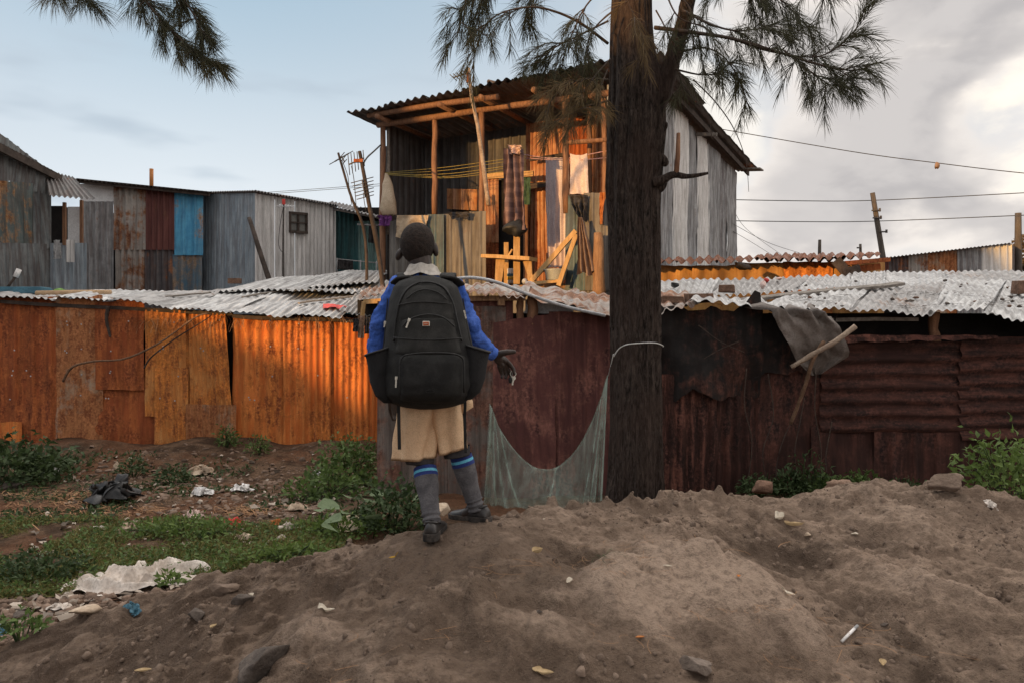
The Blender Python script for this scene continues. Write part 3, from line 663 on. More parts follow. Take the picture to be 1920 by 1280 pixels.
t = thing('leaning_tube', 'black stick with a white top leaning on the roof at the far left', 'stick', P(5, 552, 12.1))
MB().tube([P(4, 552, 12.1), P(30, 518, 12.15)], .02, 8).build('shaft', M['wood_dark'], t, True); MB().tube([P(29, 520, 12.15), P(36, 505, 12.17)], .04, 10).build('tip', M['paper'], t, True)
o = cloth('red_cloth', M['red'], P(606, 571, 11.2), P(648, 571, 11.2), P(605, 577, 10.9), P(650, 577, 10.9), 2, .01, 4, .02, nu=14, nv=10); setp(centre(o), 'small red rag lying on the silver roof left of the boy', 'rag')

# ---- dark shack at the far left
fl = thing('dark_shack', 'tall dark tin shack with rust streaks at the far left edge', 'shack', (-9, 14, 0))
def D(px, py):                                            # its front recedes to the right
    k = (px+140)/240; return P(px, py, 11.8+2.6*k)
def dsheet(m, x0, x1, t0, t1, b0, b1, off=0, **kw):
    o_ = V((0, -off, 0)); sheet('wall_sheet', M[m], fl, D(x0, b0)+o_, D(x1, b1)+o_, D(x0, t0)+o_, D(x1, t1)+o_, **kw)
dsheet('zinc_dark', -240, -60, 150, 200, 600, 600, prof='box', pitch=.22, amp=.02)
dsheet('zinc_dark', -70, 26, 200, 268, 350, 340, .03, prof='box', pitch=.2, amp=.02, rag=.01)
dsheet('zinc_dark', 20, 96, 265, 322, 350, 366, .02, prof='box', pitch=.2, amp=.02, rag=.01)
dsheet('zinc_green', -80, 66, 335, 345, 455, 458, .06, prof='box', pitch=.2, amp=.022, rag=.012)
dsheet('zinc_dark', 60, 98, 356, 360, 470, 466, .03, prof='box', pitch=.2, amp=.02)
dsheet('zinc_dark', -80, 96, 452, 458, 620, 600, .0, prof='box', pitch=.2, amp=.02)
sheet('roof_sheet', M['dark_roof'], fl, D(-240, 140)+V((0, -.25, .0)), D(122, 330)+V((0, -.35, 0)), D(-240, 140)+V((-1.0, 1.4, .0)), D(122, 330)+V((-.9, 1.4, -.05)), pitch=.10, amp=.014)
MB().plank(D(-240, 152)+V((0, -.1, 0)), D(120, 338)+V((0, -.1, 0)), .13, .05).build('fascia', M['wood_dark'], fl)
sheet('roof_sheet', M['dark_roof'], fl, P(92, 368, 13.6), P(178, 374, 13.7), P(82, 318, 14.6), P(135, 332, 15.0), pitch=.09, amp=.014, rag=.02)
MB().box(D(97, 440)+V((-.34, .75, -.5)), (.5, .5, 2.2)).build('doorway', M['void'], fl)  # black box for the unlit space behind the opening
rect('side_board', 'white_board', fl, 127, 388, 151, 456, 14.9, prof='flat')
MB().plank(P(121, 380, 14.4), P(121, 460, 14.4), .05, .05, up=(1, 0, 0)).build('post', M['wood_z'], fl)
MB().plank(P(153, 376, 14.8), P(153, 462, 14.8), .05, .05, up=(1, 0, 0)).build('post', M['wood_z'], fl)
rect('wall_sheet', 'zinc_blue', fl, 94, 456, 162, 560, 14.3, 14.8, zb=0, pitch=.076, amp=.012)
rect('tin_scrap', 'silver_wall', fl, 124, 450, 141, 492, 14.2, pitch=.076, amp=.014)
o = cloth('plastic_bag', M['plastic_grey'], P(99, 451, 14.0), P(113, 450, 14.0), P(100, 486, 14.0), P(119, 485, 14.0), 2, .04, 9, .03); setp(centre(o), 'grey plastic bag hanging at the doorway of the dark shack', 'bag')

# ---- patched shack: rust, maroon and blue sheets
pa = thing('patchwork_shack', 'tin shack patched from rusty, maroon and bright blue sheets', 'shack', (-7.5, 17, 0))
Yp = 16.4
rect('gable_board', 'white_board', pa, 150, 345, 214, 384, Yp+.05, prof='flat')
rect('wall_sheet', 'zinc_grey', pa, 156, 378, 214, 545, Yp-.01, zb=0, pitch=.12, amp=.02)
rect('wall_sheet', 'zinc_brown', pa, 213, (347, 353), 275, 469, Yp-.05, pitch=.12, amp=.02, rag=.012)
rect('wall_sheet', 'zinc_brown', pa, 216, 467, 271, 543, Yp-.03, pitch=.12, amp=.02, rag=.02, crumple=.01)
rect('wall_sheet', 'rust_a', pa, 218, 540, 272, 560, Yp+.02, zb=0, pitch=.09, amp=.013)
rect('wall_sheet', 'maroon_tin', pa, 273, (352, 357), 329, 469, Yp-.04, pitch=.12, amp=.02)
rect('wall_sheet', 'soot_tin', pa, 271, 467, 326, 550, Yp-.01, zb=0, pitch=.12, amp=.02)
rect('wall_sheet', 'blue_tin', pa, 327, (356, 361), 381, 479, Yp-.05, prof='box', pitch=.24, amp=.03)
rect('wall_sheet', 'blue_faded', pa, 324, 477, 379, 550, Yp-.01, zb=0, prof='box', pitch=.24, amp=.025, rag=.01)
MB().plank(P(144, 339, Yp-.25), P(393, 364, Yp-.25), .09, .05).build('roof_beam', M['wood_dark'], pa)
sheet('roof_sheet', M['dark_roof'], pa, P(138, 336, Yp-.35), P(396, 361, Yp-.35), P(150, 340, Yp+3.2), P(396, 362, Yp+3.2), pitch=.10, amp=.014)
MB().box(V((P(268, 480, Yp+1).x, Yp+1.6, CZ+1.0)), (2.5, 2.4, 3.4)).build('dark_inside', M['void'], pa)  # black box standing in for the shack's unlit inside
o = MB().tube([P(284, 354, 18.5), P(284, 317, 18.5)], .045, 10).build('post', M['orange_plastic'], None, True); setp(centre(o), 'short orange post standing up behind the patchwork shack roof', 'post')

# ---- silver shack with a small window
si = thing('silver_shack', 'light silver corrugated shack with one small dark window', 'shack', (-5, 17.5, 0))
for k in range(3):
    x0, x1 = 377+k*34, 377+(k+1)*34+1; a, b = (k/3, (k+1)/3); Y0 = 17.0-1.3*a; Y1 = 17.0-1.3*b
    sheet('wall_sheet', M['zinc_blue'], si, V((*P(x0, 500, Y0).xy, 0)), V((*P(x1, 500, Y1).xy, 0)), P(x0, 364-2*a, Y0), P(x1, 364-2*b, Y1), pitch=.10, amp=.018)
for k in range(4):
    a, b = k/4, (k+1)/4; x0, x1 = 478+150*a, 478+150*b+1; Y0 = 15.7+1.9*a; Y1 = 15.7+1.9*b
    sheet('wall_sheet', M['silver_wall'], si, V((*P(x0, 500, Y0).xy, 0)), V((*P(x1, 500, Y1).xy, 0)), P(x0, 363+23*a, Y0), P(x1, 363+23*b, Y1), pitch=.115, amp=.02)
sheet('roof_sheet', M['dark_roof'], si, P(374, 361, 16.9), P(480, 358, 15.55), P(500, 372, 20), P(640, 385, 20), pitch=.09, amp=.012)
sheet('roof_sheet', M['dark_roof'], si, P(478, 358, 15.55), P(633, 385, 17.55), P(490, 366, 16.2), P(636, 388, 18.2), pitch=.08, amp=.016)
def W_(px, py, off=0): a = (px-478)/150; return P(px, py, 15.7+1.9*a-off)
win = MB()
for (a, b) in (((543, 399), (576, 402)), ((543, 434), (576, 437))): win.plank(W_(*a, .07), W_(*b, .07), .05, .05)
for (a, b) in (((544, 398), (544, 436)), ((575, 401), (575, 439)), ((559.5, 400), (559.5, 437))): win.plank(W_(*a, .07), W_(*b, .07), .04, .04, up=(1, 0, 0))
win.plank(W_(543, 417, .07), W_(576, 419, .07), .03, .04)
wf = win.build('window', M['wood_dark'], si)
for (x, y) in ((552, 408), (567, 410), (552, 426), (567, 428)):
    sheet('pane', M['glass_dark'], wf, W_(x-7.5, y+9, .055), W_(x+7.5, y+9, .055), W_(x-7.5, y-9, .055), W_(x+7.5, y-9, .055), prof='flat')

# ---- teal shack
te = thing('teal_shack', 'teal green tin shack with a dark recess between silver shack and tall house', 'shack', (-4, 19, 0))
rect('wall_sheet', 'teal_tin', te, 628, 392, 675, 560, 18.2, zb=0, pitch=.10, amp=.014)
rect('wall_sheet', 'teal_pale', te, 672, 402, 722, 560, 18.0, zb=0, pitch=.10, amp=.014)
MB().box(P(690, 402, 17.98), (.62, .04, .30)).build('recess', M['void'], te)  # thin black slab painting the shaded opening
sheet('roof_sheet', M['dark_roof'], te, P(608, 384, 17.4), P(722, 410, 17.4), P(622, 378, 19.5), P(722, 398, 19.5), pitch=.09, amp=.014)
MB().tube([P(624, 391, 17.6), P(712, 408, 17.6)], .035, 8).build('eave_pole', M['alu'], te, True)
MB().tube([P(670, 421, 17.7), P(712, 423, 17.7)], .02, 8).build('laundry_rail', M['alu'], te, True); MB().tube([P(632, 486, 17.6), P(712, 494, 17.6)], .012, 8).tube([P(632, 484, 17.6), P(632, 520, 17.6)], .015, 8).tube([P(676, 488, 17.6), P(676, 520, 17.6)], .015, 8).tube([P(706, 490, 17.6), P(706, 520, 17.6)], .015, 8).build('rail', M['alu'], te, True)
o = cloth('dark_laundry', M['black_cloth'], P(692, 424, 17.7), P(708, 424, 17.7), P(690, 455, 17.7), P(709, 458, 17.7), 3, .03, 3, .02); setp(centre(o), 'dark garment hanging under the eave of the teal shack', 'laundry')
o = cloth('dark_laundry', M['black_cloth'], P(633, 487, 17.55), P(662, 489, 17.55), P(632, 505, 17.55), P(662, 508, 17.55), 4, .03, 5, .02); setp(centre(o), 'black clothes drying on the low rail of the teal shack', 'laundry')

# ------------------------------------------------------------------ the tall tin house with the porch
hA = V((-2.43, 15.0)); hB = V((2.03, 12.6)); hd = (hB-hA).normalized(); hn = V((-hd.y, hd.x)); HL = (hB-hA).length
def TF(px, py, back=0.):
    """point of a vertical plane parallel to the house front, `back` metres behind it"""
    k = (px-960)/F; u = (k*(hA.y+hn.y*back)-hA.x-hn.x*back)/(hd.x-k*hd.y); q = hA+hd*u+hn*back
    return V((q.x, q.y, CZ+(640-py)/F*q.y))
def TU(u, back, z): q = hA+hd*u+hn*back; return V((q.x, q.y, z))
ho = thing('tin_house', 'tall two storey tin house with an open porch full of laundry', 'house', (1.0, 16.0, 0))
def tsheet(name, m, x0, x1, t, b, back=0., **kw):
    t = t if isinstance(t, tuple) else (t, t); b = b if isinstance(b, tuple) else (b, b)
    return sheet(name, M[m], ho, TF(x0, b[0], back), TF(x1, b[1], back), TF(x0, t[0], back), TF(x1, t[1], back), **kw)
ZF = CZ+1.02
for k in range(7):                                                # lower storey
    a, b = HL*k/7, HL*(k+1)/7
    sheet('wall_sheet', M['house_tin'], ho, TU(a, .0, 0), TU(b+.02, .0, 0), TU(a, .0, ZF-.12), TU(b+.02, .0, ZF-.12), prof='box', pitch=.2, amp=.025)
fb = MB(); fv = [TU(-.05, -.02, ZF-.06), TU(HL, -.02, ZF-.06), TU(HL, 1.5, ZF-.06), TU(-.05, 1.5, ZF-.06)]
fb.add([v+V((0, 0, -.08)) for v in fv]+fv, [(0,3,2,1),(4,5,6,7),(0,1,5,4),(1,2,6,5),(2,3,7,6),(3,0,4,7)]).build('porch_floor', M['wood'], ho)
bx = [712, 758, 806, 852, 898, 944, 992]
def under(px, back): return 640-(5.62-CZ)*F/TF(px, 640, back).y
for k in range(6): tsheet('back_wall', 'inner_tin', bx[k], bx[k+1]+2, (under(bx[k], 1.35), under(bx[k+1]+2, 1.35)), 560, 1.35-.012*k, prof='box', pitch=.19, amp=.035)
for k, (x0, x1, t0, t1, c) in enumerate([(986, 1028, 170, 545, .035), (1024, 1070, 170, 545, .04), (1066, 1106, 170, 545, .03), (1102, 1150, 165, 545, .03)]):
    tsheet('back_wall', 'foil' if k != 2 else 'rust_a', x0, x1, (under(x0, 1.2), under(x1, 1.2)), t1, 1.20-.03*k, pitch=.085, amp=.014, crumple=c)
tsheet('back_wall', 'foil', 908, 934, 330, 455, .9, pitch=.08, amp=.014, crumple=.01)
tsheet('back_wall', 'rust_a', 908, 934, 452, 545, .92, pitch=.08, amp=.014, crumple=.01)
tsheet('sunlight_patch', 'foil', 838, 903, (354, 356), (392, 396), 1.12, prof='box', pitch=.19, amp=.02)  # orange sheet painting a pool of sunlight on the back wall
dr = MB(); dr.add([TF(916, 545, 1.0), TF(985, 545, 1.0), TF(985, 338, 1.0), TF(916, 338, 1.0)], [(0, 1, 2, 3)]).build('doorway', M['void'], ho)  # black panel painting the unlit room behind
MB().plank(TF(912, 331, .86), TF(1000, 326, .86), .10, .04).build('door_lintel', M['wood_bright'], ho)
MB().plank(TF(985, 545, .95), TF(985, 330, .95), .08, .05, up=(1, 0, 0)).build('door_jamb', M['wood_z'], ho)
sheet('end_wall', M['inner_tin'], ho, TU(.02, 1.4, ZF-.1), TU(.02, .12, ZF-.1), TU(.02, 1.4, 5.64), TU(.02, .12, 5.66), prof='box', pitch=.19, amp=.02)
post(ho, TF(717, 575), TF(718, 232), .055); post(ho, TF(727, 440, .1), TF(728, 232, .1), .035, 'wood_grey'); post(ho, TF(815, 402), TF(815, 220), .05)
post(ho, TF(905, 560), TF(903, 208), .055); post(ho, TF(1062, 400), TF(1059, 190), .05); post(ho, TF(1136, 560, .05), TF(1133, 175, .05), .05); post(ho, TF(1106, 400, .3), TF(1105, 200, .3), .04)
MB().tube([TF(708, 235, -.02), TF(815, 220, -.02), TF(925, 203, -.02), TF(1030, 190, -.02), TF(1150, 174, -.02)], .055, 10, jit=.05).build('eave_beam', M['wood_z'], ho, True)
MB().tube([TF(690, 217, -.3), TF(820, 196, -.3), TF(935, 182, -.3)], .05, 10, jit=.05).build('eave_beam', M['wood_z'], ho, True)
MB().tube([TF(1062, 268, .02), TF(1150, 262, .02)], .04, 8).build('cross_rail', M['wood_z'], ho, True)
MB().plank(TF(993, 350, 1.0), TF(1030, 345, 1.0), .10, .04).plank(TF(993, 300, 1.0), TF(1060, 290, 1.0), .06, .04).build('cross_rail', M['wood_dark'], ho)
for (px, py) in ((706, 218), (823, 196), (900, 182), (1000, 168), (1080, 158)):
    a = TF(px, py, -.42); MB().tube([a, a+V((hn.x, hn.y, 0))*2.0+V((0, 0, -.02))], .05, 8).build('rafter', M['wood_z'], ho, True)
# railing sheets
tsheet('rail_sheet', 'house_tin', 730, 772, (415, 410), 570, -.02, prof='box', pitch=.2, amp=.03)
tsheet('rail_sheet', 'house_tin', 768, 806, (406, 403), 570, -.05, prof='box', pitch=.2, amp=.03)
tsheet('rail_sheet', 'teal_rail', 802, 834, 402, 560, -.08, prof='box', pitch=.2, amp=.03, rag=.01)
tsheet('rail_sheet', 'house_tin', 831, 872, (402, 400), 560, -.05, prof='box', pitch=.2, amp=.035)
tsheet('rail_sheet', 'house_tin', 868, 911, (398, 396), 565, -.08, prof='box', pitch=.2, amp=.035)
tsheet('rail_sheet', 'teal_rail', 1060, 1098, 366, 545, -.03, prof='box', pitch=.2, amp=.03)
tsheet('rail_sheet', 'house_tin', 1094, 1142, 362, 545, -.05, prof='box', pitch=.2, amp=.03)
tsheet('front_wall', 'pale_tin', 1138, 1225, (160, 150), 545, -.02, pitch=.085, amp=.014)
# side wall: pale crumpled sheets
mats = ['pale_tin', 'pale_tin', 'white_tin', 'pale_tin', 'white_tin', 'pale_tin', 'zinc_grey', 'pale_tin']
for k in range(8):
    a, b = 6.5*k/8, 6.5*(k+1)/8+.06
    def S(t, z): return TU(HL, t, z)+V((hd.x, hd.y, 0))*(.02*(k % 3))
    sheet('side_wall', M[mats[k]], ho, S(a, ZF-.3+.1*(k % 2)), S(b, ZF-.3+.1*(k % 2)), S(a, 5.80-.035*a*1.6), S(b, 5.80-.035*b*1.6), pitch=.085, amp=.016, crumple=.035, rag=.05)
sheet('side_wall', M['pale_tin'], ho, TU(HL-.02, 0, 0), TU(HL-.02, 6.5, 0), TU(HL-.02, 0, ZF), TU(HL-.02, 6.5, ZF), pitch=.1, amp=.016)
for k in range(7):
    a, b = -.45+(HL+.75)*k/7, -.45+(HL+.75)*(k+1)/7+.08
    zf = lambda u: 5.78+.022*(u+.5)+.02*(k % 2)
    sheet('roof_sheet', M['dark_roof'], ho, TU(a, -.5, zf(a)), TU(b, -.5, zf(b)), TU(a, 7.2, zf(a)-.30), TU(b, 7.2, zf(b)-.30), pitch=.17, amp=.022, crumple=.02, rag=.05)
for k in range(4):
    a, b = HL*.42+HL*.66*k/4, HL*.42+HL*.66*(k+1)/4+.08
    sheet('roof_sheet', M['dark_roof'], ho, TU(a, -.46, 5.84+.012*k), TU(b, -.46, 5.855+.012*k), TU(a, 2.2, 5.80), TU(b, 2.2, 5.80), pitch=.17, amp=.024, crumple=.03, rag=.05)
MB().tube([TF(915, 153, .1), TF(935, 158, .1), TF(948, 167, .1)], .035, 7).build('roof_log', M['wood_dark'], ho, True)
MB().plank(TU(HL+.1, 6.6, 5.50), TU(HL+.62, 6.5, 5.44), .22, .03, up=(0, 1, 0)).build('eave_board', M['wood_grey'], ho)
MB().plank(TU(HL+.2, -.4, 5.83), TU(HL+.22, 7.0, 5.47), .10, .04).build('side_fascia', M['wood_dark'], ho)
MB().plank(TU(HL+.02, 3.2, 5.55), TU(HL+.42, 3.2, 5.5), .06, .06).build('rafter', M['wood_grey'], ho)
MB().tube([TU(HL-.2, 1.2, 5.9), TU(HL-.2, 1.2, 6.5)], .06, 8).build('roof_post', M['pole'], ho, True)

# laundry and clutter of the porch
def hang(name, m, x0, x1, y0, y1, back, label, cat, folds=3, amp=.03, seed=1, crump=.015, nx0=None, nx1=None, **kw):
    o = cloth(name, M[m], TF(x0, y0, back), TF(x1, y0, back), TF(nx0 or x0, y1, back), TF(nx1 or x1, y1, back), folds, amp*1.6, seed, crump*1.6, **kw)
    setp(o, label, cat); return centre(o)
hang('blanket', 'plaid', 947, 980, 279, 430, -.16, 'long plaid blanket hung in folds from the porch line', 'blanket', 3, .06, 3, .03, 942, 987, wave=.03, amp0=.5)
hang('pink_cloth', 'pink_cloth', 955, 979, 273, 289, -.22, 'small pink cloth bunched on top of the plaid blanket', 'cloth', 2, .04, 8, .05)
hang('curtain', 'lavender', 1022, 1066, 296, 502, .72, 'long pale lavender curtain hanging in the porch doorway', 'curtain', 4, .03, 5, .02, 1026, 1066)
hang('white_cloth', 'cream_cloth', 1069, 1101, (288), 364, .0, 'small cream cloth pegged on the line beside the curtain', 'cloth', 2, .02, 6, .012, 1068, 1104, sag=.03)
hang('black_cloth', 'black_cloth', 1066, 1101, 366, 412, -.14, 'black cloth draped over the right porch railing', 'cloth', 3, .04, 2, .04, 1085, 1098, wave=.04)
hang('brown_garment', 'brown_cloth', 1084, 1092, 408, 514, -.34, 'long brown garment hanging beside the crossed boards', 'garment', 3, .05, 12, .02, 1083, 1118, wave=.04)
hang('green_cloth', 'green_cloth', 977, 994, 333, 384, .55, 'dark green cloth hanging behind the plaid blanket', 'cloth', 2, .02, 7, .02)
hang('orange_rag', 'orange_cloth', 1124, 1135, 361, 421, -.16, 'narrow orange rag hanging over the railing beside the trunk', 'rag', 1, .03, 15, .02, 1123, 1131)
hang('purple_cloth', 'purple_cloth', 709, 732, 404, 424, -.20, 'purple cloth tucked under the hanging sack at the porch corner', 'cloth', 3, .04, 4, .03)
hang('towel', 'beige_cloth', 744, 803, (404), 446, -.17, 'stained beige towel laid over the porch railing behind the head', 'towel', 2, .015, 21, .015, 742, 792, wave=.02)
hang('black_pouch', 'black_cloth', 838, 881, 398, 410, -.2, 'flat black pouch lying over the railing top', 'pouch', 3, .02, 22, .02, 845, 878, wave=.02)
sb = MB(); c0 = TF(729, 372, -.16)
sb.rings([[c0+V((math.cos(a)*r*1.1+dx, math.sin(a)*r*.8, z)) for a in np.linspace(0, 6.28, 15)[:-1]] for z, r, dx in ((-.33,.06,.0),(-.31,.12,.02),(-.2,.14,.0),(-.05,.125,0),(.1,.11,.0),(.25,.085,-.02),(.38,.05,-.04),(.46,.015,-.05))])
o = sb.build('hanging_sack', M['sack_bag'], None, True)
for v in o.data.vertices: v.co += V((.05, .05, .02))*float(fbm(np.array([v.co.x*7]), np.array([v.co.z*4+v.co.y*5]), 5, 3)[0])
setp(centre(o), 'bulging beige sack hanging from the left corner post of the porch', 'sack')
bb = MB(); c0 = TF(967, 428, -.2); bb.ball(c0, (.21, .10, .13), nu=18, nv=12)
o = bb.build('black_bag', M['plastic_black'], None, True)
for v in o.data.vertices: v.co += V((.05, .05, .06))*float(fbm(np.array([v.co.x*9]), np.array([v.co.z*9+v.co.y*5]), 8, 3)[0])
setp(centre(o), 'black bag hanging under the plaid blanket above the bench', 'bag')
for k, (x0, y0, x1, y1, m) in enumerate([(722, 324, 950, 298, 'yellow_line'), (722, 326, 945, 304, 'yellow_line'), (724, 327, 948, 312, 'yellow_line'), (724, 328, 946, 322, 'yellow_line'), (723, 325, 946, 316, 'yellow_line')]):
    q = [TF(x0, y0, .0), TF((x0+x1)/2, (y0+y1)/2+3+2*k, .0), TF(x1, y1, .0)]
    o = MB().tube(spline(q, 14), .0048, 4).build('clothes_line', M[m], None, True); setp(centre(o), 'thin yellow clothes lines strung across the left half of the porch', 'clothes line', 'yellow clothes lines on the porch')
o = MB().tube(spline([TF(980, 290, .02), TF(1030, 297, .02), TF(1068, 296, .02), TF(1140, 283, .02)], 14), .008, 4).tube(spline([TF(985, 297, .05), TF(1068, 301, .02), TF(1140, 296, .02)], 12), .008, 4).build('clothes_line', M['pink_line'], None, True); setp(centre(o), 'pinkish clothes line over the lavender curtain', 'clothes line')
# bench, boards, stump, basin
be = thing('bench', 'rough wooden bench with splayed legs on the porch edge', 'bench', TF(955, 530, -.2))
MB().plank(TF(910, 481, -.25), TF(1000, 486, -.25), .06, .30, seg=3, warp=.004).build('bench_top', M['wood_bright'], be)
for a, b in (((934, 487), (932, 532)), ((942, 487), (936, 532)), ((992, 490), (994, 532)), ((985, 490), (999, 532))):
    MB().plank(TF(*a, -.25), TF(*b, -.25), .08, .04, up=(1, 0, 0)).build('leg', M['wood_bright'], be)
o = MB().plank(TF(969, 533, -.05), TF(969, 427, -.05), .115, .05, up=(1, 0, 0), seg=4, warp=.004).build('board', M['wood_bright'], None, bevel=.004); setp(centre(o), 'upright wide wooden board behind the bench', 'board')
o = MB().plank(TF(949, 533, .1), TF(949, 455, .1), .08, .04, up=(1, 0, 0)).plank(TF(952, 482, .04), TF(961, 468, .04), .03, .03).build('board', M['wood_bright'], None); setp(centre(o), 'shorter upright board left of the wide board behind the bench', 'board')
o = MB().plank(TF(994, 530, -.28), TF(1080, 433, -.24), .085, .04, seg=4, warp=.004).build('board', M['wood_bright'], None, bevel=.003); setp(centre(o), 'long diagonal board leaning up to the right on the porch', 'board')
o = MB().plank(TF(1047, 536, -.36), TF(1081, 440, -.30), .075, .04, seg=4, warp=.004).build('board', M['wood_bright'], None, bevel=.003); setp(centre(o), 'steep board propped against the long diagonal board', 'board')
o = MB().plank(TF(1000, 531, -.3), TF(1050, 527, -.3), .05, .05).build('board', M['wood_bright'], None); setp(centre(o), 'short board lying flat on the porch floor under the basin', 'board')
st = MB(); a0 = TF(1123, 560, -.3); b0 = TF(1122, 437, -.3)
st.tube([a0.lerp(b0, t) for t in np.linspace(0, 1, 8)], [.10, .098, .095, .09, .09, .086, .08, .07], 12, jit=.10); o = st.build('log_post', M['wood'], None, True); setp(centre(o), 'thick weathered log standing upright beside the trunk', 'log')
bs = MB(); c0 = TF(1042, 527, -.2); rr = [(0, .13), (.02, .15), (.17, .19), (.185, .205), (.17, .18), (.03, .14)]
bs.rings([[c0+V((math.cos(a)*r, math.sin(a)*r, z)) for a in np.linspace(0, 6.2832, 25)[:-1]] for z, r in rr]); o = bs.build('basin', M['basin'], None, True); setp(centre(o), 'pale grey washing basin on the porch floor', 'basin')
cn = thing('paint_tin', 'small white tin with a yellow and blue band under the bench', 'tin', TF(958, 532, .12))
for nm, z0, z1, r, m in (('can', 0, .26, .065, 'paper'), ('band', .06, .12, .068, 'yellow_leaf'), ('band', .125, .17, .068, 'blue_plastic')):
    c0 = TF(958, 532, .12); MB().tube([c0+V((0, 0, z0)), c0+V((0, 0, z1))], r, 16).build(nm, M[m], cn, True)
bl = MB().ball(TF(984, 528, -.3), .05, nu=12, nv=8); o = bl.build('ball', M['alu'], None, True); setp(centre(o), 'small grey ball at the foot of the bench', 'ball')
o = MB().plank(TF(1060, 470, .6), TF(1095, 470, .6), .5, .02).build('card_sheet', M['paper_brown'], None); setp(centre(o), 'pale board standing behind the crossed boards', 'board')

# ------------------------------------------------------------------ antennas and poles
def mast(name, pts, r, label, m='wood_dark'):
    t = thing(name, label, 'antenna', P(*pts[0])); MB().tube(spline([P(*p) for p in pts], 14), [r*(1-.35*k/13) for k in range(14)], 7, jit=.1).build('mast', M[m], t, True); return t
def yagi(t, a, b, n, half, m='metal_dark', vert=None):
    a = V(a); b = V(b); MB().tube([a, b], .012, 6).build('boom', M[m], t, True); e = MB()
    for k in range(n):
        q = a.lerp(b, k/(n-1)); h = V(vert or (half, 0, 0))*(1.05-.25*k/(n-1)); e.tube([q-h, q+h], .0075, 5)
    e.build('elements', M[m], t, True)
t = mast('antenna', [(688, 560, 13.2), (684, 440, 13.2), (657, 365, 13.2), (634, 287, 13.2)], .03, 'thin leaning antenna mast, leftmost of the pair beside the tall house')
yagi(t, P(628, 303, 13.2), P(654, 288, 13.4), 6, .1, vert=(.09, 0, .05)); yagi(t, P(640, 293, 13.2), P(646, 304, 13.2), 3, .1, vert=(.05, 0, .06))
MB().tube(spline([P(641, 300, 13.1), P(652, 330, 13.1), P(655, 360, 13.1), P(660, 385, 13.1)], 12), .006, 4).build('cable', M['wire'], t, True)
t = mast('antenna', [(722, 570, 12.6), (709, 470, 12.6), (693, 390, 12.6), (681, 320, 12.6), (674, 284, 12.6)], .042, 'thicker leaning antenna mast with two rakes of rods beside the porch')
yagi(t, P(654, 309, 12.6), P(682, 297, 12.6), 6, .1, vert=(.015, 0, -.16)); MB().box(P(672, 302, 12.58), (.14, .06, .05)).build('clamp', M['rust_a'], t)
yagi(t, P(679, 338, 12.56), P(685, 370, 12.56), 6, .1, vert=(.17, 0, .045))
MB().tube(spline([P(659, 312, 12.6), P(664, 340, 12.6), P(668, 390, 12.6)], 10), .006, 4).tube(spline([P(681, 362, 12.6), P(683, 378, 12.6), P(686, 395, 12.6)], 8), .006, 4).build('cable', M['wire'], t, True)
MB().tube(spline([P(681, 308, 12.6), P(688, 296, 12.8), P(700, 285, 13.5), P(714, 272, 14.6)], 10), .014, 5).build('cable', M['wire'], t, True)
t = mast('antenna', [(916, 385, 12.95), (898, 250, 12.95), (884, 180, 12.95), (879, 128, 12.95)], .038, 'tall bare antenna pole standing in front of the porch', 'stick')
yagi(t, P(850, 146, 12.9), P(879, 137, 12.9), 6, .1, vert=(.055, 0, -.05)); MB().tube(spline([P(870, 145, 12.9), P(880, 165, 12.9), P(890, 210, 12.9)], 8), .006, 4).build('cable', M['wire'], t, True)
MB().box(P(876, 146, 12.88), (.03, .05, .16)).build('clamp', M['rust_a'], t)
t = mast('antenna', [(531, 525, 15.0), (531, 450, 15.0), (532, 372, 15.0)], .022, 'thin dark antenna mast before the silver wall', 'metal_dark')
yagi(t, P(522, 386, 15), P(548, 388, 15), 6, .1, 'alu', vert=(.0, .15, .05)); MB().box(P(532, 379, 14.98), (.05, .05, .10)).build('clamp', M['red'], t)
MB().tube(spline([P(531, 390, 14.95), P(524, 430, 14.9), P(523, 462, 14.9), P(531, 475, 14.95)], 12), .006, 4).build('cable', M['wire'], t, True)
o = stick('leaning_pole', [P(506, 530, 14.9), P(488, 475, 15.0), P(467, 409, 15.3)], .055, 'wood_dark', 'dark wooden pole leaning against the silver shack', 'pole', 14, .7, .06)

# utility poles and wires at the right
def upole(a, b, r, label, pins=()):
    t = thing('utility_pole', label, 'utility pole', a); MB().tube([V(a).lerp(V(b), k/6) for k in range(7)], [r*(1-.04*k) for k in range(7)], 10, jit=.03).build('pole', M['pole'], t, True)
    for (x, y, Y, dx) in pins:
        c = P(x, y, Y); MB().tube([c-V((dx, 0, 0)), c+V((dx, 0, 0))], .022, 6).tube([c+V((dx, 0, -.03)), c+V((dx, 0, .06))], .03, 6).build('bracket', M['metal_dark'], t, True)
upole(P(1668, 560, 22), P(1636, 362, 22), .085, 'tall leaning wooden pole carrying the wires behind the right roofs', [(1642, 395, 21.9, .11), (1644, 409, 21.9, .11), (1656, 435, 21.9, .09)])
upole(P(1909, 560, 20), P(1909, 400, 20), .10, 'thick wooden pole standing at the right edge behind the long shack')
upole(P(1536, 520, 22), P(1537, 450, 22), .055, 'short post above the rusty roof, left of two short posts')
upole(P(1615, 520, 22), P(1613, 458, 22), .045, 'short post above the rusty roof, right of two short posts', [(1610, 465, 21.9, .05)])
def wire(pts, label, r=.011, group=None):
    o = MB().tube(spline([P(*p) for p in pts], 30), r, 4).build('power_line', M['wire'], None, True); setp(o, label, 'wire', group); centre(o)
wire([(1290, 373, 20), (1500, 377, 21), (1640, 376, 22), (1920, 362, 20), (2200, 345, 18)], 'upper of the two level wires across the right sky')
wire([(1290, 413, 20), (1500, 416, 21), (1645, 415, 22), (1920, 404, 20), (2200, 390, 18)], 'lower of the two level wires across the right sky')
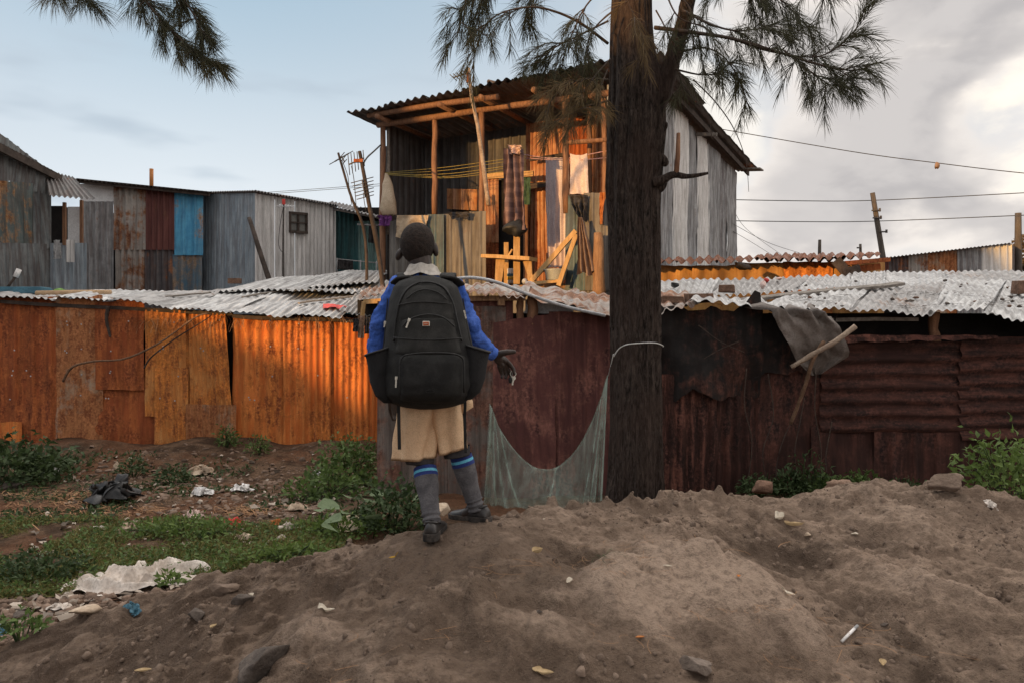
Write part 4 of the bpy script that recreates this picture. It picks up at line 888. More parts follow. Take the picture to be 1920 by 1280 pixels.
wire([(1320, 237, 17.5), (1600, 285, 17), (1757, 306, 16.5), (1920, 325, 16), (2200, 350, 15)], 'wire sloping down right from the tall house roof to the edge', .009)
wire([(1374, 390, 18), (1400, 430, 20), (1465, 478, 24)], 'steep thin wire running down behind the rusty roof', .006)
wire([(1374, 420, 18), (1440, 455, 20), (1500, 475, 24)], 'thin slanting wires right of the tall house', .006, 'thin slanting wires')
wire([(1374, 434, 18), (1410, 455, 20), (1450, 480, 24)], 'thin slanting wires right of the tall house', .006, 'thin slanting wires')
wire([(400, 368, 24), (600, 354, 24), (740, 343, 24)], 'thin wires above the silver shack roof', .007, 'thin wires over the left roofs')
wire([(400, 372, 24), (600, 357, 24), (740, 347, 24)], 'thin wires above the silver shack roof', .007, 'thin wires over the left roofs')
sc = MB().ball(P(1757, 311, 16.45), (.05, .04, .08), nu=10, nv=8); o = sc.build('plastic_scrap', M['brown_cloth'], None, True)
for v in o.data.vertices: v.co += V((.05, .05, .05))*float(fbm(np.array([v.co.x*20]), np.array([v.co.z*20+v.co.y*9]), 5, 3)[0])
setp(centre(o), 'small brown scrap caught on the sloping wire', 'scrap')
# ---- long far shack at the right
fs = thing('long_shack', 'long distant tin shack of mixed grey, brown and white sheets at the right', 'shack', (11.5, 21, 0))
def fy(x): return 486-(x-1640)*29/255
for (x0, x1, m) in ((1600, 1668, 'maroon_tin'), (1666, 1703, 'soot_tin'), (1701, 1742, 'zinc_brown'), (1740, 1797, 'orange_plastic'), (1795, 1842, 'zinc_grey'), (1840, 1897, 'white_tin')):
    rect('wall_sheet', m if m != 'orange_plastic' else 'rust_b', fs, x0, (fy(x0)+1, fy(x1)+1), x1, 560, 19-.01*(x0 % 3), zb=0, pitch=.18 if x0 == 1840 else .09, amp=.03 if x0 == 1840 else .013)
sheet('roof_sheet', M['dark_roof'], fs, P(1590, fy(1590), 18.8), P(1901, fy(1901)-1, 18.8), P(1590, fy(1590)+2, 21.5), P(1890, fy(1890)+2, 21.5), pitch=.1, amp=.01)
sheet('wall_sheet', M['soot_tin'], fs, V((*P(1897, 500, 19).xy, 0)), V((*P(1906, 500, 21).xy, 0)), P(1897, 459, 19), P(1906, 470, 21), pitch=.1, amp=.01)
# ------------------------------------------------------------------ dark rust shack at the right, behind the tree
Yr = 7.9
rs = thing('brown_shack', 'low dark brown tin shack with littered silver roof behind the tree', 'shack', (2, 9.5, 0))
def rr_(m, x0, x1, t, b, off=0., **kw):
    t = t if isinstance(t, tuple) else (t, t)
    bl = P(x0, 640, Yr-off); br = P(x1, 640, Yr-off)
    if b is None: bl.z = br.z = -.12
    else:
        b = b if isinstance(b, tuple) else (b, b); bl.z = P(0, b[0], Yr-off).z; br.z = P(0, b[1], Yr-off).z
    return sheet('wall_sheet', M[m], rs, bl, br, P(x0, t[0], Yr-off), P(x1, t[1], Yr-off), **kw)
rr_('weather_grey', 707, 752, 566, None, .05, prof='box', pitch=.2, amp=.012, crumple=.02, rag=.015)
rr_('weather_grey', 748, 845, 562, None, .02, pitch=.09, amp=.012, crumple=.02)
rr_('weather_grey', 840, 948, 575, None, .04, prof='box', pitch=.16, amp=.013, crumple=.03, rag=.01)
rr_('plum_rust', 882, 962, 562, 640, .03, prof='flat', crumple=.02)
rr_('plum_rust', 925, 1042, (604, 586), None, .07, prof='flat', crumple=.035, rag=.02)
rr_('plum_rust', 1030, 1160, (584, 590), None, .05, prof='box', pitch=.12, amp=.014, crumple=.035, rag=.03)
rr_('rust_dark', 1150, 1262, 590, None, .05, pitch=.1, amp=.014, crumple=.03)
rr_('soot_tarp', 1225, 1425, 580, 745, .12, prof='flat', crumple=.17, rag=.26)
rr_('soot_tarp', 1385, 1560, 590, 700, .07, prof='flat', crumple=.08, rag=.14)
rr_('rust_dark', 1236, 1345, 700, None, .10, pitch=.10, amp=.013, crumple=.025, rag=.03)
rr_('rust_deep', 1340, 1420, 715, None, .07, pitch=.10, amp=.013, crumple=.03, rag=.03)
rr_('rust_deep', 1405, 1555, 640, None, .04, prof='flat', crumple=.06, rag=.02)
def hsheet(m, x0, x1, y0, y1, off, **kw):                # ridges run level
    a, b, c, d = P(x0, y1, Yr-off), P(x1, y1, Yr-off), P(x0, y0, Yr-off), P(x1, y0, Yr-off)
    return sheet('wall_sheet', M[m], rs, c, a, d, b, **kw)
hsheet('rust_deep', 1540, 1815, 640, 810, .08, pitch=.135, amp=.017, crumple=.03, rag=.02)
hsheet('rust_deep', 1800, 2080, 632, 823, .11, pitch=.135, amp=.017, crumple=.03, rag=.02)
hsheet('rust_deep', 2060, 2330, 632, 823, .08, pitch=.135, amp=.017, crumple=.03, rag=.02)
rr_('rust_deep', 1520, 1650, 800, None, .05, prof='flat', crumple=.05)
rr_('rust_deep', 1640, 1812, 805, None, .07, prof='box', pitch=.22, amp=.012, crumple=.04)
rr_('rust_deep', 1805, 2330, 815, None, .06, prof='box', pitch=.22, amp=.012, crumple=.04)
cloth('folded_edge', M['rust_dark'], P(1582, 628, Yr-.14), P(1872, 628, Yr-.14), P(1582, 641, Yr-.20), P(1872, 636, Yr-.20), 6, .012, 3, .012, rs, nu=50, nv=6)
MB().box(V((P(1560, 640, Yr).x, Yr+.95, .92)), (6.6, 1.2, 1.84)).build('dark_inside', M['void'], rs)  # black box, the darkness seen under the right roofs
MB().box(V((P(930, 640, Yr).x, Yr+.9, .84)), (2.1, 1.2, 1.68)).build('dark_inside', M['void'], rs)  # same black filling for the unlit inside left of the tree
post(rs, P(1752, 650, Yr+.05), P(1752, 585, Yr+.05), .05); post(rs, P(998, 610, Yr-.02), P(998, 555, Yr-.02), .05); post(rs, P(975, 610, Yr), P(974, 555, Yr), .035)
MB().plank(P(878, 560, Yr-.1), P(985, 559, Yr-.1), .05, .05).plank(P(940, 561, Yr-.12), P(940, 573, Yr-.12), .07, .05, up=(1, 0, 0)).build('purlin', M['wood'], rs)
MB().plank(P(1330, 601, Yr-.05), P(1720, 598, Yr-.05), .035, .03, seg=5, warp=.01).build('purlin', M['wood_grey'], rs)
rect('white_panel', 'white_board', rs, 985, 562, 1075, 588, Yr+.12, prof='flat')
# the roofs: small brown sheets left of the tree
roofsheet(rs, 'brown_roof', P(872, 556, Yr-.25), P(985, 556, Yr-.22), P(850, 539, 9.2), P(1000, 534, 9.4), pitch=.12, amp=.010, crumple=.05, rag=.05)
roofsheet(rs, 'brown_roof', P(975, 557, Yr-.15), P(1095, 583, Yr-.30), P(985, 533, 9.6), P(1080, 543, 9.6), pitch=.30, amp=.018, crumple=.05, rag=.05)
roofsheet(rs, 'brown_roof', P(1048, 566, Yr-.25), P(1170, 600, Yr-.35), P(1070, 549, 9.2), P(1180, 552, 9.2), pitch=.12, amp=.011, crumple=.04, rag=.04)
# right of the tree
ww = dict(pitch=.098, amp=.0095, crumple=.035, rag=.02)
roofsheet(rs, 'brown_roof', P(1228, 584, Yr-.3), P(1300, 582, Yr-.3), P(1225, 552, 9.0), P(1330, 552, 9.0), pitch=.16, amp=.014, crumple=.06, rag=.06)
roofsheet(rs, 'silver_roof', P(1215, 560, 8.8), P(1330, 557, 8.8), P(1210, 530, 10.2), P(1350, 526, 10.4), **ww)
roofsheet(rs, 'roof_grey', P(1300, 560, 8.9), P(1480, 548, 9.0), P(1330, 527, 10.4), P(1520, 519, 10.8), pitch=.12, amp=.014, crumple=.02, rag=.03)
roofsheet(rs, 'silver_roof', P(1462, 552, 9.1), P(1660, 532, 9.4), P(1490, 520, 10.8), P(1660, 513, 11.2), pitch=.12, amp=.014, crumple=.02, rag=.03)
roofsheet(rs, 'silver_roof', P(1290, 572, Yr-.3), P(1440, 582, Yr-.32), P(1310, 551, 8.8), P(1440, 560, 8.7), pitch=.13, amp=.012, crumple=.05, rag=.05)
roofsheet(rs, 'silver_roof', P(1428, 572, Yr-.28), P(1592, 585, Yr-.3), P(1490, 549, 9.2), P(1640, 540, 9.3), **ww)
roofsheet(rs, 'roof_grey', P(1585, 583, Yr-.32), P(1752, 585, Yr-.3), P(1625, 533, 9.4), P(1790, 531, 9.5), **ww)
roofsheet(rs, 'silver_roof', P(1742, 580, Yr-.30), P(1850, 584, Yr-.3), P(1780, 531, 9.5), P(1890, 526, 9.5), **ww)
roofsheet(rs, 'silver_roof', P(1840, 586, Yr-.35), P(2060, 618, Yr-.4), P(1870, 531, 9.4), P(2090, 536, 9.4), **ww)
roofsheet(rs, 'silver_roof', P(1585, 549, 9.2), P(1800, 537, 9.3), P(1600, 510, 11.0), P(1790, 508, 11.2), **ww)
roofsheet(rs, 'roof_grey', P(1790, 540, 9.2), P(2060, 538, 9.2), P(1770, 511, 11.0), P(2040, 508, 11.2), **ww)
sheet('roof_sheet', M['silver_roof'], rs, P(2040, 616, Yr-.35), P(2330, 620, Yr-.35), P(2060, 520, 10.5), P(2330, 520, 10.5), **ww)

def single(o, label, cat, group=None): return setp(centre(o), label, cat, group)
single(MB().plank(P(1412, 560, 8.75), P(1690, 532, 9.05), .15, .03, seg=8, warp=.006, up=(0, 1, .2)).build('plank', M['wood_grey']), 'long grey plank lying across the littered silver roof', 'plank')
single(MB().box(P(1311, 560, 8.3), (.27, .16, .09), Matrix.Rotation(.15, 3, 'Z'), .012).build('brick', M['brick'], bevel=.008), 'flat brown brick near the roof edge just right of the trunk', 'brick')
single(MB().box(P(1363, 542, 8.8), (.18, .14, .09), Matrix.Rotation(-.3, 3, 'Z'), .012).build('brick', M['brick'], bevel=.008), 'chunky brick higher up the roof above the grey tarp', 'brick')
single(MB().box(P(1917, 539, 8.6), (.16, .14, .14), Matrix.Rotation(-.1, 3, 'Z'), .012).build('brick', M['brick'], bevel=.008), 'brown brick on the silver roof at the right edge', 'brick')
single(MB().box(P(1262, 562, 8.3), (.22, .10, .06), Matrix.Rotation(.1, 3, 'Z'), .015).build('brick', M['brick'], bevel=.008), 'thin broken brick on the roof touching the trunk', 'brick')
def roofbit(px, py, Y, s, m, label, cat, name, seed, group=None):
    o = rock(name, M[m], P(px, py, Y), s, seed, None, random.uniform(0, 6), sub=2, sink=.2); return setp(o, label, cat, group)
roofbit(1437, 529, 9.9, (.09, .05, .035), 'red', 'small red scrap on the roof left of the long plank', 'scrap', 'scrap', 3)
roofbit(1461, 526, 10.0, (.09, .05, .03), 'pink_cloth', 'pinkish scrap on the roof beside the red scrap', 'scrap', 'scrap', 4)
roofbit(1265, 538, 9.4, (.07, .06, .045), 'plastic_black', 'small dark red and black scrap on the roof right of the trunk', 'scrap', 'scrap', 5)
roofbit(1432, 540, 9.2, (.05, .05, .06), 'pink_cloth', 'pale pink lump on the roof above the tarp', 'scrap', 'scrap', 6)
for i in range(34):
    px = random.uniform(1500, 1915); py = random.uniform(528, 578); Y = 9.6-(py-525)*.034
    roofbit(px, py, Y-.02, (random.uniform(.02, .045), random.uniform(.02, .04), .018), random.choice(['stone_dark', 'stone_dark', 'brick']), 'dark pebble or clod lying on the right silver roof', 'pebble', 'pebble', 50+i, 'dark pebbles scattered on the right roof')
spots = [(*P(x, y, 9.5-(y-525)*.034-.03), .16, .05, .012) for x, y in ((1690, 552), (1740, 548), (1790, 552), (1830, 572), (1870, 566), (1720, 575), (1840, 556), (1600, 556), (1560, 566), (1500, 560), (1370, 566), (1650, 540))]
setp(link('roof_litter', curls('roof_litter', spots, 330, .12, .0035, 'twig', .6, .25), M['twig']), 'dark twigs and dead leaves littering the right silver roof', 'litter', kind='stuff')

# curved grey pipe over the small roof
stick('plastic_pipe', [P(850, 524, 7.9), P(885, 521, 7.75), P(930, 529, 7.55), P(990, 552, 7.45), P(1060, 575, 7.4), P(1135, 592, 7.3)], .017, 'alu', 'grey bent pipe arching over the small brown roof left of the trunk', 'pipe', 30, .9, .03)

# ---- torn grey tarp and the two sticks on it
o = MB(); nu, nv = 44, 46
rows = [  # photo outline of the tarp, row by row: left and right edge
    (0.0, (1368, 556), (1520, 566), 8.6), (.14, (1400, 574), (1545, 584), Yr-.32), (.22, (1440, 586), (1562, 588), Yr-.42), (.45, (1462, 622), (1574, 612), Yr-.40),
    (.65, (1480, 655), (1586, 648), Yr-.34), (.8, (1492, 676), (1588, 668), Yr-.28), (.92, (1506, 690), (1560, 688), Yr-.24), (1.0, (1522, 704), (1540, 700), Yr-.22)]
tv = np.linspace(0, 1, nv); ks = [r[0] for r in rows]; ips = [np.interp(tv, ks, [f(r) for r in rows]) for f in (lambda r: r[1][0], lambda r: r[1][1], lambda r: r[2][0], lambda r: r[2][1], lambda r: r[3])]
tu = np.linspace(0, 1, nu); vs = []
for j in range(nv):
    for i in range(nu):
        u = tu[i]; p = P(ips[0][j]*(1-u)+ips[2][j]*u, ips[1][j]*(1-u)+ips[3][j]*u, ips[4][j]); vs.append(p)
vs = np.array([tuple(v) for v in vs]); uu, vv = np.meshgrid(tu, tv); uu = uu.ravel(); vv = vv.ravel()
fold = .075*np.sin(uu*16+fbm(uu*2, vv*2, 4, 2)*3)*np.exp(-((vv-.2)/.2)**2)+.07*fbm(uu*3, vv*3, 8, 4)+.09*(ridged(uu*2.2+vv*.8, vv*2.0, 12, 2)-.6)
vs[:, 1] -= fold; vs[:, 2] += .5*fold*(vv < .25)
setp(centre(link('tarp', np_mesh('tarp', vs, grid_faces(nu, nv)), M['tarp'])), 'torn grey tarp hanging in folds off the right roof edge', 'tarp')
stick('stick', [P(1484, 688, Yr-.42), P(1530, 660, Yr-.52), P(1566, 640, Yr-.55), P(1604, 612, Yr-.56)], .022, 'stick', 'pale broken stick lying across the grey tarp', 'stick', 16, 1.2, .12)
stick('stick', [P(1545, 640, Yr-.50), P(1525, 672, Yr-.50), P(1512, 715, Yr-.42), P(1497, 757, Yr-.34), P(1482, 794, Yr-.28)], .021, 'bough', 'darker stick hanging down from the pale stick at the tarp', 'stick', 16, .8, .15)
for k, pts in enumerate([[(1508, 745), (1500, 790), (1490, 850), (1500, 915)], [(1530, 700), (1528, 770), (1540, 850), (1530, 915)], [(1440, 700), (1450, 780), (1430, 850), (1445, 925)], [(1500, 760), (1470, 820), (1455, 880), (1462, 925)], [(1560, 790), (1548, 860), (1556, 915)], [(1400, 690), (1396, 760), (1410, 830), (1400, 915)], [(1385, 640), (1350, 655), (1320, 672)], [(1310, 610), (1350, 640), (1395, 660)]]):
    t_ = [P(x, y, Yr-.22-.04*(k % 3)) for x, y in pts]
    stick('dry_vine', t_, .0055, 'twig', 'thin dry vine stem clinging to the dark shack wall below the tarp', 'vine', 20, .6, .3, 'dry vines on the dark wall')

# ---- rusty shack behind with the lit strip under its eave
bk = thing('back_shack', 'rusty roofed shack with a bright orange lit strip, behind the right roofs', 'shack', (4, 12.5, 0))
for k, (x0, x1, m, t0) in enumerate([(1195, 1300, 'orange_wall', 498), (1298, 1380, 'orange_wall', 498), (1378, 1470, 'orange_wall', 494), (1468, 1560, 'rust_ochre', 492), (1556, 1660, 'orange_wall', 492)]):
    rect('wall_sheet', m, bk, x0, t0, x1, 560, 11.9-.02*(k % 2), zb=0, pitch=.3, amp=.02, crumple=.05, rag=.02)
for k in range(6):
    x0, x1 = 1190+75*k, 1190+75*(k+1)+4; y = lambda x: 497-(x-1190)*13/450
    roofsheet(bk, 'rust_roof', P(x0, y(x0), 11.45), P(x1, y(x1)-(6 if k == 5 else 0), 11.45), P(x0+8, y(x0)-10, 13.0), P(x1+8, y(x1)-10, 13.0), pitch=.15, amp=.022, crumple=.02, rag=.02)
roofsheet(bk, 'rust_roof', P(1425, 489, 11.4), P(1642, 484, 11.4), P(1435, 476, 13), P(1630, 474, 13), pitch=.15, amp=.025, crumple=.02, rag=.02)
MB().plank(P(1567, 488, 11.35), P(1588, 512, 11.3), .14, .05).plank(P(1580, 512, 11.3), P(1612, 504, 11.3), .12, .05).build('broken_beam', M['wood_dark'], bk)
MB().plank(P(1584, 494, 11.36), P(1668, 487, 11.4), .06, .05).plank(P(1600, 505, 11.5), P(1650, 500, 11.5), .09, .04).build('eave_board', M['rust_a'], bk)
MB().box(V((P(1425, 500, 13.4).x, 13.3, 1.6)), (3.6, 2.0, 1.5)).build('dark_inside', M['void'], bk)  # black box painting the unlit inside under the rusty roof
roofbit(1392, 505, 11.2, (.14, .08, .08), 'soot_tarp', 'dark rag lump in front of the orange strip', 'rag', 'rag', 9)

# ------------------------------------------------------------------ mosquito net between the shack and the tree
def net_grid():
    tx = np.array([918, 935, 960, 990, 1015, 1042, 1070, 1092, 1112, 1128, 1140]); ty = np.array([757, 800, 838, 868, 879, 876, 855, 825, 785, 742, 703])
    bxp = np.array([905, 925, 955, 990, 1015, 1042, 1070, 1090, 1106, 1118, 1128]); by = np.array([985, 985, 985, 985, 985, 985, 980, 975, 970, 965, 962])
    k = np.linspace(0, 1, 11); u = np.linspace(0, 1, 110); v = np.linspace(0, 1, 44)
    TX, TY, BX, BY = [np.interp(u, k, a) for a in (tx, ty, bxp, by)]
    TX, TY = np.interp(u, k, tx), np.array([p.y for p in spline([(a, b, 0) for a, b in zip(tx, ty)], 110)])
    Yt = 7.62-.95*u**1.2
    vs = []
    for j, vv in enumerate(v):
        px = TX*(1-vv)+BX*vv; py = TY*(1-vv)+BY*vv
        pleat = (.012+.075*vv)*np.sin(u*55+3*np.sin(u*9)+vv*1.5)*(abs(u-.5)*2)**1.2+.06*vv*np.sin(u*14+1)+.03*fbm(u*9, u*0+vv*2.0, 5, 3)
        Y = Yt-.25*vv*np.sin(u*3.14)-pleat-.1*vv
        vs.append(np.stack([(px-960)/F*Y, Y, CZ+(640-py)/F*Y], -1))
    return np.concatenate(vs)
nm_ = np_mesh('mosquito_net', net_grid(), grid_faces(110, 44)); U_, V_ = np.meshgrid(np.linspace(0, 1, 110), np.linspace(0, 1, 44)); fo = np.zeros_like(U_)
for u0, u1, sg in ((.985, .985, .02), (.965, .91, .012), (.955, .85, .012), (.94, .76, .014), (.90, .66, .010), (.02, .03, .02), (.05, .12, .014), (.07, .20, .012), (.12, .30, .010), (.5, .42, .008)):
    fo += np.exp(-((U_-(u0+(u1-u0)*V_+.01*fbm(V_*4, U_*0+u1*9, 3, 2)))/(sg*(.6+.8*V_)))**2)*(.55+.45*(1-V_))
fo += .5*np.exp(-(V_/.03)**2)
at = nm_.attributes.new('fold', 'FLOAT', 'POINT'); at.data.foreach_set('value', np.clip(fo, 0, 1.2).ravel().astype(np.float32))
o = link('mosquito_net', nm_, M['net'])
setp(centre(o), 'pale green mosquito net hung slack between the shack and the trunk', 'net')
hem = MB().tube([V((x, y-.004, z)) for x, y, z in net_grid()[:110]], .0045, 5).build('net_hem', M['net'], o, True)
single(MB().tube([V((x, y, z)) for x, y, z in [tuple(P(1141, 704, 6.6)), tuple(P(1150, 664, 6.27))]], .004, 5).build('net_cord', M['white_line'], None, True), 'short cord tying the net corner to the trunk', 'cord')

# ------------------------------------------------------------------ the big casuarina
Yt = 6.45
tree = thing('casuarina_tree', 'big rough trunked casuarina tree in front of the brown shack', 'tree', (*P(1190, 940, Yt).xy, 0))
TR = [(1010, 1132, 1252), (960, 1131, 1249), (930, 1133, 1246), (880, 1139, 1243), (800, 1143, 1242), (700, 1144, 1241), (600, 1143, 1240), (500, 1141, 1239), (400, 1138, 1238), (350, 1136, 1240), (300, 1136, 1244), (250, 1137, 1250), (200, 1139, 1249), (160, 1141, 1247), (120, 1143, 1233), (80, 1144, 1226), (40, 1146, 1224), (0, 1147, 1223), (-80, 1150, 1218), (-200, 1155, 1212), (-420, 1162, 1204)]
yy = np.linspace(1010, -420, 170); L_ = np.interp(-yy, [-t[0] for t in TR], [t[1] for t in TR]); R_ = np.interp(-yy, [-t[0] for t in TR], [t[2] for t in TR])
na = 120; ang = np.linspace(0, 2*math.pi, na+1)[:-1]; vs = []
for k, y in enumerate(yy):
    cx = (L_[k]+R_[k])/2; r = (R_[k]-L_[k])/2/F*Yt; c = P(cx, y, Yt)
    s = c.z; but = 1+.12*np.clip((.55-s)/.6, 0, 1)*np.cos(ang*5+1)
    strip = ridged(np.cos(ang)*5+s*.22, np.sin(ang)*5+s*.35, 3, 3); fine = fbm(np.cos(ang)*14+s*1.3, np.sin(ang)*14+s*1.1, 9, 3)
    rad = r*but*(.92+.24*(strip-.5)+.04*fine+.05*fbm(np.cos(ang)*1.2+s*.8, np.sin(ang)*1.2+s*.6, 19, 2))
    vs.append(np.stack([c.x+np.cos(ang)*rad, c.y+np.sin(ang)*rad, np.full(na, c.z)], -1))
link('trunk', np_mesh('trunk', np.concatenate(vs), grid_faces(na, len(yy), wrap=True)), M['bark'], tree)
def limb(pts, r0, r1, n=26, name='branch', m='bark', jit=.10):
    q = spline([P(*p) for p in pts], n); return q, MB().tube(q, [r0+(r1-r0)*k/(n-1) for k in range(n)], 9, jit=jit).build(name, M[m], tree, True)
limb([(1222, 220, 6.42), (1246, 160, 6.40), (1264, 100, 6.38), (1284, 30, 6.3), (1300, -60, 6.2), (1330, -200, 6.0)], .085, .045)
q, br = limb([(1225, 342, 6.3), (1242, 338, 6.28), (1262, 328, 6.25), (1290, 331, 6.2), (1328, 325, 6.15)], .048, .010, 16)
MB().tube([P(1268, 330, 6.24), P(1271, 290, 6.24), P(1272, 250, 6.24)], [.022, .02, .016], 7, jit=.1).build('stub', M['wood_z'], br, True)
for (x, y, r) in ((1240, 300, .05), (1246, 306, .028), (1236, 256, .045), (1243, 236, .04), (1236, 345, .06)):
  o = MB().ball(P(x, y, 6.36), (r, r, r*1.2), nu=10, nv=8).build('knot', M['bark'], tree, True)
  for v in o.data.vertices: v.co += V((.02, .02, .02))*float(fbm(np.array([v.co.x*20]), np.array([v.co.z*20]), 5, 2)[0])
single(MB().tube(spline([P(1151, 668, 6.21), P(1160, 654, 6.16), P(1175, 646, 6.10), P(1205, 643, 6.10), P(1230, 643, 6.16), P(1243, 648, 6.34), P(1243, 650, 6.5)], 24), .0045, 5).build('string', M['white_line'], None, True), 'pale string tied around the big trunk', 'string')

needles = {'needle': [], 'needle_dry': []}
def twig_needles(q, key, step=.0058, L=(.12, .25), w=.0014, ang=.52, grav=.28, start=.15):
    q = np.array([tuple(p) for p in q]); seg = np.linalg.norm(np.diff(q, axis=0), axis=1); cum = np.concatenate([[0], np.cumsum(seg)]); T = cum[-1]
    n = max(4, int(T*(1-start)/step)); s = np.sort(RNG.uniform(start*T, T, n))
    base = np.stack([np.interp(s, cum, q[:, i]) for i in range(3)], -1); nx = np.stack([np.interp(np.minimum(s+.02, T), cum, q[:, i]) for i in range(3)], -1); pv = np.stack([np.interp(s-.02, cum, q[:, i]) for i in range(3)], -1)
    d = nx-pv; d /= np.linalg.norm(d, axis=1, keepdims=True)+1e-9
    r = RNG.normal(size=(n, 3)); r -= d*np.sum(r*d, 1, keepdims=True); r /= np.linalg.norm(r, axis=1, keepdims=True)+1e-9
    a = ang*RNG.uniform(.5, 1.3, n)[:, None]
    dd = d*np.cos(a)+r*np.sin(a); dd[:, 2] -= grav*.4; dd /= np.linalg.norm(dd, axis=1, keepdims=True)
    l = RNG.uniform(*L, n)[:, None]*(1-.35*(s/T)[:, None]); mid = base+dd*l*.55; d2 = dd.copy(); d2[:, 2] -= grav; d2 /= np.linalg.norm(d2, axis=1, keepdims=True); tip = mid+d2*l*.5
    sd = np.cross(dd, np.array([.1, 1, .05])); sd /= np.linalg.norm(sd, axis=1, keepdims=True)+1e-9; ww = w*RNG.uniform(.7, 1.2, n)[:, None]
    needles[key].append(np.stack([base-sd*ww, base+sd*ww, mid+sd*ww, mid-sd*ww, tip], 1))
def flush(name, parent):
    for key, lst in needles.items():
        if not lst: continue
        a = np.concatenate(lst); n = len(a); k = np.arange(n)[:, None]*5
        link(name, np_mesh(name, a.reshape(-1, 3), k+np.array([[0, 1, 2, 3]]), k+np.array([[3, 2, 4]])), M[key], parent, smooth=False); needles[key] = []
def bough(pts, r0=.012, nt=10, tl=(.25, .55), key='needle', t0=.25, droop=1.0, spread=.6, parent=None, dense=1.0, twigs=None, fwd=.7, own=True):
    """a thin branch with hanging needle-clad twigs"""
    q = spline([P(*p) if not isinstance(p, V) else p for p in pts], 28); twigs.tube(q, [r0*(1-.8*k/27) for k in range(28)], 5)
    if own: twig_needles(q[16:], key, .008/dense)
    for i in range(nt):
        t = t0+(1-t0)*(i+random.random())/nt; k = min(26, int(t*27)); p = q[k]; d = (q[k+1]-q[k]).normalized()
        l = random.uniform(*tl)*(1.1-.5*t); side = V((random.gauss(0, spread), random.gauss(0, spread), random.gauss(.1, .4)))
        dd = (d*fwd+side).normalized(); pp = [p]; cur = p.copy()
        for s in range(6):
            cur = cur+dd*l/6; dd = (dd+V((0, 0, -.24*droop))).normalized(); pp.append(cur.copy())
        twigs.tube(pp, [.0045*(1-.12*s) for s in range(7)], 4); twig_needles(pp, key, .0058/dense, start=.05)
tw = MB()
B = lambda *a, **k: bough(*a, twigs=tw, **k)
# left side: long arch and drooping twigs
B([(1140, 82, 6.35), (1090, 45, 6.2), (1040, 22, 6.1), (990, 14, 6.0), (930, 30, 5.9), (900, 70, 5.9), (885, 130, 5.9)], .013, 13, (.22, .45), t0=.45)
B([(1000, -90, 6.0), (930, -70, 5.9), (890, -30, 5.9), (868, 20, 5.9), (858, 70, 5.9)], .012, 16, (.25, .45), t0=.2)
B([(1050, -100, 6.1), (960, -60, 6.1), (910, -10, 6.1), (895, 45, 6.1)], .010, 14, (.2, .45), t0=.2)
B([(1130, -60, 6.3), (1050, -50, 6.2), (1000, -10, 6.2), (985, 40, 6.2)], .010, 12, (.22, .42), t0=.3)
B([(1140, 40, 6.3), (1080, 70, 6.2), (1040, 90, 6.1), (1010, 120, 6.1)], .009, 12, (.25, .5), t0=.3)
B([(1150, -40, 6.2), (1100, 10, 6.1), (1070, 70, 6.05), (1050, 130, 6.05)], .009, 12, (.25, .45), t0=.3)
B([(1150, 20, 6.2), (1110, 60, 6.1), (1095, 120, 6.0), (1090, 180, 6.0)], .008, 12, (.2, .4), t0=.3)
B([(1140, 150, 6.2), (1090, 150, 6.0), (1045, 175, 5.9), (1020, 215, 5.9)], .009, 9, (.22, .4), 'needle_dry', t0=.2, dense=1.2)
B([(1140, 190, 6.2), (1100, 200, 6.0), (1060, 220, 5.9), (1015, 240, 5.85)], .008, 7, (.18, .34), 'needle_dry', t0=.2, dense=1.2)
B([(1145, 110, 6.2), (1110, 150, 6.0), (1085, 190, 5.95), (1070, 240, 5.95)], .007, 7, (.18, .34), 'needle_dry', t0=.2, dense=1.2)
B([(1140, 130, 6.15), (1125, 170, 6.0), (1120, 220, 5.95)], .006, 8, (.15, .3), 'needle_dry', t0=.2)
# right side
B([(1228, 52, 6.3), (1290, 60, 6.1), (1370, 72, 5.9), (1450, 95, 5.75), (1530, 120, 5.7), (1590, 132, 5.7), (1625, 128, 5.7)], .018, 22, (.25, .45), t0=.42, droop=.8)
B([(1370, 72, 5.9), (1450, 98, 5.8), (1540, 105, 5.7), (1600, 60, 5.7), (1640, 8, 5.7)], .009, 15, (.18, .32), t0=.45, droop=.1, spread=.45)
B([(1280, 20, 6.2), (1330, 45, 6.0), (1380, 58, 5.9), (1440, 55, 5.8), (1500, 75, 5.8)], .011, 16, (.25, .5), t0=.4, droop=.8)
B([(1300, -40, 6.1), (1370, -50, 6.0), (1430, -25, 5.9), (1480, 15, 5.9), (1530, 70, 5.9)], .012, 18, (.25, .45), t0=.3)
B([(1290, -60, 6.0), (1360, -70, 6.0), (1400, -30, 6.0), (1415, 30, 6.0)], .010, 16, (.25, .5), t0=.3)
B([(1300, -120, 6.1), (1400, -110, 6.0), (1480, -60, 6.0), (1560, -10, 6.0)], .012, 18, (.2, .4), t0=.4, droop=.5)
B([(1270, 100, 6.3), (1320, 90, 6.2), (1360, 110, 6.1), (1390, 160, 6.1), (1405, 205, 6.1)], .009, 9, (.2, .4), t0=.35)
B([(1265, 130, 6.3), (1310, 140, 6.2), (1345, 138, 6.2), (1362, 125, 6.2)], .009, 9, (.2, .4), t0=.35)
B([(1250, -20, 6.2), (1290, 10, 6.1), (1310, 70, 6.1), (1320, 140, 6.1)], .008, 8, (.2, .42), t0=.3)
B([(1230, 20, 6.2), (1250, 60, 6.1), (1270, 130, 6.1), (1285, 180, 6.1)], .007, 6, (.2, .35), t0=.3)
B([(1240, -40, 6.0), (1270, 30, 5.9), (1330, 60, 5.9), (1350, 130, 5.9)], .008, 7, (.2, .35), t0=.3)
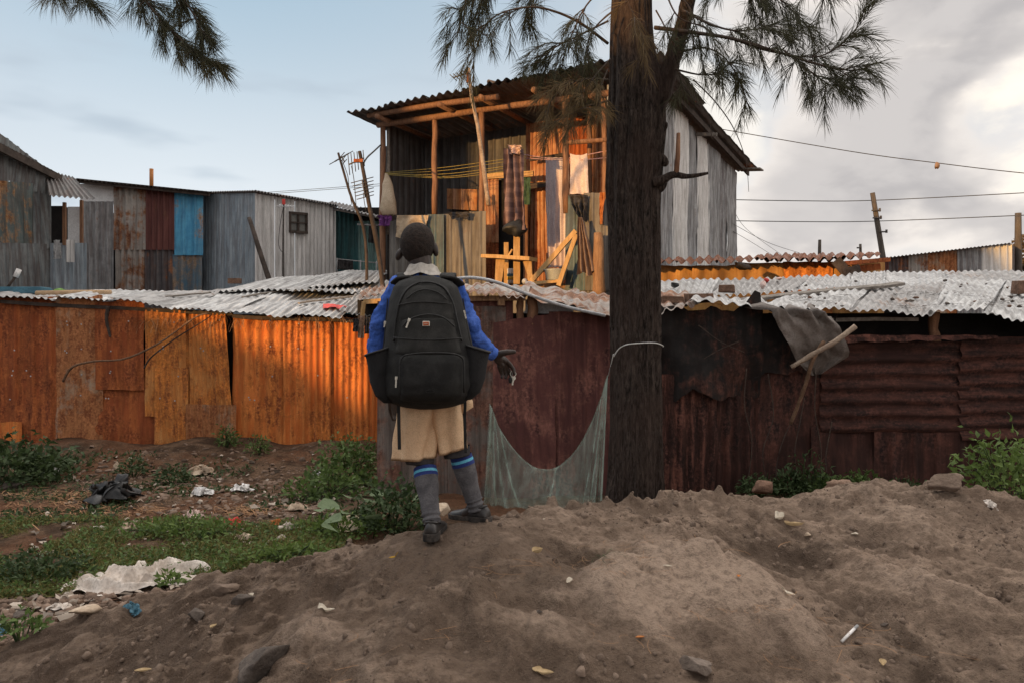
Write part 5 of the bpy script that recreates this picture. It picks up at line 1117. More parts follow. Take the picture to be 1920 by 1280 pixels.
B([(1470, 95, 5.75), (1520, 135, 5.7), (1560, 160, 5.7), (1590, 150, 5.7)], .008, 14, (.18, .35), t0=.2, dense=1.2)
B([(1160, -60, 6.0), (1180, 10, 5.95), (1200, 60, 5.95), (1210, 120, 6.0)], .006, 9, (.15, .3), 'needle_dry', t0=.3)
tw.tube(spline([P(1300, 150, 6.2), P(1340, 190, 6.1), P(1375, 240, 6.1), P(1398, 300, 6.1), P(1404, 360, 6.1)], 24), [.006*(1-.7*k/23) for k in range(24)], 5)
tw.tube(spline([P(1325, 210, 6.1), P(1330, 225, 6.1), P(1335, 262, 6.1)], 10), .003, 4)
tw.build('twigs', M['twig'], tree, True)
flush('crown', tree)

# second casuarina, its trunk outside the picture, its hanging twigs in the top left corner
t2 = thing('casuarina_tree', 'dark drooping casuarina foliage hanging into the top left corner of the sky', 'tree', (-6.6, 5.4, 0))
tr2 = MB().tube(spline([V((-6.6, 5.4, -.1)), V((-6.5, 5.4, 2)), V((-6.3, 5.5, 4.5)), V((-6.2, 5.5, 7))], 16), [.20-.007*k for k in range(16)], 16, jit=.06); tr2.build('trunk', M['bark'], t2, True)
tw = MB()
q = spline([V((-6.35, 5.5, 4.6)), V((-5.4, 5.6, 5.4)), V((-4.2, 5.75, 5.0)), P(245, -45, 5.8)], 20); tw.tube(q, [.05-.0017*k for k in range(20)], 8)
B = lambda *a, **k: bough(*a, twigs=tw, **k)
B([(245, -45, 5.8), (275, 5, 5.8), (310, 45, 5.8), (345, 80, 5.8), (378, 108, 5.8), (410, 120, 5.8)], .012, 46, (.14, .25), t0=.02, droop=.6, dense=1.5, spread=.75, fwd=1.0)
B([(300, -50, 5.8), (340, -5, 5.8), (370, 40, 5.8), (385, 75, 5.8)], .010, 30, (.13, .22), t0=.05, droop=.6, dense=1.5, spread=.7, fwd=1.0)
B([(60, -80, 5.8), (120, -45, 5.8), (150, -20, 5.8), (172, 8, 5.8)], .010, 20, (.12, .22), t0=.1, droop=.7, dense=1.3, spread=.6)
B([(50, -70, 5.8), (90, -35, 5.8), (110, -10, 5.8)], .008, 12, (.12, .2), t0=.1, droop=.8, dense=1.3, spread=.6)
tw.tube(spline([V((-5.4, 5.6, 5.4)), V((-4.6, 5.7, 5.2)), P(60, -80, 5.8)], 10), .02, 6)
tw.build('twigs', M['twig'], t2, True); flush('crown', t2)

# ------------------------------------------------------------------ plants
def bush(name, c, r, n, L, m, label, cat, squash=.7, seed=0, W=.55, group=None, stems=True, round_=False, up=.5):
    c = V(c); g = RNG.normal(size=(n, 3)); g /= np.linalg.norm(g, axis=1, keepdims=True); rad = RNG.uniform(.25, 1, n)[:, None]**.5
    lump = 1+.6*fbm(g[:, 0]*2.2+seed, g[:, 1]*2.2+g[:, 2]*1.7, seed, 3)[:, None]
    p = g*rad*lump*np.array([r[0], r[1], r[2]]); p[:, 2] = np.abs(p[:, 2])*squash+.02
    base = p+np.array(c); d = g*.8+rand_dirs(n, up)
    l = RNG.uniform(.6, 1.25, n)*L
    t = thing(name, label, cat, c, group)
    me = leaf_mesh('leaves', base, d, rand_dirs(n, .9), l, l*W, .25, round_); link('leaves', me, M[m], t, smooth=False)
    if stems:
        sm = MB()
        for k in range(min(26, n//12)):
            e = base[RNG.integers(n)]; a = c+V(((e[0]-c.x)*.25, (e[1]-c.y)*.25, -.02)); sm.tube(spline([a, a.lerp(V(e), .5)+V((0, 0, .03)), V(e)], 6), .0035 if L < .1 else .005, 4)
        sm.build('stems', M['weed_dark'], t)
    return t
def gp(px, py):
    y = F*(CZ-.04)/(py-640); x = (px-960)/F*y
    if py > 1140 or px > 720 and py > 985 and px != 745: return on_ground(px, py)
    return V((x, y, gz(x, y)))
c = gp(20, 905); bush('bush', c, (.62, .45, .52), 1300, .075, 'weed_dark', 'leafy green bush at the left edge against the rusty wall', 'bush', .95, 1, .6)
c = gp(95, 890); bush('bush', c, (.34, .3, .28), 420, .065, 'weed_dark', 'smaller leafy bush right of the bush at the left edge', 'bush', .9, 2, .6)
c = gp(655, 905); bush('bush', c, (.44, .36, .48), 1000, .062, 'weed', 'green bush before the orange wall left of the boy', 'bush', 1.0, 3, .55)
c = gp(615, 930); bush('bush', c, (.40, .3, .28), 420, .07, 'weed', 'low green bush spreading in front of the taller bush left of the boy', 'bush', .9, 4, .55)
c = gp(745, 1000); bush('bush', c, (.30, .3, .42), 900, .055, 'weed_dark', 'dense dark green bush directly behind the left leg of the boy', 'bush', 1.0, 5, .55)
c = gp(640, 1005); bush('weed', c, (.35, .25, .12), 420, .05, 'weed_bright', 'low bright weeds at the mound edge left of the boy', 'weeds', 1, 6, .5)
c = gp(425, 862); bush('weed', c, (.16, .12, .24), 220, .05, 'weed', 'small weed growing at the foot of the wall under the dark gap', 'weeds', 1, 7, .5)
c = gp(485, 870); bush('weed', c, (.14, .12, .2), 180, .05, 'weed', 'second small weed along the wall foot, right of the gap', 'weeds', 1, 8, .5)
c = gp(325, 905); bush('weed', c, (.22, .15, .2), 240, .055, 'weed_dark', 'dark weed between the black sack and the wall foot', 'weeds', 1, 9, .5)
c = gp(250, 895); bush('weed', c, (.2, .15, .2), 200, .055, 'weed_dark', 'dark weed behind the black sack', 'weeds', 1, 29, .5)
c = gp(350, 1005); bush('weed', c, (.45, .25, .13), 520, .05, 'weed_bright', 'bright green weeds in the middle of the yard', 'weeds', 1, 10, .5)
c = gp(540, 1055); bush('weed', c, (.35, .22, .12), 420, .045, 'weed_bright', 'bright weeds along the mound foot, right of the white cloth', 'weeds', 1, 11, .5)
c = gp(320, 1102); bush('weed', c, (.10, .08, .07), 90, .045, 'weed_bright', 'small green sprig growing beside the white cloth', 'weeds', 1, 12, .5)
c = gp(40, 1195); bush('weed', c, (.16, .10, .10), 130, .045, 'weed', 'little weed at the left edge below the rubble', 'weeds', 1, 13, .5)
c = gp(75, 1085); bush('weed', c, (.34, .2, .16), 620, .042, 'weed_dark', 'dark green weed mat left of the white cloth', 'weeds', 1, 14, .5)
# pumpkin leaves
pl = thing('pumpkin_plant', 'creeper with big round pale green leaves beside the boy', 'plant', gp(690, 985))
bs_, ds_, ls_ = [], [], []
for (x, y, s) in ((612, 965, .17), (636, 938, .2), (706, 930, .19), (726, 945, .16), (690, 945, .2), (744, 930, .18), (660, 955, .15), (765, 945, .16), (630, 985, .15), (720, 915, .14), (668, 925, .2), (600, 945, .12), (700, 965, .14), (775, 925, .12)):
    g = gp(x, y+45); p = P(x, y+8, g.y-.02); bs_.append(tuple(p)); ds_.append((random.gauss(0, .6), -.6, random.uniform(.0, .5))); ls_.append(s*.95)
    MBs = MB().tube([g, g.lerp(p, .6)+V((.02, 0, .02)), p], .006, 5).build('stem', M['weed'], pl, True)
link('leaves', leaf_mesh('leaves', bs_, ds_, np.tile([[0, -.5, 1.]], (len(bs_), 1)), ls_, np.array(ls_)*.95, .2, True), M['big_leaf'], pl)
o = link('wilted_leaf', leaf_mesh('wilted_leaf', [tuple(gp(632, 1000)+V((0, 0, .05)))], [(1, -.2, .1)], np.array([[0, -.6, 1.]]), [.22], [.2], .3, True), M['sack_bag']); single(o, 'large pale wilted leaf lying on the weeds left of the boy', 'leaf')
# right side
bb_ = [(1478, 925, .20, .30, 300, 'weed_dark', 'dark fern like weed at the wall foot right of the trunk'), (1540, 922, .22, .24, 300, 'weed', 'green weed at the wall foot left of the crumpled sack'), (1618, 920, .22, .26, 260, 'weed', 'green weed right of the crumpled sack'),
       (1420, 930, .18, .26, 240, 'weed_dark', 'dark weed nearest the trunk at the wall foot'), (1505, 905, .25, .40, 200, 'weed_dark', 'sparse climbing weed under the dry vines'), (1700, 915, .2, .10, 120, 'weed_dark', 'flat weed left of the big pale boulder')]
for k, (x, y, r, h, n, m, lab) in enumerate(bb_):
    Yq = Yr-.55; base = P(x, y, Yq); base.z = min(base.z, gz(base.x, Yq)+.05); hh = max(.1, P(x, y, Yq).z+h*.6-base.z)
    bush('weed', base, (r, r*.6, hh), int(n*1.5), .055, m, lab, 'weeds', 1, 20+k, .45)
base = P(1895, 950, 5.2); base.z = gz(base.x, 5.2); bush('bush', base, (.30, .3, .42), 900, .055, 'weed_bright', 'bright green bush at the right edge behind the mound', 'bush', 1.0, 33, .5)
tp = P(1990, 500, 24); tp.z = 0
tf = thing('far_tree', 'small brownish tree behind the thick pole at the right edge', 'tree', (*P(1925, 500, 24).xy, 0))
MB().tube([V((*P(1925, 500, 24).xy, 0)), P(1926, 500, 24)], .12, 8).build('trunk', M['bark'], tf, True)
n = 1500; g = RNG.normal(size=(n, 3)); g /= np.linalg.norm(g, axis=1, keepdims=True); p_ = g*RNG.uniform(.2, 1, n)[:, None]**.4*np.array([.55, .5, .7])+np.array(P(1928, 482, 24))
link('crown', leaf_mesh('crown', p_, rand_dirs(n), rand_dirs(n), RNG.uniform(.08, .16, n), RNG.uniform(.05, .08, n)), M['needle_dry'], tf, smooth=False)

# grass and low weeds of the yard
def scatter_px(n, poly, keep=None):
    """random ground points whose photo position falls in a polygon"""
    xs = [p[0] for p in poly]; ys = [p[1] for p in poly]; out = []
    while len(out) < n:
        m = 4*n; X = RNG.uniform(min(xs), max(xs), m); Yp_ = RNG.uniform(min(ys), max(ys), m); ins = np.zeros(m, bool); j = len(poly)-1
        for i in range(len(poly)):
            c = ((ys[i] > Yp_) != (ys[j] > Yp_)) & (X < (xs[j]-xs[i])*(Yp_-ys[i])/(ys[j]-ys[i]+1e-9)+xs[i]); ins ^= c; j = i
        for x, y in zip(X[ins], Yp_[ins]):
            yw = F*(CZ-.02)/(y-640); xw = (x-960)/F*yw
            if keep is None or keep(xw, yw): out.append((xw, yw))
            if len(out) >= n: break
    a = np.array(out); z, mk = height(a[:, 0], a[:, 1]); ok = mk < .45
    return np.column_stack([a, z])[ok]
yard = [(-60, 985), (300, 975), (560, 985), (700, 990), (640, 1035), (540, 1060), (370, 1095), (190, 1115), (60, 1125), (-60, 1130)]
clump = lambda x, y: vnoise(np.array([x*2.2]), np.array([y*2.2]), 5)[0] > random.uniform(.32, .74)
p = scatter_px(15000, yard, clump); n = len(p); L = RNG.uniform(.03, .085, n)
setp(link('grass', leaf_mesh('grass', p, rand_dirs(n, .8), rand_dirs(n), L, L*.12, .5), M['grass'], smooth=False), 'short green grass and weeds growing over the yard', 'grass', kind='stuff')
p = scatter_px(6500, yard, clump); n = len(p); L = RNG.uniform(.02, .045, n); p[:, 2] += RNG.uniform(.0, .05, n)
setp(link('ground_cover', leaf_mesh('ground_cover', p, rand_dirs(n, .35), rand_dirs(n, 1), L, L*.55, .2), M['weed'], smooth=False), 'small broad leaved weeds covering the yard', 'weeds', kind='stuff')
p = scatter_px(3800, [(0, 870), (700, 880), (700, 1000), (300, 990), (0, 990)], clump); n = len(p); L = RNG.uniform(.03, .07, n)
setp(link('ground_cover', leaf_mesh('ground_cover', p, rand_dirs(n, .5), rand_dirs(n, 1), L, L*.4, .2), M['weed_dark'], smooth=False), 'dark sparse weeds between the litter at the wall foot', 'weeds', kind='stuff')
# dry red straw
def straw_spots(lst): return [(*gp(x, y), s, s*.8, .02) for x, y, s in lst]
setp(link('dry_straw', curls('dry_straw', straw_spots([(40, 945, .25), (110, 935, .25), (170, 945, .22), (20, 930, .2), (90, 960, .3), (150, 925, .2), (60, 970, .3), (200, 960, .2), (280, 960, .1), (240, 975, .2)]), 1500, .22, .0026, 'straw', 1.4, .5), M['straw']), 'reddish dry straw strewn over the left of the yard', 'dry straw', kind='stuff')
setp(link('straw_pile', curls('straw_pile', straw_spots([(455, 950, .10), (470, 960, .12), (440, 965, .10)]), 420, .2, .0026, 'straw', 1.4, .6), M['straw']), 'round tuft of brown dry roots in the middle of the rubbish', 'dry straw', kind='stuff')
# rubble: chips of stone, brick and bark nobody could count
def chips(n, pts, smin, smax, flat=.5, pw=2):
    pts = np.asarray(pts)[:n]; n = len(pts); s = smin*(smax/smin)**(RNG.random(n)**pw); t = np.linspace(0, 2*math.pi, 7)[:-1]
    w = s*RNG.uniform(.5, .95, n); l = s; h = s*RNG.uniform(.25, .7, n)*flat*2
    def ring(k, zz, jit):
        r = RNG.uniform(.7, 1.15, (n, 6))*k
        return np.stack([np.cos(t)*r*w[:, None]/2+jit*RNG.uniform(-.1, .1, (n, 1))*w[:, None], np.sin(t)*r*l[:, None]/2, zz*h[:, None]+RNG.uniform(-.1, .1, (n, 6))*h[:, None]], -1)
    v = np.concatenate([ring(.9, -.3, 0), ring(1.0, .15, 0), ring(.55, .55, 1)], 1)                     # n,18,3
    a = RNG.uniform(0, 6.28, n); b = RNG.normal(0, .35, n); ca, sa, cb, sb = np.cos(a), np.sin(a), np.cos(b), np.sin(b)
    x, y, z = v[..., 0], v[..., 1], v[..., 2]; y, z = y*cb[:, None]-z*sb[:, None], y*sb[:, None]+z*cb[:, None]; x, y = x*ca[:, None]-y*sa[:, None], x*sa[:, None]+y*ca[:, None]
    v = np.stack([x, y, z], -1)+pts[:, None, :]
    k = np.arange(n)[:, None]*18; q = np.concatenate([k+np.array([[j, (j+1) % 6, 6+(j+1) % 6, 6+j]]) for j in range(6)]+[k+np.array([[6+j, 6+(j+1) % 6, 12+(j+1) % 6, 12+j]]) for j in range(6)]+[k+np.array([[12, 13, 14, 15]]), k+np.array([[12, 15, 16, 17]])])
    return np_mesh('chips', v.reshape(-1, 3), q)
p = scatter_px(1500, [(0, 1125), (190, 1115), (370, 1095), (500, 1065), (600, 1040), (640, 1045), (560, 1070), (370, 1112), (190, 1170), (0, 1215)])
setp(link('rubble', chips(len(p), p, .012, .085), M['rubble'], smooth=False), 'broken stones and brick chips along the mound foot', 'rubble', kind='stuff')
p = scatter_px(2900, [(120, 870), (600, 865), (700, 900), (640, 960), (560, 1000), (400, 985), (250, 960), (150, 920)])
setp(link('rubble', chips(len(p), p, .012, .11, .30, 2.5), M['rubble'], smooth=False), 'brown rubbish and chips banked against the foot of the rusty wall', 'rubble', kind='stuff')
p = scatter_px(340, [(0, 1130), (60, 1000), (140, 880), (600, 870), (700, 930), (640, 1000), (480, 1050), (370, 1100), (150, 1180), (0, 1210)])
vs_, fs_ = [], []
for i, (x, y, z) in enumerate(p):
    s = random.uniform(.012, .042); a = random.uniform(0, 6.28); R_m = Matrix.Rotation(a, 3, 'Z') @ Matrix.Rotation(random.gauss(0, .5), 3, 'X')
    for k in range(3):
        for l in range(3): vs_.append(tuple(V((x, y, z+.015))+R_m @ V(((k-1)*s*random.uniform(.6, 1.2), (l-1)*s*random.uniform(.4, .9), random.gauss(0, s*.25)))))
    o9 = i*9; fs_ += [(o9+k*3+l, o9+k*3+l+1, o9+k*3+l+4, o9+k*3+l+3) for k in range(2) for l in range(2)]
setp(link('litter', np_mesh('litter', vs_, fs_), M['litter'], smooth=False), 'small faded scraps of paper and plastic littering the yard', 'litter', kind='stuff')
# soil crumbs on the mound
nb_ = 30000; q = np.column_stack([RNG.uniform(-2.6, 3.0, nb_), RNG.uniform(1.9, 4.7, nb_)]); z, mk = height(q[:, 0], q[:, 1]); rl_ = height.rel
ok = (mk > .55) & (vnoise(q[:, 0]*2.6, q[:, 1]*2.6, 91)-rl_*5 > RNG.uniform(.35, 1.0, nb_)); q = np.column_stack([q, z])[ok]
setp(link('soil_crumbs', chips(len(q), q, .005, .042, .8, 3.2), M['soil_clod'], smooth=False), 'loose crumbs of soil over the dirt mound', 'soil crumbs', kind='stuff')
# ------------------------------------------------------------------ the boy
YB = 3.42
def Bp(px, py, d=0.): return P(px, py, YB+d)
M['skin'] = simple('skin', (.021,.013,.010), (.037,.0225,.0165), 20, .55, bump=.15, bdist=.002, spec=.4)
M['hair'] = simple('hair', (.016,.0118,.010), (.035,.0235,.0185), 60, .95, bump=.8, bdist=.004, fine=240)
M['jumper'] = simple('jumper', (.038,.095,.36), (.08,.16,.52), 12, .95, bump=.35, bdist=.003, spec=.15, fine=180)
M['collar'] = simple('collar', (.36,.33,.29), (.48,.45,.41), 14, .9, bump=.3, bdist=.003)
M['khaki'] = simple('khaki', (.62,.41,.25), (.74,.53,.34), 7, .9, bump=.35, bdist=.003, fine=220, spec=.15)
M['sock_grey'] = simple('sock_grey', (.075,.072,.078), (.125,.12,.125), 20, .95, bump=.5, bdist=.003, fine=200)
M['sock_navy'] = simple('sock_navy', (.02,.035,.14), (.03,.05,.19), 20, .95, bump=.4, fine=200)
M['sock_sky'] = simple('sock_sky', (.10,.38,.55), (.15,.46,.62), 20, .95, bump=.4, fine=200)
M['shoe'] = simple('shoe', (.010,.009,.009), (.035,.030,.028), 22, .38, bump=.25, bdist=.003, spec=.5)
M['sole'] = simple('sole', (.018,.016,.015), (.07,.058,.05), 18, .9, bump=.5)
M['pack'] = simple('pack', (.011,.011,.011), (.022,.022,.021), 14, .85, bump=.5, bdist=.002, fine=260, spec=.25)
M['pack_mid'] = simple('pack_mid', (.017,.017,.016), (.032,.031,.029), 14, .85, bump=.5, bdist=.002, fine=260, spec=.25)
M['pack_trim'] = simple('pack_trim', (.006,.006,.006), (.012,.012,.012), 14, .6, bump=.3, spec=.35)
M['mesh_black'] = simple('mesh_black', (.010,.010,.011), (.018,.018,.019), 14, .95, bump=.6, fine=300)
M['zip_metal'] = simple('zip_metal', (.5,.47,.40), (.65,.62,.55), 30, .4, bump=.1)
M['logo_red'] = simple('logo_red', (.35,.08,.03), (.45,.12,.05), 30, .6, bump=.1)
M['eye_white'] = simple('eye_white', (.6,.58,.55), (.7,.68,.65), 30, .3, bump=0)
boy = thing('person', 'schoolboy in blue jumper, khaki shorts and striped socks, his right hand held out', 'person', (*P(808, 1000, YB).xy, gz(P(808, 1000, YB).x, 3.38)))
LF = Bp(809, 1017, -.14); RF = Bp(898, 985, .06)
LF.z = gz(LF.x, LF.y+.06); RF.z = gz(RF.x-.05, RF.y+.03)
b = MB()
b.ball(Bp(782.5, 457, .01), (.0735, .088, .089)); b.ball(Bp(784, 472, .04), (.055, .062, .058)); b.capsule(Bp(785, 484, .06), Bp(785, 482, .085), .030, .024)   # skull, face, chin
b.capsule(Bp(784, 462, .098), Bp(784, 468, .106), .010, .013); b.capsule(Bp(780, 477, .098), Bp(789, 477, .098), .009, .009)   # nose, lips
b.ball(Bp(749, 477, .015), (.0155, .020, .029), Matrix.Rotation(.40, 3, 'Y')); b.ball(Bp(816, 468, .015), (.014, .020, .032), Matrix.Rotation(-.16, 3, 'Y'))
b.chain([(Bp(787, 478, .002), .048), (Bp(791, 505, -.005), .047), (Bp(795, 530, -.005), .055)])
b.chain([(Bp(755, 538), .035), (Bp(797, 530), .05), (Bp(842, 538), .035)])
b.ball(Bp(798, 590), (.105, .07, .14)); b.ball(Bp(806, 690), (.095, .068, .15)); b.ball(Bp(809, 750), (.092, .07, .075))
b.chain([(Bp(745, 540), .034), (Bp(713, 612, .02), .030), (Bp(704, 654, .05), .027), (Bp(733, 745, .13), .021)])
b.chain([(Bp(852, 540), .034), (Bp(882, 612, .02), .030), (Bp(896, 640, .04), .027), (Bp(926, 664, .09), .0205)])
# left hand resting at the pocket, right hand open with thumb out
for (dx, dd) in ((-6, .0), (-2, .012), (2, .022), (6, .03)):
    b.chain([(Bp(734+dx*.5, 748, .135+dd*.6), .011), (Bp(737+dx, 766, .14+dd), .0082), (Bp(740+dx, 778, .15+dd), .007), (Bp(743+dx, 787, .15+dd), .006)])
b.chain([(Bp(740, 748, .12), .011), (Bp(748, 758, .11), .008), (Bp(752, 768, .11), .0065)])
b.chain([(Bp(926, 665, .09), .0195), (Bp(936, 672, .10), .0195)]); b.capsule(Bp(936, 671, .10), Bp(946, 676, .118), .0185, .0125); b.capsule(Bp(933, 674, .10), Bp(941, 684, .112), .0175, .0125)
for ch in ([(945, 672, .118, .0098), (956, 682, .132, .0082), (963, 692, .136, .0070), (964.5, 700, .128, .0060)],
           [(943, 678, .126, .0098), (951, 690, .145, .0084), (958, 700, .150, .0072), (958, 708, .140, .0062)],
           [(939.5, 683, .122, .0094), (945, 694, .140, .0080), (949, 702, .146, .0070), (948, 708, .136, .0060)],
           [(936, 686, .108, .0088), (939, 696, .122, .0072), (942, 702, .126, .0062), (941, 707, .118, .0055)],
           [(931, 667, .088, .0150), (940, 662, .080, .0125), (951, 659.5, .076, .0105), (964, 659, .078, .0080)]):
    b.chain([(Bp(x, y, d), r*1.22) for x, y, d, r in ch])
LK = Bp(795, 862, .0); RK = Bp(863, 850, .06)
LA = LF+V((.0, .02, .085)); RA = RF+V((-.005, .0, .085))
b.chain([(Bp(784, 760, .0), .068), (LK, .040), (LK.lerp(LA, .35), .034), (LK.lerp(LA, .7)+V((0, .012, 0)), .021), (LA+V((0, .02, -.01)), .017), (LF+V((.01, .06, .035)), .020)])
b.chain([(Bp(834, 760, .01), .062), (RK, .040), (RK.lerp(RA, .35), .034), (RK.lerp(RA, .7)+V((0, .010, 0)), .021), (RA+V((0, .012, -.01)), .017), (RF+V((-.06, .03, .035)), .020)])
body = remesh(b.build('body', M['skin'], boy), .0030, 2)
body.name = 'body'
# hair: close cropped cap
hb = MB(); c = Bp(782.5, 457, .01); hb.ball(c, (.0750, .0895, .0905), nu=48, nv=32)
keep = []
for f in hb.f:
    m_ = sum((hb.v[i][1]-c.y for i in f))/len(f), sum((hb.v[i][2]-c.z for i in f))/len(f), sum((hb.v[i][0]-c.x for i in f))/len(f)
    edge = .004*math.sin(m_[2]*260)
    if m_[1] > (-.086+edge if m_[0] < .02 else -.04+(m_[0])*.9+edge): keep.append(f)
hb.f = keep; hb.mi = [0]*len(keep); hb.build('hair', M['hair'], boy, True)
ey = MB(); ey.ball(Bp(772, 461, .088), .011, nu=10, nv=8); ey.ball(Bp(797, 461, .088), .011, nu=10, nv=8); ey.build('eyes', M['eye_white'], boy, True)
# jumper
j = MB()
j.chain([(Bp(752, 540), .046), (Bp(797, 530), .066), (Bp(846, 540), .046)])
j.ball(Bp(798, 585), (.138, .092, .15)); j.ball(Bp(805, 680), (.130, .09, .16)); j.capsule(Bp(795, 700), Bp(818, 738), .10, .095); j.capsule(Bp(780, 735), Bp(838, 735), .085, .085)
j.chain([(Bp(747, 540), .050), (Bp(714, 608, .02), .044), (Bp(704, 652, .05), .040), (Bp(728, 730, .12), .030)])
j.chain([(Bp(851, 540), .050), (Bp(881, 610, .02), .043), (Bp(896, 640, .04), .037), (Bp(921, 661, .085), .0285)])
jo = remesh(j.build('jumper', M['jumper'], boy), .0048, 5)
tx = bpy.data.textures.new('folds', 'CLOUDS'); tx.noise_scale = .045; tx.noise_depth = 3
dm = jo.modifiers.new('Folds', 'DISPLACE'); dm.texture = tx; dm.strength = .030; dm.mid_level = .5
cu = MB(); c1 = Bp(918, 659, .08); c2 = Bp(927, 665, .092); cu.tube([c1.lerp(c2, t) for t in np.linspace(0, 1, 5)], [.029, .031, .030, .031, .029], 16); cu.build('cuff', M['jumper'], jo, True)
# shirt collar: a turned down band
cl = MB(); rings = []
for (dz, rx, ry, off) in ((-.030, .096, .082, .0), (-.018, .088, .074, .0), (-.006, .073, .064, .0), (.002, .063, .057, .0), (.004, .059, .054, .0), (-.004, .056, .050, .0), (-.03, .056, .05, 0)):
    c = Bp(792, 502, .0)+V((0, 0, dz)); ring = []
    for k in range(40):
        a = 2*math.pi*k/40; back = max(0, -math.sin(a)); ring.append(c+V((math.cos(a)*rx, math.sin(a)*ry, .010*back*(dz > -.005)-.022*abs(math.cos(a))*(dz < -.005)*.6+.003*math.sin(a*7))))
    rings.append(ring)
cl.rings(rings, (False, False)).build('shirt_collar', M['collar'], boy, True)
# shorts
def leg_tube(mb, top, bot, rt, rb, seed, nseg=18, na=56, hemtilt=0., wr=.024):
    rings = []
    for k in range(nseg+1):
        t = k/nseg; c = top.lerp(bot, t); r = [rt[i]+(rb[i]-rt[i])*t for i in (0, 1)]; ring = []
        for i in range(na):
            a = 2*math.pi*i/na
            w = wr*t**.7*(math.sin(a*4+seed)+.6*math.sin(a*7+seed*2+t*2))*.55+.006*float(fbm(np.array([math.cos(a)*2+seed+t*1.2]), np.array([math.sin(a)*2+t*2.0]), 3, 3)[0])+.010*float(ridged(np.array([math.cos(a)*1.6+seed+t*.7]), np.array([math.sin(a)*1.6+t*1.6]), 6, 2)[0]-.6)
            ring.append(c+V((math.cos(a)*(r[0]+w), math.sin(a)*(r[1]+w), hemtilt*math.cos(a)*t)))
        rings.append(ring)
    a_, b_ = rings[-1], rings[-2]
    inner = [p.lerp(bot, .05)+V((0, 0, .012)) for p in rings[-1]]; rings.append(inner); rings.append([p.lerp(bot, .06)+V((0, 0, .08)) for p in rings[-2]])
    mb.rings(rings, (True, False))
s = MB()
leg_tube(s, Bp(792, 735, .0), Bp(779, 859, -.005), (.096, .10), (.083, .085), 1.3, hemtilt=.006)
leg_tube(s, Bp(826, 735, .01), Bp(848, 845, .03), (.084, .095), (.062, .076), 4.1, hemtilt=.018)
so = s.build('shorts', M['khaki'], boy, True)
pk = MB(); pc = Bp(872, 752, .02)
pk.rings([[pc+V((math.cos(a)*rx+dx, math.sin(a)*.035, dz)) for a in np.linspace(0, 6.283, 17)[:-1]] for dz, rx, dx in ((.05, .012, -.01), (.03, .022, .0), (.0, .030, .004), (-.025, .030, .006), (-.04, .016, -.004), (-.05, .004, -.01))])
pk.build('pocket', M['khaki'], so, True)
for nm, c, r, z0, z1 in (('under_short', Bp(787, 862, .0), (.060, .06), .02, -.014), ('under_short', Bp(857, 850, .04), (.056, .06), .03, -.012)):
    mb = MB(); mb.rings([[c+V((math.cos(a)*r[0]*f, math.sin(a)*r[1]*f, z+.008*math.cos(a)*(r[0] < .058))) for a in np.linspace(0, 6.283, 29)[:-1]] for z, f in ((z0, 1), (z1*.5, 1.02), (z1, 1.0), (z1+.004, .9))], (False, False)); mb.build(nm, M['black_cloth'], boy, True)
# socks with stripes
def sock(K, A, rk, ra, t0, seed):
    mb = MB(); ts = list(np.linspace(t0, 1.0, 64)); na = 32; rings = []; mats = []
    d = (A-K).normalized(); x = d.cross(V((0, 1, 0))).normalized(); y = d.cross(x).normalized()
    for t in ts:
        s_ = (t-t0)/(1-t0); c = K.lerp(A, t); r = (rk+(.0025 if s_ < .2 else 0))*(1-s_)**1.0+ra*s_+.006*math.sin(min(1, s_/.55)*math.pi)*(s_ < .55)
        r += (.0035*math.sin(s_*70+seed) if s_ > .80 else 0)+(.0008*math.sin(s_*150))
        rings.append([c+x*math.cos(a)*r*(1+.02*math.sin(2*a))+y*math.sin(a)*r for a in np.linspace(0, 6.283, na+1)[:-1]])
    mb.rings(rings, (False, False))
    L = (A-K).length*(1-t0)
    mi = []
    for i in range(len(rings)-1):
        z = i/(len(rings)-1)*L
        mi += [1 if z < .014 else 2 if z < .026 else 1 if z < .040 else 0]*na
    mb.mi = mi
    return mb.build('sock', [M['sock_grey'], M['sock_navy'], M['sock_sky']], boy, True)
sock(LK, LA+V((0, .01, -.03)), .0465, .036, .12, 0.); sock(RK, RA+V((-.005, .01, -.03)), .0455, .035, .03, 2.)
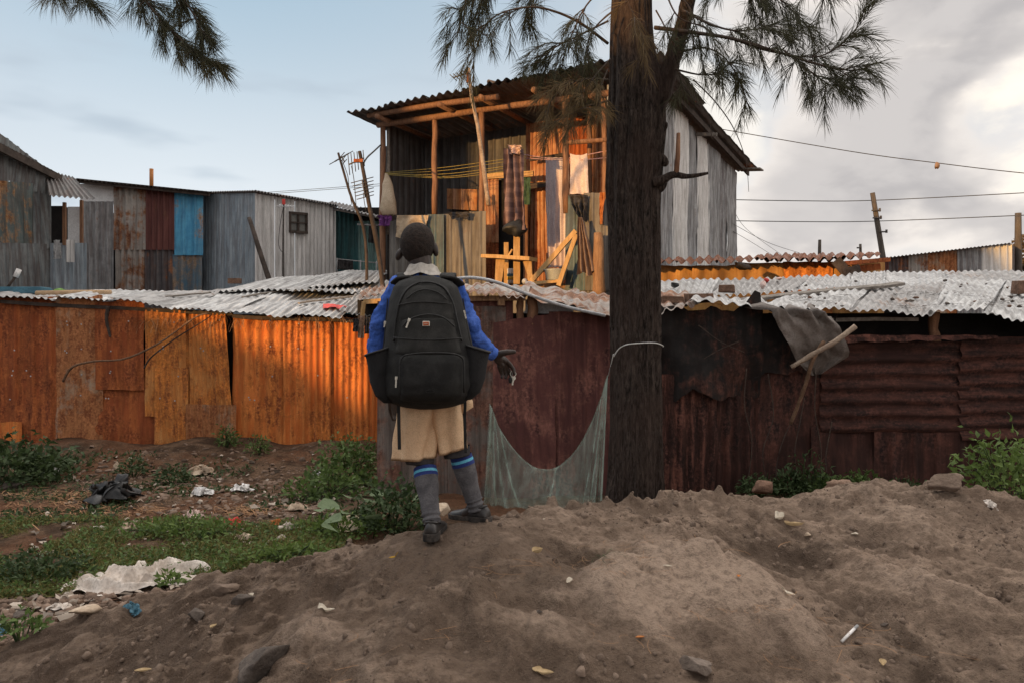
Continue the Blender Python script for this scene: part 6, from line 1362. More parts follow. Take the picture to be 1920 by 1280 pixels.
def shoe(heel, d, L=.215):
    d = V((d[0], d[1], d[2])).normalized(); side = d.cross(V((0, 0, 1))).normalized(); up = side.cross(d).normalized()
    S = [0, .03, .10, .20, .30, .42, .55, .70, .82, .91, .97, 1.0]
    Wd = [.040, .052, .060, .062, .060, .060, .068, .078, .076, .064, .044, .016]
    Tp = [.050, .066, .074, .076, .078, .070, .056, .046, .042, .037, .030, .020]
    t = MB(); rings = []
    for s_, w, h in zip(S, Wd, Tp):
        c = heel+d*(s_*L); ring = []
        for k in range(18):
            a = math.pi*k/17; ca, sa = math.cos(a), math.sin(a); ring.append(c+side*(abs(ca)**.75*math.copysign(1, ca))*w/2*(1-.25*sa*(s_ < .4))+up*(.018+(h-.018)*abs(sa)**.7))
        rings.append(ring)
    t.rings(rings); o = t.build('shoe', M['shoe'], boy, True); sb = o.modifiers.new('Subdivision', 'SUBSURF'); sb.levels = 1; sb.render_levels = 2
    sl = MB(); rings = []
    for s_, w in zip(S, Wd):
        c = heel+d*(s_*L*1.02-.003); th = .030 if s_ < .34 else .018; lift = .012 if .34 < s_ < .55 else 0
        z0 = -.006+(lift*0); hh = [(-1.06, z0+(0.010 if s_ > .34 else 0)), (1.06, z0+(0.010 if s_ > .34 else 0)), (1.10, .026), (-1.10, .026)]
        rings.append([c+side*(w/2*f)+up*z for f, z in hh])
    sl.rings(rings).build('sole', M['sole'], o, bevel=.003)
    ln = MB()
    for s_ in (.40, .46, .52): 
        c = heel+d*(s_*L); h = np.interp(s_, S, Tp)+.004
        ln.tube([c-side*.02+up*(h-.006), c+up*h, c+side*.02+up*(h-.006)], .0028, 5)
    ln.build('lace', M['pack_trim'], o, True)
    cb = MB(); c = heel+d*.046+up*.068; cb.tube([c+d*.029*math.cos(a)+side*.024*math.sin(a)+up*(.004*math.cos(2*a)) for a in np.linspace(0, 6.283, 20)], .006, 7, cap=False).build('shoe_collar', M['shoe'], o, True)
    return o
shoe(LF+V((-.004, -.035, .004)), (.10, 1, .02)); shoe(RF+V((.045, -.02, .006)), (-.82, .57, -.03))
# ------------------------------------------------------------------ backpack
bpk = thing('backpack', 'big black school backpack worn on the boy’s back', 'backpack', Bp(800, 766, -.2))
_y = [517, 521, 528, 538, 560, 600, 640, 680, 720, 740, 755, 763, 767]; _w = [14, 34, 50, 60, 68, 76, 82, 89, 91, 86, 70, 46, 14]
_c = [795, 796, 797, 798, 798, 800, 803, 803, 802, 801, 801, 801, 801]; _D = [.05, .085, .115, .14, .165, .19, .21, .225, .23, .22, .19, .15, .10]
def pw(y): return np.interp(y, _y, _w), np.interp(y, _y, _c), np.interp(y, _y, _D)
DB = -.085
def psurf(px, py, off=0.):
    w, c, D = pw(py); t = min(.999, abs((px-c)/w)); return Bp(px, py, DB-D*(1-t**2.8)**(1/2.8)-off)
m = MB(); rings = []
ysm = np.concatenate([np.linspace(517, 538, 9), np.linspace(543, 735, 34), np.linspace(740, 767, 10)])
for y in ysm:
    w, c, D = pw(y); ring = []
    for k in range(56):
        a = 2*math.pi*k/56; ca, sa = math.cos(a), math.sin(a); ex = 2/2.8
        x = c+w*math.copysign(abs(ca)**ex, ca); dd = (-D if sa > 0 else D*.12)*abs(sa)**ex
        wr = .013*float(fbm(np.array([x*.03]), np.array([y*.03+sa]), 4, 3)[0])+.008*float(ridged(np.array([x*.02]), np.array([y*.05]), 14, 2)[0]-.6)
        ring.append(Bp(x, y, DB+dd-wr*(sa > 0)))
    rings.append(ring)
m.rings(rings).build('pack_body', M['pack'], bpk, True)
def pocket(name, y0, y1, xl, xr, h, mat, rnd=5, n=34, base=.003):
    vs = []
    for jy in range(n):
        v = jy/(n-1)
        for ix in range(n):
            u = ix/(n-1); y = y0+(y1-y0)*v; x = xl(v)+(xr(v)-xl(v))*u
            y += 6*(abs(2*u-1)**4)*(1-2*v)*1.0
            k = max(0, (1-abs(2*u-1)**rnd)*(1-abs(2*v-1)**rnd))
            vs.append(psurf(x, y, -.004+(h+.004)*k**.45+.003*float(fbm(np.array([x*.05]), np.array([y*.05]), 7, 3)[0])))
    return link(name, np_mesh(name, [tuple(p) for p in vs], grid_faces(n, n)), M[mat], bpk)
pocket('top_pocket', 533, 604, lambda v: 758-18*v**.6, lambda v: 838+16*v**.6, .014, 'pack_mid', 4)
pocket('middle_pocket', 594, 668, lambda v: 752-14*v, lambda v: 852+14*v, .022, 'pack_mid', 5)
pocket('front_pocket', 662, 756, lambda v: 746+3*v, lambda v: 874-3*v, .034, 'pack', 6)
def piping(pts, r=.0034, off=.016, name='piping', mat='pack_trim', n=40):
    q = spline([(x, y, 0) for x, y in pts], n); MB().tube([psurf(p.x, p.y, off) for p in q], r, 6).build(name, M[mat], bpk, True)
piping([(738, 640), (742, 600), (752, 560), (772, 536), (800, 529), (830, 538), (848, 565), (857, 600), (866, 640)], .004, .012)
piping([(762, 560), (780, 547), (800, 543), (822, 549), (838, 562)], .003, .020)
piping([(746, 572), (790, 566), (846, 570)], .0022, .017)
piping([(755, 612), (770, 598), (800, 590), (830, 595), (852, 612)], .0036, .027)
piping([(738, 633), (800, 637), (865, 634)], .0025, .024)
piping([(750, 740), (749, 690), (756, 668), (775, 663), (800, 661), (845, 662), (866, 670), (870, 690), (870, 735)], .0036, .036)
piping([(727, 560), (722, 620), (716, 680), (714, 730)], .003, .004); piping([(868, 560), (878, 620), (889, 680), (890, 730)], .003, .004)
def pull(px, py, tilt, L=.030, off=.036):
    c = psurf(px, py, off); R = Matrix.Rotation(tilt, 3, 'Y'); mb = MB().box(c, (.010, .005, .012), R).box(c-R @ V((0, 0, L*.6)), (.0065, .003, L), R); mb.build('zipper_pull', M['zip_metal'], bpk, bevel=.001)
pull(767, 600, .35); pull(743, 708, .05, .034, .02); pull(870, 585, -.3, .026, .01); pull(722, 605, .2, .018, .012)
c = psurf(799, 607, .034); lb = MB().box(c, (.028, .005, .020)).build('logo_badge', M['zip_metal'], bpk, bevel=.002)
MB().box(c+V((0, -.003, 0)), (.022, .005, .014)).build('badge_face', M['logo_red'], lb); MB().box(c+V((0, -.0062, .0)), (.013, .002, .0018)).build('badge_mark', M['zip_metal'], lb)
c = psurf(806, 733, .036); MB().tube([c+V((math.cos(a)*.016, 0, math.sin(a)*.006)) for a in np.linspace(0, 6.283, 24)], .0012, 5, cap=False).build('emblem', M['pack_mid'], bpk, True)
# mesh side pockets
for sgn, cx, nm in ((-1, 716, 'side_pocket'), (1, 888, 'side_pocket')):
    mb = MB(); rings = []
    for y, hw, dpt, dx in ((652, 28, .075, 3), (658, 27, .072, 2), (680, 25, .072, 1), (710, 22, .07, 0), (735, 17, .062, -5), (748, 9, .04, -12)):
        if sgn < 0: y += 6
        c = Bp(cx+sgn*dx, y+0, -.17); rings.append([c+V((math.cos(a)*hw*.00215, math.sin(a)*dpt, .018*math.cos(a)*-sgn*(y < 670))) for a in np.linspace(0, 6.283, 29)[:-1]])
    mb.rings(rings, (False, True)); o = mb.build(nm, M['mesh_black'], bpk, True)
    MB().tube(rings[0]+[rings[0][0]], .005, 6, cap=False).build('pocket_hem', M['pack_trim'], o, True)
# shoulder straps and hanging strap ends
def strap(pts, w, name='shoulder_strap', t=.010, mat='pack_mid'):
    q = spline(pts, 30); mb = MB(); rings = []
    for i, p in enumerate(q):
        d = (q[min(i+1, 29)]-q[max(i-1, 0)]).normalized(); sd = V((1, 0, 0)); sd = (sd-d*sd.dot(d)).normalized(); up = sd.cross(d).normalized()
        rings.append([p+sd*w/2*a+up*t/2*c for a, c in ((-1, -.5), (-.8, -1), (.8, -1), (1, -.5), (1, .5), (.8, 1), (-.8, 1), (-1, .5))])
    mb.rings(rings).build(name, M[mat], bpk, True)
strap([Bp(768, 540, -.12), Bp(762, 524, -.085), Bp(758, 514, -.02), Bp(757, 520, .05), Bp(755, 560, .105), Bp(748, 620, .11), Bp(735, 690, .05), Bp(728, 720, -.08)], .065)
strap([Bp(828, 540, -.12), Bp(836, 524, -.085), Bp(841, 514, -.02), Bp(842, 520, .05), Bp(845, 560, .105), Bp(855, 620, .11), Bp(868, 690, .05), Bp(878, 720, -.08)], .065)
strap([Bp(771, 520, -.125), Bp(752, 523, -.10), Bp(740, 532, -.055)], .04, 'strap_flap', .012); strap([Bp(826, 520, -.125), Bp(850, 524, -.10), Bp(864, 535, -.055)], .04, 'strap_flap', .012)
MB().plank(Bp(747, 752, -.10), Bp(749, 842, -.105), .014, .003, up=(1, 0, 0)).build('strap_end', M['pack_trim'], bpk); MB().plank(Bp(871, 745, -.10), Bp(873, 848, -.085), .013, .003, up=(1, 0, 0), seg=6, warp=.002).build('strap_end', M['pack_trim'], bpk)
# keys held in the hand
ky = thing('key_ring', 'bunch of keys on a ring hanging from the boy’s right hand', 'keys', Bp(960, 722, .13))
kc = Bp(962, 700, .132); MB().tube([kc+V((math.cos(a)*.013, math.sin(a)*.005, math.sin(a)*.013)) for a in np.linspace(0, 6.283, 22)], .0014, 6, cap=False).build('ring', M['zip_metal'], ky, True)
for k, (dx, tl) in enumerate(((-.006, -.15), (.0, .1), (.007, .3))):
    c = kc+V((dx, -.004*k, -.014)); R = Matrix.Rotation(tl, 3, 'Y'); mb = MB().ball(c-R @ V((0, 0, .006)), (.007, .0015, .008), R, 12, 6).box(c-R @ V((0, 0, .024)), (.005, .0016, .026), R); mb.build('key', M['zip_metal'], ky)
MB().ball(kc+V((-.012, -.006, -.028)), (.009, .006, .015), nu=12, nv=8).build('fob', M['pack_trim'], ky, True)

# ------------------------------------------------------------------ stones, scraps and leaves one can point at
def stone(px, py, wpx, hpx, dep, m, label, cat='stone', name='stone', seed=1, tilt=0., rot=0., ang=.3, sink=.25, Y=None):
    p = on_ground(px, py) if Y is None else P(px, py, Y)
    k = p.y/F; s = (wpx/2*k, dep, hpx/2*k*1.1); o = rock(name, M[m], p-V((0, 0, 0)), s, seed, None, rot, tilt, 4 if wpx > 60 else 3, ang, sink); setp(o, label, cat); return o
stone(492, 1262, 150, 62, .085, 'stone_dark', 'long slanted dark rock half buried in the near slope', 'rock', 'rock', 5, -.62, .1, .5, .30)
stone(1306, 1262, 66, 46, .06, 'stone', 'rounded stone low in the middle foreground of the mound', 'stone', 'stone', 8)
stone(1767, 920, 84, 40, .12, 'soil_clod', 'big pale boulder on the mound crest at the right', 'rock', 'boulder', 11, sink=.1)
stone(367, 1160, 36, 28, .04, 'stone_dark', 'small rounded stone under the mound edge beside the white cloth', 'stone', 'stone', 14)
stone(455, 1132, 50, 22, .03, 'stone_dark', 'flat angular stone under the broken mound edge', 'stone', 'stone', 15, -.3)
stone(420, 1112, 70, 26, .05, 'soil_clod', 'crumbling lump of earth on the mound edge right of the white cloth', 'clod', 'clod', 16)
stone(1430, 925, 48, 34, .08, 'brick', 'reddish stone at the foot of the wall right of the trunk', 'stone', 'stone', 17, Y=6.6)
stone(1572, 926, 58, 44, .10, 'brown_cloth', 'crumpled brown sack lying at the wall foot', 'sack', 'sack', 19, Y=6.2, ang=1.1)
stone(45, 1160, 40, 26, .05, 'stone_dark', 'dark stone at the left edge in the rubble', 'stone', 'stone', 20)
stone(160, 1152, 62, 22, .07, 'paper_brown', 'flat pale stone among the rubble below the white cloth', 'stone', 'stone', 21)
stone(218, 880, 16, 20, .04, 'paper_brown', 'pale upright stone in the rubbish bank', 'stone', 'stone', 23)
stone(20, 915, 60, 14, .1, 'stone_dark', 'flat dark slab at the left edge below the bush', 'slab', 'slab', 24)
stone(1010, 1148, 14, 10, .014, 'stone_dark', 'small dark pebble left of the middle of the mound', 'pebble', 'pebble', 25)
stone(1660, 1172, 20, 9, .014, 'stone_dark', 'small dark pebble on the right slope of the mound', 'pebble', 'pebble', 26)
stone(820, 960, 60, 28, .10, 'paper_brown', 'pale flat stone between the boy’s legs behind the mound', 'stone', 'stone', 27, Y=5.6)
stone(1515, 1005, 20, 8, .02, 'paper_brown', 'pale pebble in the hollow of the mound', 'pebble', 'pebble', 28); stone(1602, 1003, 16, 6, .015, 'white_leaf', 'light pebble right of the hollow of the mound', 'pebble', 'pebble', 29)
def leaf(px, py, L, W, m, label, ang=0., curl=.25, name='leaf'):
    p = on_ground(px, py); n = 12; vs = []
    d = V((math.cos(ang), math.sin(ang), 0)); s = V((-d.y, d.x, 0))
    for i in range(n):
        t = i/(n-1); w = W*math.sin(math.pi*min(1, t*.94+.05))**.8/2
        for k in (-1, -.4, .4, 1):
            q = p+d*(t-.5)*L+s*w*k; zz = curl*L*(abs(k)**2*.5*(w/(W/2+1e-6))+1.2*(t-.45)**2)+.006
            vs.append(q+V((0, 0, zz)))
    vs = [V((v.x, v.y, max(v.z, gz(v.x, v.y)+.003+(v.z-p.z-.006)*.8))) for v in vs]
    o = link(name, np_mesh(name, [tuple(v) for v in vs], grid_faces(4, n)), M[m]); setp(centre(o), label, 'leaf')
leaf(1478, 1118, .062, .018, 'white_leaf', 'pale slender leaf in the middle right of the mound', -1.0); leaf(1068, 1095, .045, .018, 'white_leaf', 'small pale leaf on the mound below the boy’s right', 1.1, .4)
leaf(1655, 1248, .055, .025, 'dry_leaf', 'curled tan leaf near the bottom right', 1.2, .5); leaf(1018, 1268, .065, .028, 'dry_leaf', 'yellowish curled leaf at the bottom edge middle', -.2, .35)
leaf(738, 1048, .038, .016, 'yellow_leaf', 'small bright yellow leaf below the left shoe', .4); leaf(612, 1150, .06, .02, 'white_leaf', 'pale pointed leaf on the slope above the long rock', .3, .3)
leaf(400, 1180, .035, .02, 'dry_leaf', 'small tan leaf on the slope left of the long rock', 1.2, .5); leaf(268, 1262, .06, .024, 'dry_leaf', 'tan leaf at the bottom left of the slope', .2, .3)
leaf(1008, 1040, .05, .045, 'dry_leaf', 'crumpled yellowish leaf on the mound right of the boy', .6, .9); leaf(1252, 1065, .035, .012, 'white_leaf', 'tiny pale leaf near the top of the mound middle', -.4, .3)
leaf(1200, 1200, .03, .016, 'orange_plastic', 'small orange leaf fragment in the foreground', .1, .4); leaf(1385, 1085, .025, .014, 'orange_cloth', 'small brown leaf beside the pale slender leaf', 1.3, .4)
leaf(471, 1122, .04, .02, 'white_leaf', 'pale leaf leaning on the flat angular stone', -1.0, .6); leaf(1490, 988, .10, .03, 'dry_leaf', 'strip of pale husk in the hollow of the mound', -.3, .4); leaf(1462, 976, .06, .04, 'white_leaf', 'pale husk scrap above the hollow of the mound', .5, .7); leaf(1020, 975, .02, .01, 'white_leaf', 'tiny white scrap on the bump right of the boy', 1.2)
p0 = on_ground(1578, 1206); p1 = on_ground(1602, 1184); pn = thing('pen', 'pale blue pen lying on the right slope of the mound', 'pen', p0)
MB().tube([p0+V((0, 0, .006)), p1+V((0, 0, .008))], .0055, 8).build('barrel', M['paper'], pn, True); MB().tube([p1+V((0, 0, .008)), p1+(p1-p0)*.25+V((0, 0, .008))], .0055, 8).build('cap', M['plastic_grey'], pn, True)
# needles shed by the tree and rootlets on the soil
spots = [(*gp(x, y), .12, .08, .004) for x, y in ((1130, 1045), (1090, 1060), (1150, 1065), (930, 1075), (1270, 1140), (1560, 1180), (1700, 1215), (700, 1060), (650, 1250), (1400, 1140), (1250, 1020), (960, 1050), (1180, 1180), (1480, 1230), (820, 1190))]
setp(link('shed_needles', curls('shed_needles', spots, 300, .11, .0007, 'straw', .5, .08), M['straw']), 'fine dry needles and rootlets lying on the mound', 'needles', kind='stuff')
spots = [(*gp(x, y), .012, .012, .004) for x, y in ((1128, 1040), (1135, 1044))]
setp(link('green_needles', curls('green_needles', spots, 46, .08, .0009, 'weed', .6, .3), M['weed_dark']), 'tuft of green needles lying on the mound', 'needles', kind='stuff')

def heap(name, m, px, py, w, dpt, h, label, cat, seed=1, rot=0., rag=.35, n=64, fr=1.):
    """crumpled cloth or paper lying on the ground"""
    p = gp(px, py) if px < 700 else on_ground(px, py); vs = []; n2 = n
    for jj in range(n2):
        for ii in range(n):
            u = ii/(n-1)*2-1; v = jj/(n2-1)*2-1
            a = math.atan2(v, u); sq = max(abs(u), abs(v)); r = sq*(1+rag*float(fbm(np.array([math.cos(a)*1.5+seed]), np.array([math.sin(a)*1.5]), seed, 4)[0]))
            x = math.cos(a)*r*w/2; y = math.sin(a)*r*dpt/2; c, s_ = math.cos(rot), math.sin(rot); vs.append((p.x+x*c-y*s_, p.y+x*s_+y*c, sq))
    vs = np.array(vs); X = (vs[:, 0]-p.x)/w*2; Yq = (vs[:, 1]-p.y)/dpt*2; sq = vs[:, 2]
    g = height(vs[:, 0], vs[:, 1])[0]
    if fr > 1:
        w1 = fbm(X*1.6, Yq*1.6, seed+3, 3)*3.2; w2 = fbm(X*1.3+4, Yq*1.3, seed+5, 3)*3.4; sel = np.clip(.5+2.2*fbm(X*1.1, Yq*1.1, seed+9, 2), 0, 1)
        f = sel*(1-abs(np.sin(4.2*(X*.45+Yq*.95)+w1)))**1.6*1.5+(1-sel)*(1-abs(np.sin(4.6*(X*.85-Yq*.5)+w2)))**1.6*1.3+.12*fbm(X*8, Yq*8, seed+1, 3)
    else: f = (ridged(X*1.5*fr+fbm(X*2, Yq*2, seed+3, 2)*.6, Yq*1.2*fr+seed, seed, 2))**1.7*1.2+.22*fbm(X*3.5*fr, Yq*3.5*fr, seed+1, 2)
    z = h*np.clip(f, 0, 2)*(1-sq**5*.75)+.012
    # creases carry points sideways a little, so that folds overhang
    vs[:, 0] += .7*h*fbm(X*2.5, Yq*2.5, seed+7, 2); vs[:, 1] += .7*h*fbm(X*2.5, Yq*2.5, seed+8, 2)
    o = link(name, np_mesh(name, np.column_stack([vs[:, :2], g+z]), grid_faces(n, n2)), M[m]); return setp(centre(o), label, cat)
heap('white_cloth', 'rag_white', 262, 1090, .80, .62, .075, 'dirty white cloth lying crumpled on the grass at the left', 'cloth', 3, .1, .6, 150, 3.2)
heap('black_sack', 'plastic_black', 215, 940, .42, .4, .2, 'black crumpled sack in the dry straw', 'sack', 23, .3, .5, 50)
heap('paper', 'paper', 382, 932, .17, .14, .07, 'white crumpled paper in the rubbish bank', 'paper', 5, n=26); heap('paper', 'paper', 452, 920, .10, .26, .06, 'long pale paper strip right of the crumpled paper', 'paper', 6, -.5, n=26)
heap('paper', 'pink_cloth', 362, 976, .16, .14, .07, 'pinkish plastic wrapper at the edge of the weeds', 'wrapper', 7, n=26); heap('paper', 'red', 436, 985, .12, .10, .05, 'small red wrapper beside the dry root tuft', 'wrapper', 8, n=22)
heap('paper', 'paper', 600, 890, .14, .1, .08, 'white plastic scrap in front of the bush by the orange wall', 'scrap', 9, n=22); heap('paper', 'rag_white', 537, 997, .13, .12, .05, 'pale paper scrap near the weeds before the bush', 'paper', 10, n=22)
heap('card', 'orange_cloth', 520, 985, .12, .12, .05, 'orange brown card scrap in the rubbish', 'card', 11, n=22); heap('card', 'paper_brown', 240, 1000, .16, .12, .07, 'brown paper scrap on the grass', 'paper', 12, n=22)
heap('card', 'paper_brown', 460, 1012, .16, .08, .04, 'pale brown strip lying in the bright weeds', 'paper', 13, n=22); heap('paper', 'paper', 105, 890, .06, .2, .06, 'white paper scrap below the left bush', 'paper', 14, .4, n=22)
heap('card', 'paper_brown', 560, 960, .2, .15, .05, 'torn brown card at the foot of the left bush bank', 'card', 15, n=22); heap('card', 'rag_white', 185, 995, .14, .05, .03, 'thin pale strip on the grass near the straw', 'paper', 16, n=22)
heap('card', 'paper_brown', 380, 890, .25, .2, .1, 'brown paper heap high on the rubbish bank', 'paper', 17, n=26); heap('paper', 'blue_plastic', 250, 1147, .07, .05, .03, 'small blue plastic scrap in the rubble', 'scrap', 18, n=20)
heap('paper', 'blue_plastic', 2, 1196, .05, .05, .05, 'blue scrap at the left edge', 'scrap', 19, n=20); heap('card', 'rag_white', 110, 1142, .12, .08, .03, 'pale chip of card at the left of the rubble', 'card', 20, n=20)
heap('paper', 'rag_white', 1858, 954, .06, .05, .03, 'white scrap on the crest before the right bush', 'scrap', 21, n=20)

# ------------------------------------------------------------------ unseen row added behind the photographer, shaped to shade the yard
SA = math.radians(42); SE = math.radians(5)
def ST(s, t, z): return V((s*math.cos(SA)+t*math.sin(SA), -s*math.sin(SA)+t*math.cos(SA), z))
def back_shack(s0, s1, t, h0, h1, dep, m, label, name='blocker_shack'):
    th_ = thing(name, label, 'shack', (*ST((s0+s1)/2, t, 0).xy, 0)); c = [ST(s0, t, 0), ST(s1, t, 0), ST(s1, t-dep, 0), ST(s0, t-dep, 0)]; H = [h0, h1, h1+.4, h0+.4]
    for i in range(4):
        a, b_ = c[i], c[(i+1) % 4]; n = max(1, int((b_-a).length/1.0))
        sheet('wall_sheet', M[m], th_, b_, a, b_+V((0, 0, H[(i+1) % 4])), a+V((0, 0, H[i])), pitch=.15, amp=.02)
    e = V((0, 0, .02)); r = [c[i]+V((0, 0, H[i]))+e for i in range(4)]
    sheet('roof_sheet', M['dark_roof'], th_, r[3], r[2], r[0], r[1], pitch=.15, amp=.02)
T0 = -20
k_ = -T0*math.tan(SE)+CZ                                          # shadow height v -> real height at T0
back_shack(-20, -11.0, T0, 6.3+k_, 6.0+k_, 4, 'zinc_brown', 'tall tin house added out of view behind the photographer to cast shade')
back_shack(-10.95, -10.1, T0, .75+k_, .40+k_, 3, 'rust_a', 'small rusty shack added out of view beside the tall tin house to cast shade')
back_shack(-10.05, -9.2, T0, .38+k_, .05+k_, 3, 'rust_dark', 'dark rusty shack added out of view behind the photographer to cast shade')
back_shack(-9.15, -8.3, T0, -.05+k_, -.75+k_, 3, 'zinc_grey', 'grey low shed added out of view behind the photographer to cast shade')
back_shack(-8.25, -6.35, T0, .7+k_, 1.1+k_, 4, 'zinc_dark', 'dark shack added out of view behind the photographer to cast shade')
back_shack(-6.3, -4.1, T0, 1.72+k_, 1.72+k_, 4, 'zinc_grey', 'grey shack added out of view behind the photographer to cast shade')
back_shack(-4.05, -3.15, T0, 2.6+k_, 2.9+k_, 4, 'rust_dark', 'narrow rusty two storey shack added out of view to shade the trunk')
back_shack(-3.1, 5, T0, 4.2+k_, 4.0+k_, 4, 'zinc_green', 'two storey green tin house added out of view to cast shade')
st_ = thing('blocker_tree', 'leafy tree added out of view behind the photographer to cast shade', 'tree', ST(-6.45, T0+1.2, 0))  # unseen crown added to shade the hanging foliage
MB().tube([ST(-6.45, T0+1.2, 0), ST(-6.4, T0+1.2, 2.5), ST(-5.9, T0+1.2, 4.6), ST(-5.2, T0+1.2, 6.0)], [.16, .14, .11, .05], 10, jit=.08).build('trunk', M['bark'], st_, True)
n = 9500; g = RNG.normal(size=(n, 3)); g /= np.linalg.norm(g, axis=1, keepdims=True); g *= RNG.uniform(.1, 1, n)[:, None]**.5; cs = []
for q in g: cs.append(tuple(ST(-5.25+q[0]*1.45, T0+1.2+q[1]*1.2, 3.25+k_+q[2]*1.2)))
link('crown', leaf_mesh('crown', cs, rand_dirs(n, 0), rand_dirs(n), RNG.uniform(.12, .22, n), RNG.uniform(.07, .12, n)), M['weed_dark'], st_, smooth=False)

# ------------------------------------------------------------------ camera, sun, sky
cam = bpy.data.cameras.new('camera'); co = bpy.data.objects.new('camera', cam); COL.objects.link(co)
cam.sensor_width = 36; cam.lens = 28; cam.clip_start = .05; cam.clip_end = 3000
co.location = (0, 0, CZ); co.rotation_euler = (math.pi/2, 0, 0); scene.camera = co
sun = bpy.data.lights.new('sun', 'SUN'); so_ = bpy.data.objects.new('sun', sun); COL.objects.link(so_)
sun.energy = 5.0; sun.angle = math.radians(.8); sun.color = (1.0, .56, .20)
dirv = V((math.sin(SA)*math.cos(SE), math.cos(SA)*math.cos(SE), -math.sin(SE))); so_.rotation_euler = dirv.to_track_quat('-Z', 'Y').to_euler(); so_.location = (-10, -14, 6)
w = bpy.data.worlds.new('World'); scene.world = w; w.use_nodes = True; nt = w.node_tree; N = nt.nodes; bgn = N['Background']; lk = nt.links.new
sky = N.new('ShaderNodeTexSky'); sky.sky_type = 'NISHITA'; sky.sun_disc = False; sky.sun_elevation = SE; sky.sun_rotation = math.pi+SA; sky.altitude = 1600; sky.dust_density = 1.5; sky.ozone_density = 1.5
tc = N.new('ShaderNodeTexCoord'); sp = N.new('ShaderNodeSeparateXYZ'); lk(tc.outputs['Generated'], sp.inputs[0])
def mth(op, a, b=None, clamp=False):
    k = N.new('ShaderNodeMath'); k.operation = op; k.use_clamp = clamp
    for i, v in enumerate((a, b)):
        if v is None: continue
        if isinstance(v, (int, float)): k.inputs[i].default_value = v
        else: lk(v, k.inputs[i])
    return k.outputs[0]
def rng(v, a, b, lo=0., hi=1.):
    k = N.new('ShaderNodeMapRange'); k.interpolation_type = 'SMOOTHSTEP'; lk(v, k.inputs[0])
    for i, q in enumerate((a, b, lo, hi)): k.inputs[1+i].default_value = q
    return k.outputs[0]
def mixc(f, a, b, mode='MIX'):
    k = N.new('ShaderNodeMix'); k.data_type = 'RGBA'; k.blend_type = mode
    for s_, v in ((k.inputs[0], f), (k.inputs[6], a), (k.inputs[7], b)):
        if isinstance(v, bpy.types.NodeSocket): lk(v, s_)
        else: s_.default_value = (*v, 1) if isinstance(v, tuple) and len(v) == 3 else v
    return k.outputs[2]
def nz(sc, scale, detail, rough, off=(0, 0, 0), dist=0.):
    mp = N.new('ShaderNodeMapping'); lk(tc.outputs['Generated'], mp.inputs[0]); mp.inputs['Scale'].default_value = sc; mp.inputs['Location'].default_value = off
    k = N.new('ShaderNodeTexNoise'); lk(mp.outputs[0], k.inputs[0]); k.inputs['Scale'].default_value = scale; k.inputs['Detail'].default_value = detail; k.inputs['Roughness'].default_value = rough; k.inputs['Distortion'].default_value = dist
    return k.outputs['Fac']
x, y, z = sp.outputs
hs = sky.outputs[0]
# thin high haze over the whole sky, paler low down; unseen overhead and right side brightened as added fill
hz = rng(z, .0, .42, .95, .86)
haze = mixc(rng(x, -.45, .5), (6.1, 6.4, 6.65), (5.5, 5.25, 5.15)); haze = mixc(rng(z, .08, .48), haze, mixc(rng(x, -.4, .5), (2.75, 3.95, 4.95), (4.4, 4.75, 5.15)))
haze = mixc(rng(z, .42, .75), haze, (23.0, 21.4, 19.8)); haze = mixc(rng(y, .15, -.35), haze, (7.6, 7.2, 7.0)); haze = mixc(mth('MULTIPLY', rng(x, -.35, -.9), rng(z, .9, .5)), haze, (4.5, 5.0, 5.6)); haze = mixc(mth('MULTIPLY', rng(x, .45, .9), rng(y, -.2, .3)), haze, (14.5, 13.2, 12.0))
base = mixc(hz, hs, haze)
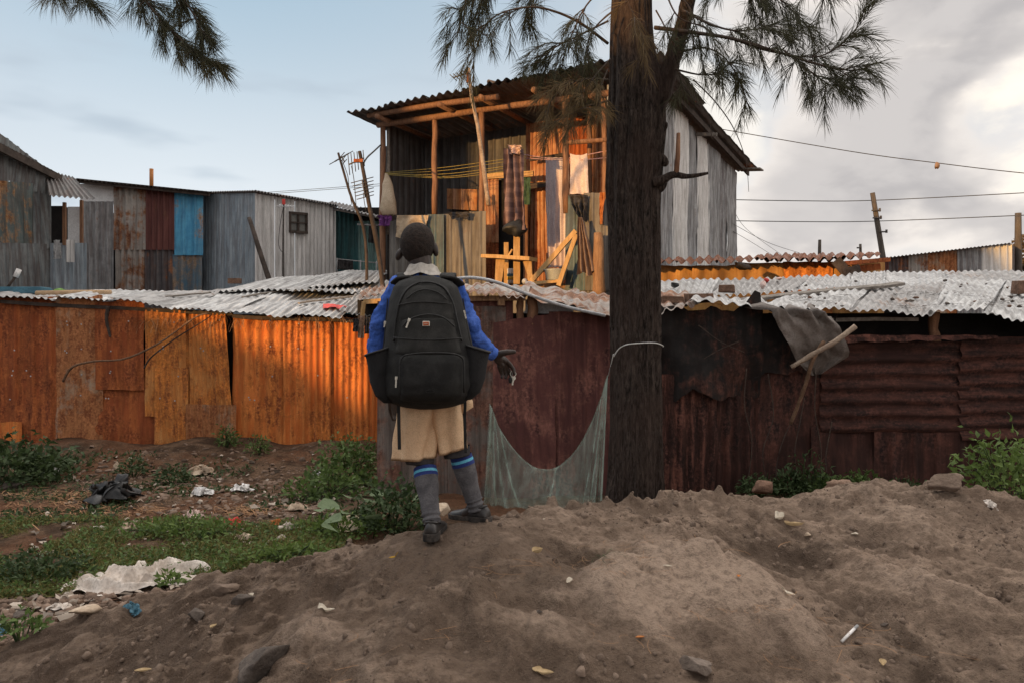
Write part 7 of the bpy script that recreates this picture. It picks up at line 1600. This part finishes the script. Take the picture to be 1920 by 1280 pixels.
# heavy cloud bank at the right with bright rims and breaks, a few small grey puffs at the left
def toward(px, py, a, b, lo=0., hi=1.):
    g = N.new('ShaderNodeVectorMath'); g.operation = 'DOT_PRODUCT'; lk(tc.outputs['Generated'], g.inputs[0])
    g.inputs[1].default_value = tuple(V(((px-960)/F, 1, (640-py)/F)).normalized()); return rng(g.outputs['Value'], a, b, lo, hi)
n1 = nz((1.0, 1.0, 1.7), 4.0, 5, .50, (.3, .2, .1), .2); n2 = nz((1.0, 1.0, 2.0), 9.0, 6, .52, (2.1, .7, .4), .2)
dens = mth('ADD', mth('MULTIPLY', n1, .70), mth('MULTIPLY', n2, .30))
bank = mth('ADD', toward(1830, 170, .955, .996, 0, .155), toward(1480, 300, .985, .999, 0, .06))
bank = mth('SUBTRACT', bank, mth('ADD', toward(1925, 262, .995, .9998, 0, .20), toward(1390, 200, .995, .9999, 0, .10)))
right = rng(mth('ADD', x, mth('MULTIPLY', z, .25)), .16, .55, 0, .04)
cover = mth('ADD', mth('ADD', dens, bank), right)
mask = rng(cover, .51, .61)
core = rng(cover, .555, .72)
cloud = mixc(core, (6.6, 6.15, 5.75), (3.55, 3.4, 3.4)); cloud = mixc(rng(n2, .40, .62, 0, .45), cloud, (5.5, 5.2, 5.0))
base = mixc(mth('MULTIPLY', mask, rng(x, .02, .3)), base, cloud)
glow = mth('MULTIPLY', toward(1925, 258, .986, .9998), rng(mth('ADD', cover, mth('MULTIPLY', n2, .5)), .86, .66)); base = mixc(glow, base, (8.2, 7.4, 6.3))
glow2 = mth('MULTIPLY', toward(1400, 190, .986, .9998, 0, .7), rng(mth('ADD', cover, mth('MULTIPLY', n2, .6)), .92, .74)); base = mixc(glow2, base, (7.4, 6.9, 6.2))
n3 = nz((1.0, 1.0, 3.6), 5.0, 3, .5, (5.1, 1.7, 2.2)); puff = mth('MULTIPLY', rng(n3, .54, .74, 0, .8), rng(x, .1, -.2))
base = mixc(puff, base, (3.4, 4.0, 4.6))
lk(base, bgn.inputs[0]); bgn.inputs[1].default_value = .150
scene.view_settings.view_transform = 'Standard'; scene.view_settings.look = 'None'; scene.view_settings.exposure = 0
scene.render.resolution_x = 1024; scene.render.resolution_y = 682
scene.cycles.max_bounces = 6; scene.cycles.transparent_max_bounces = 12
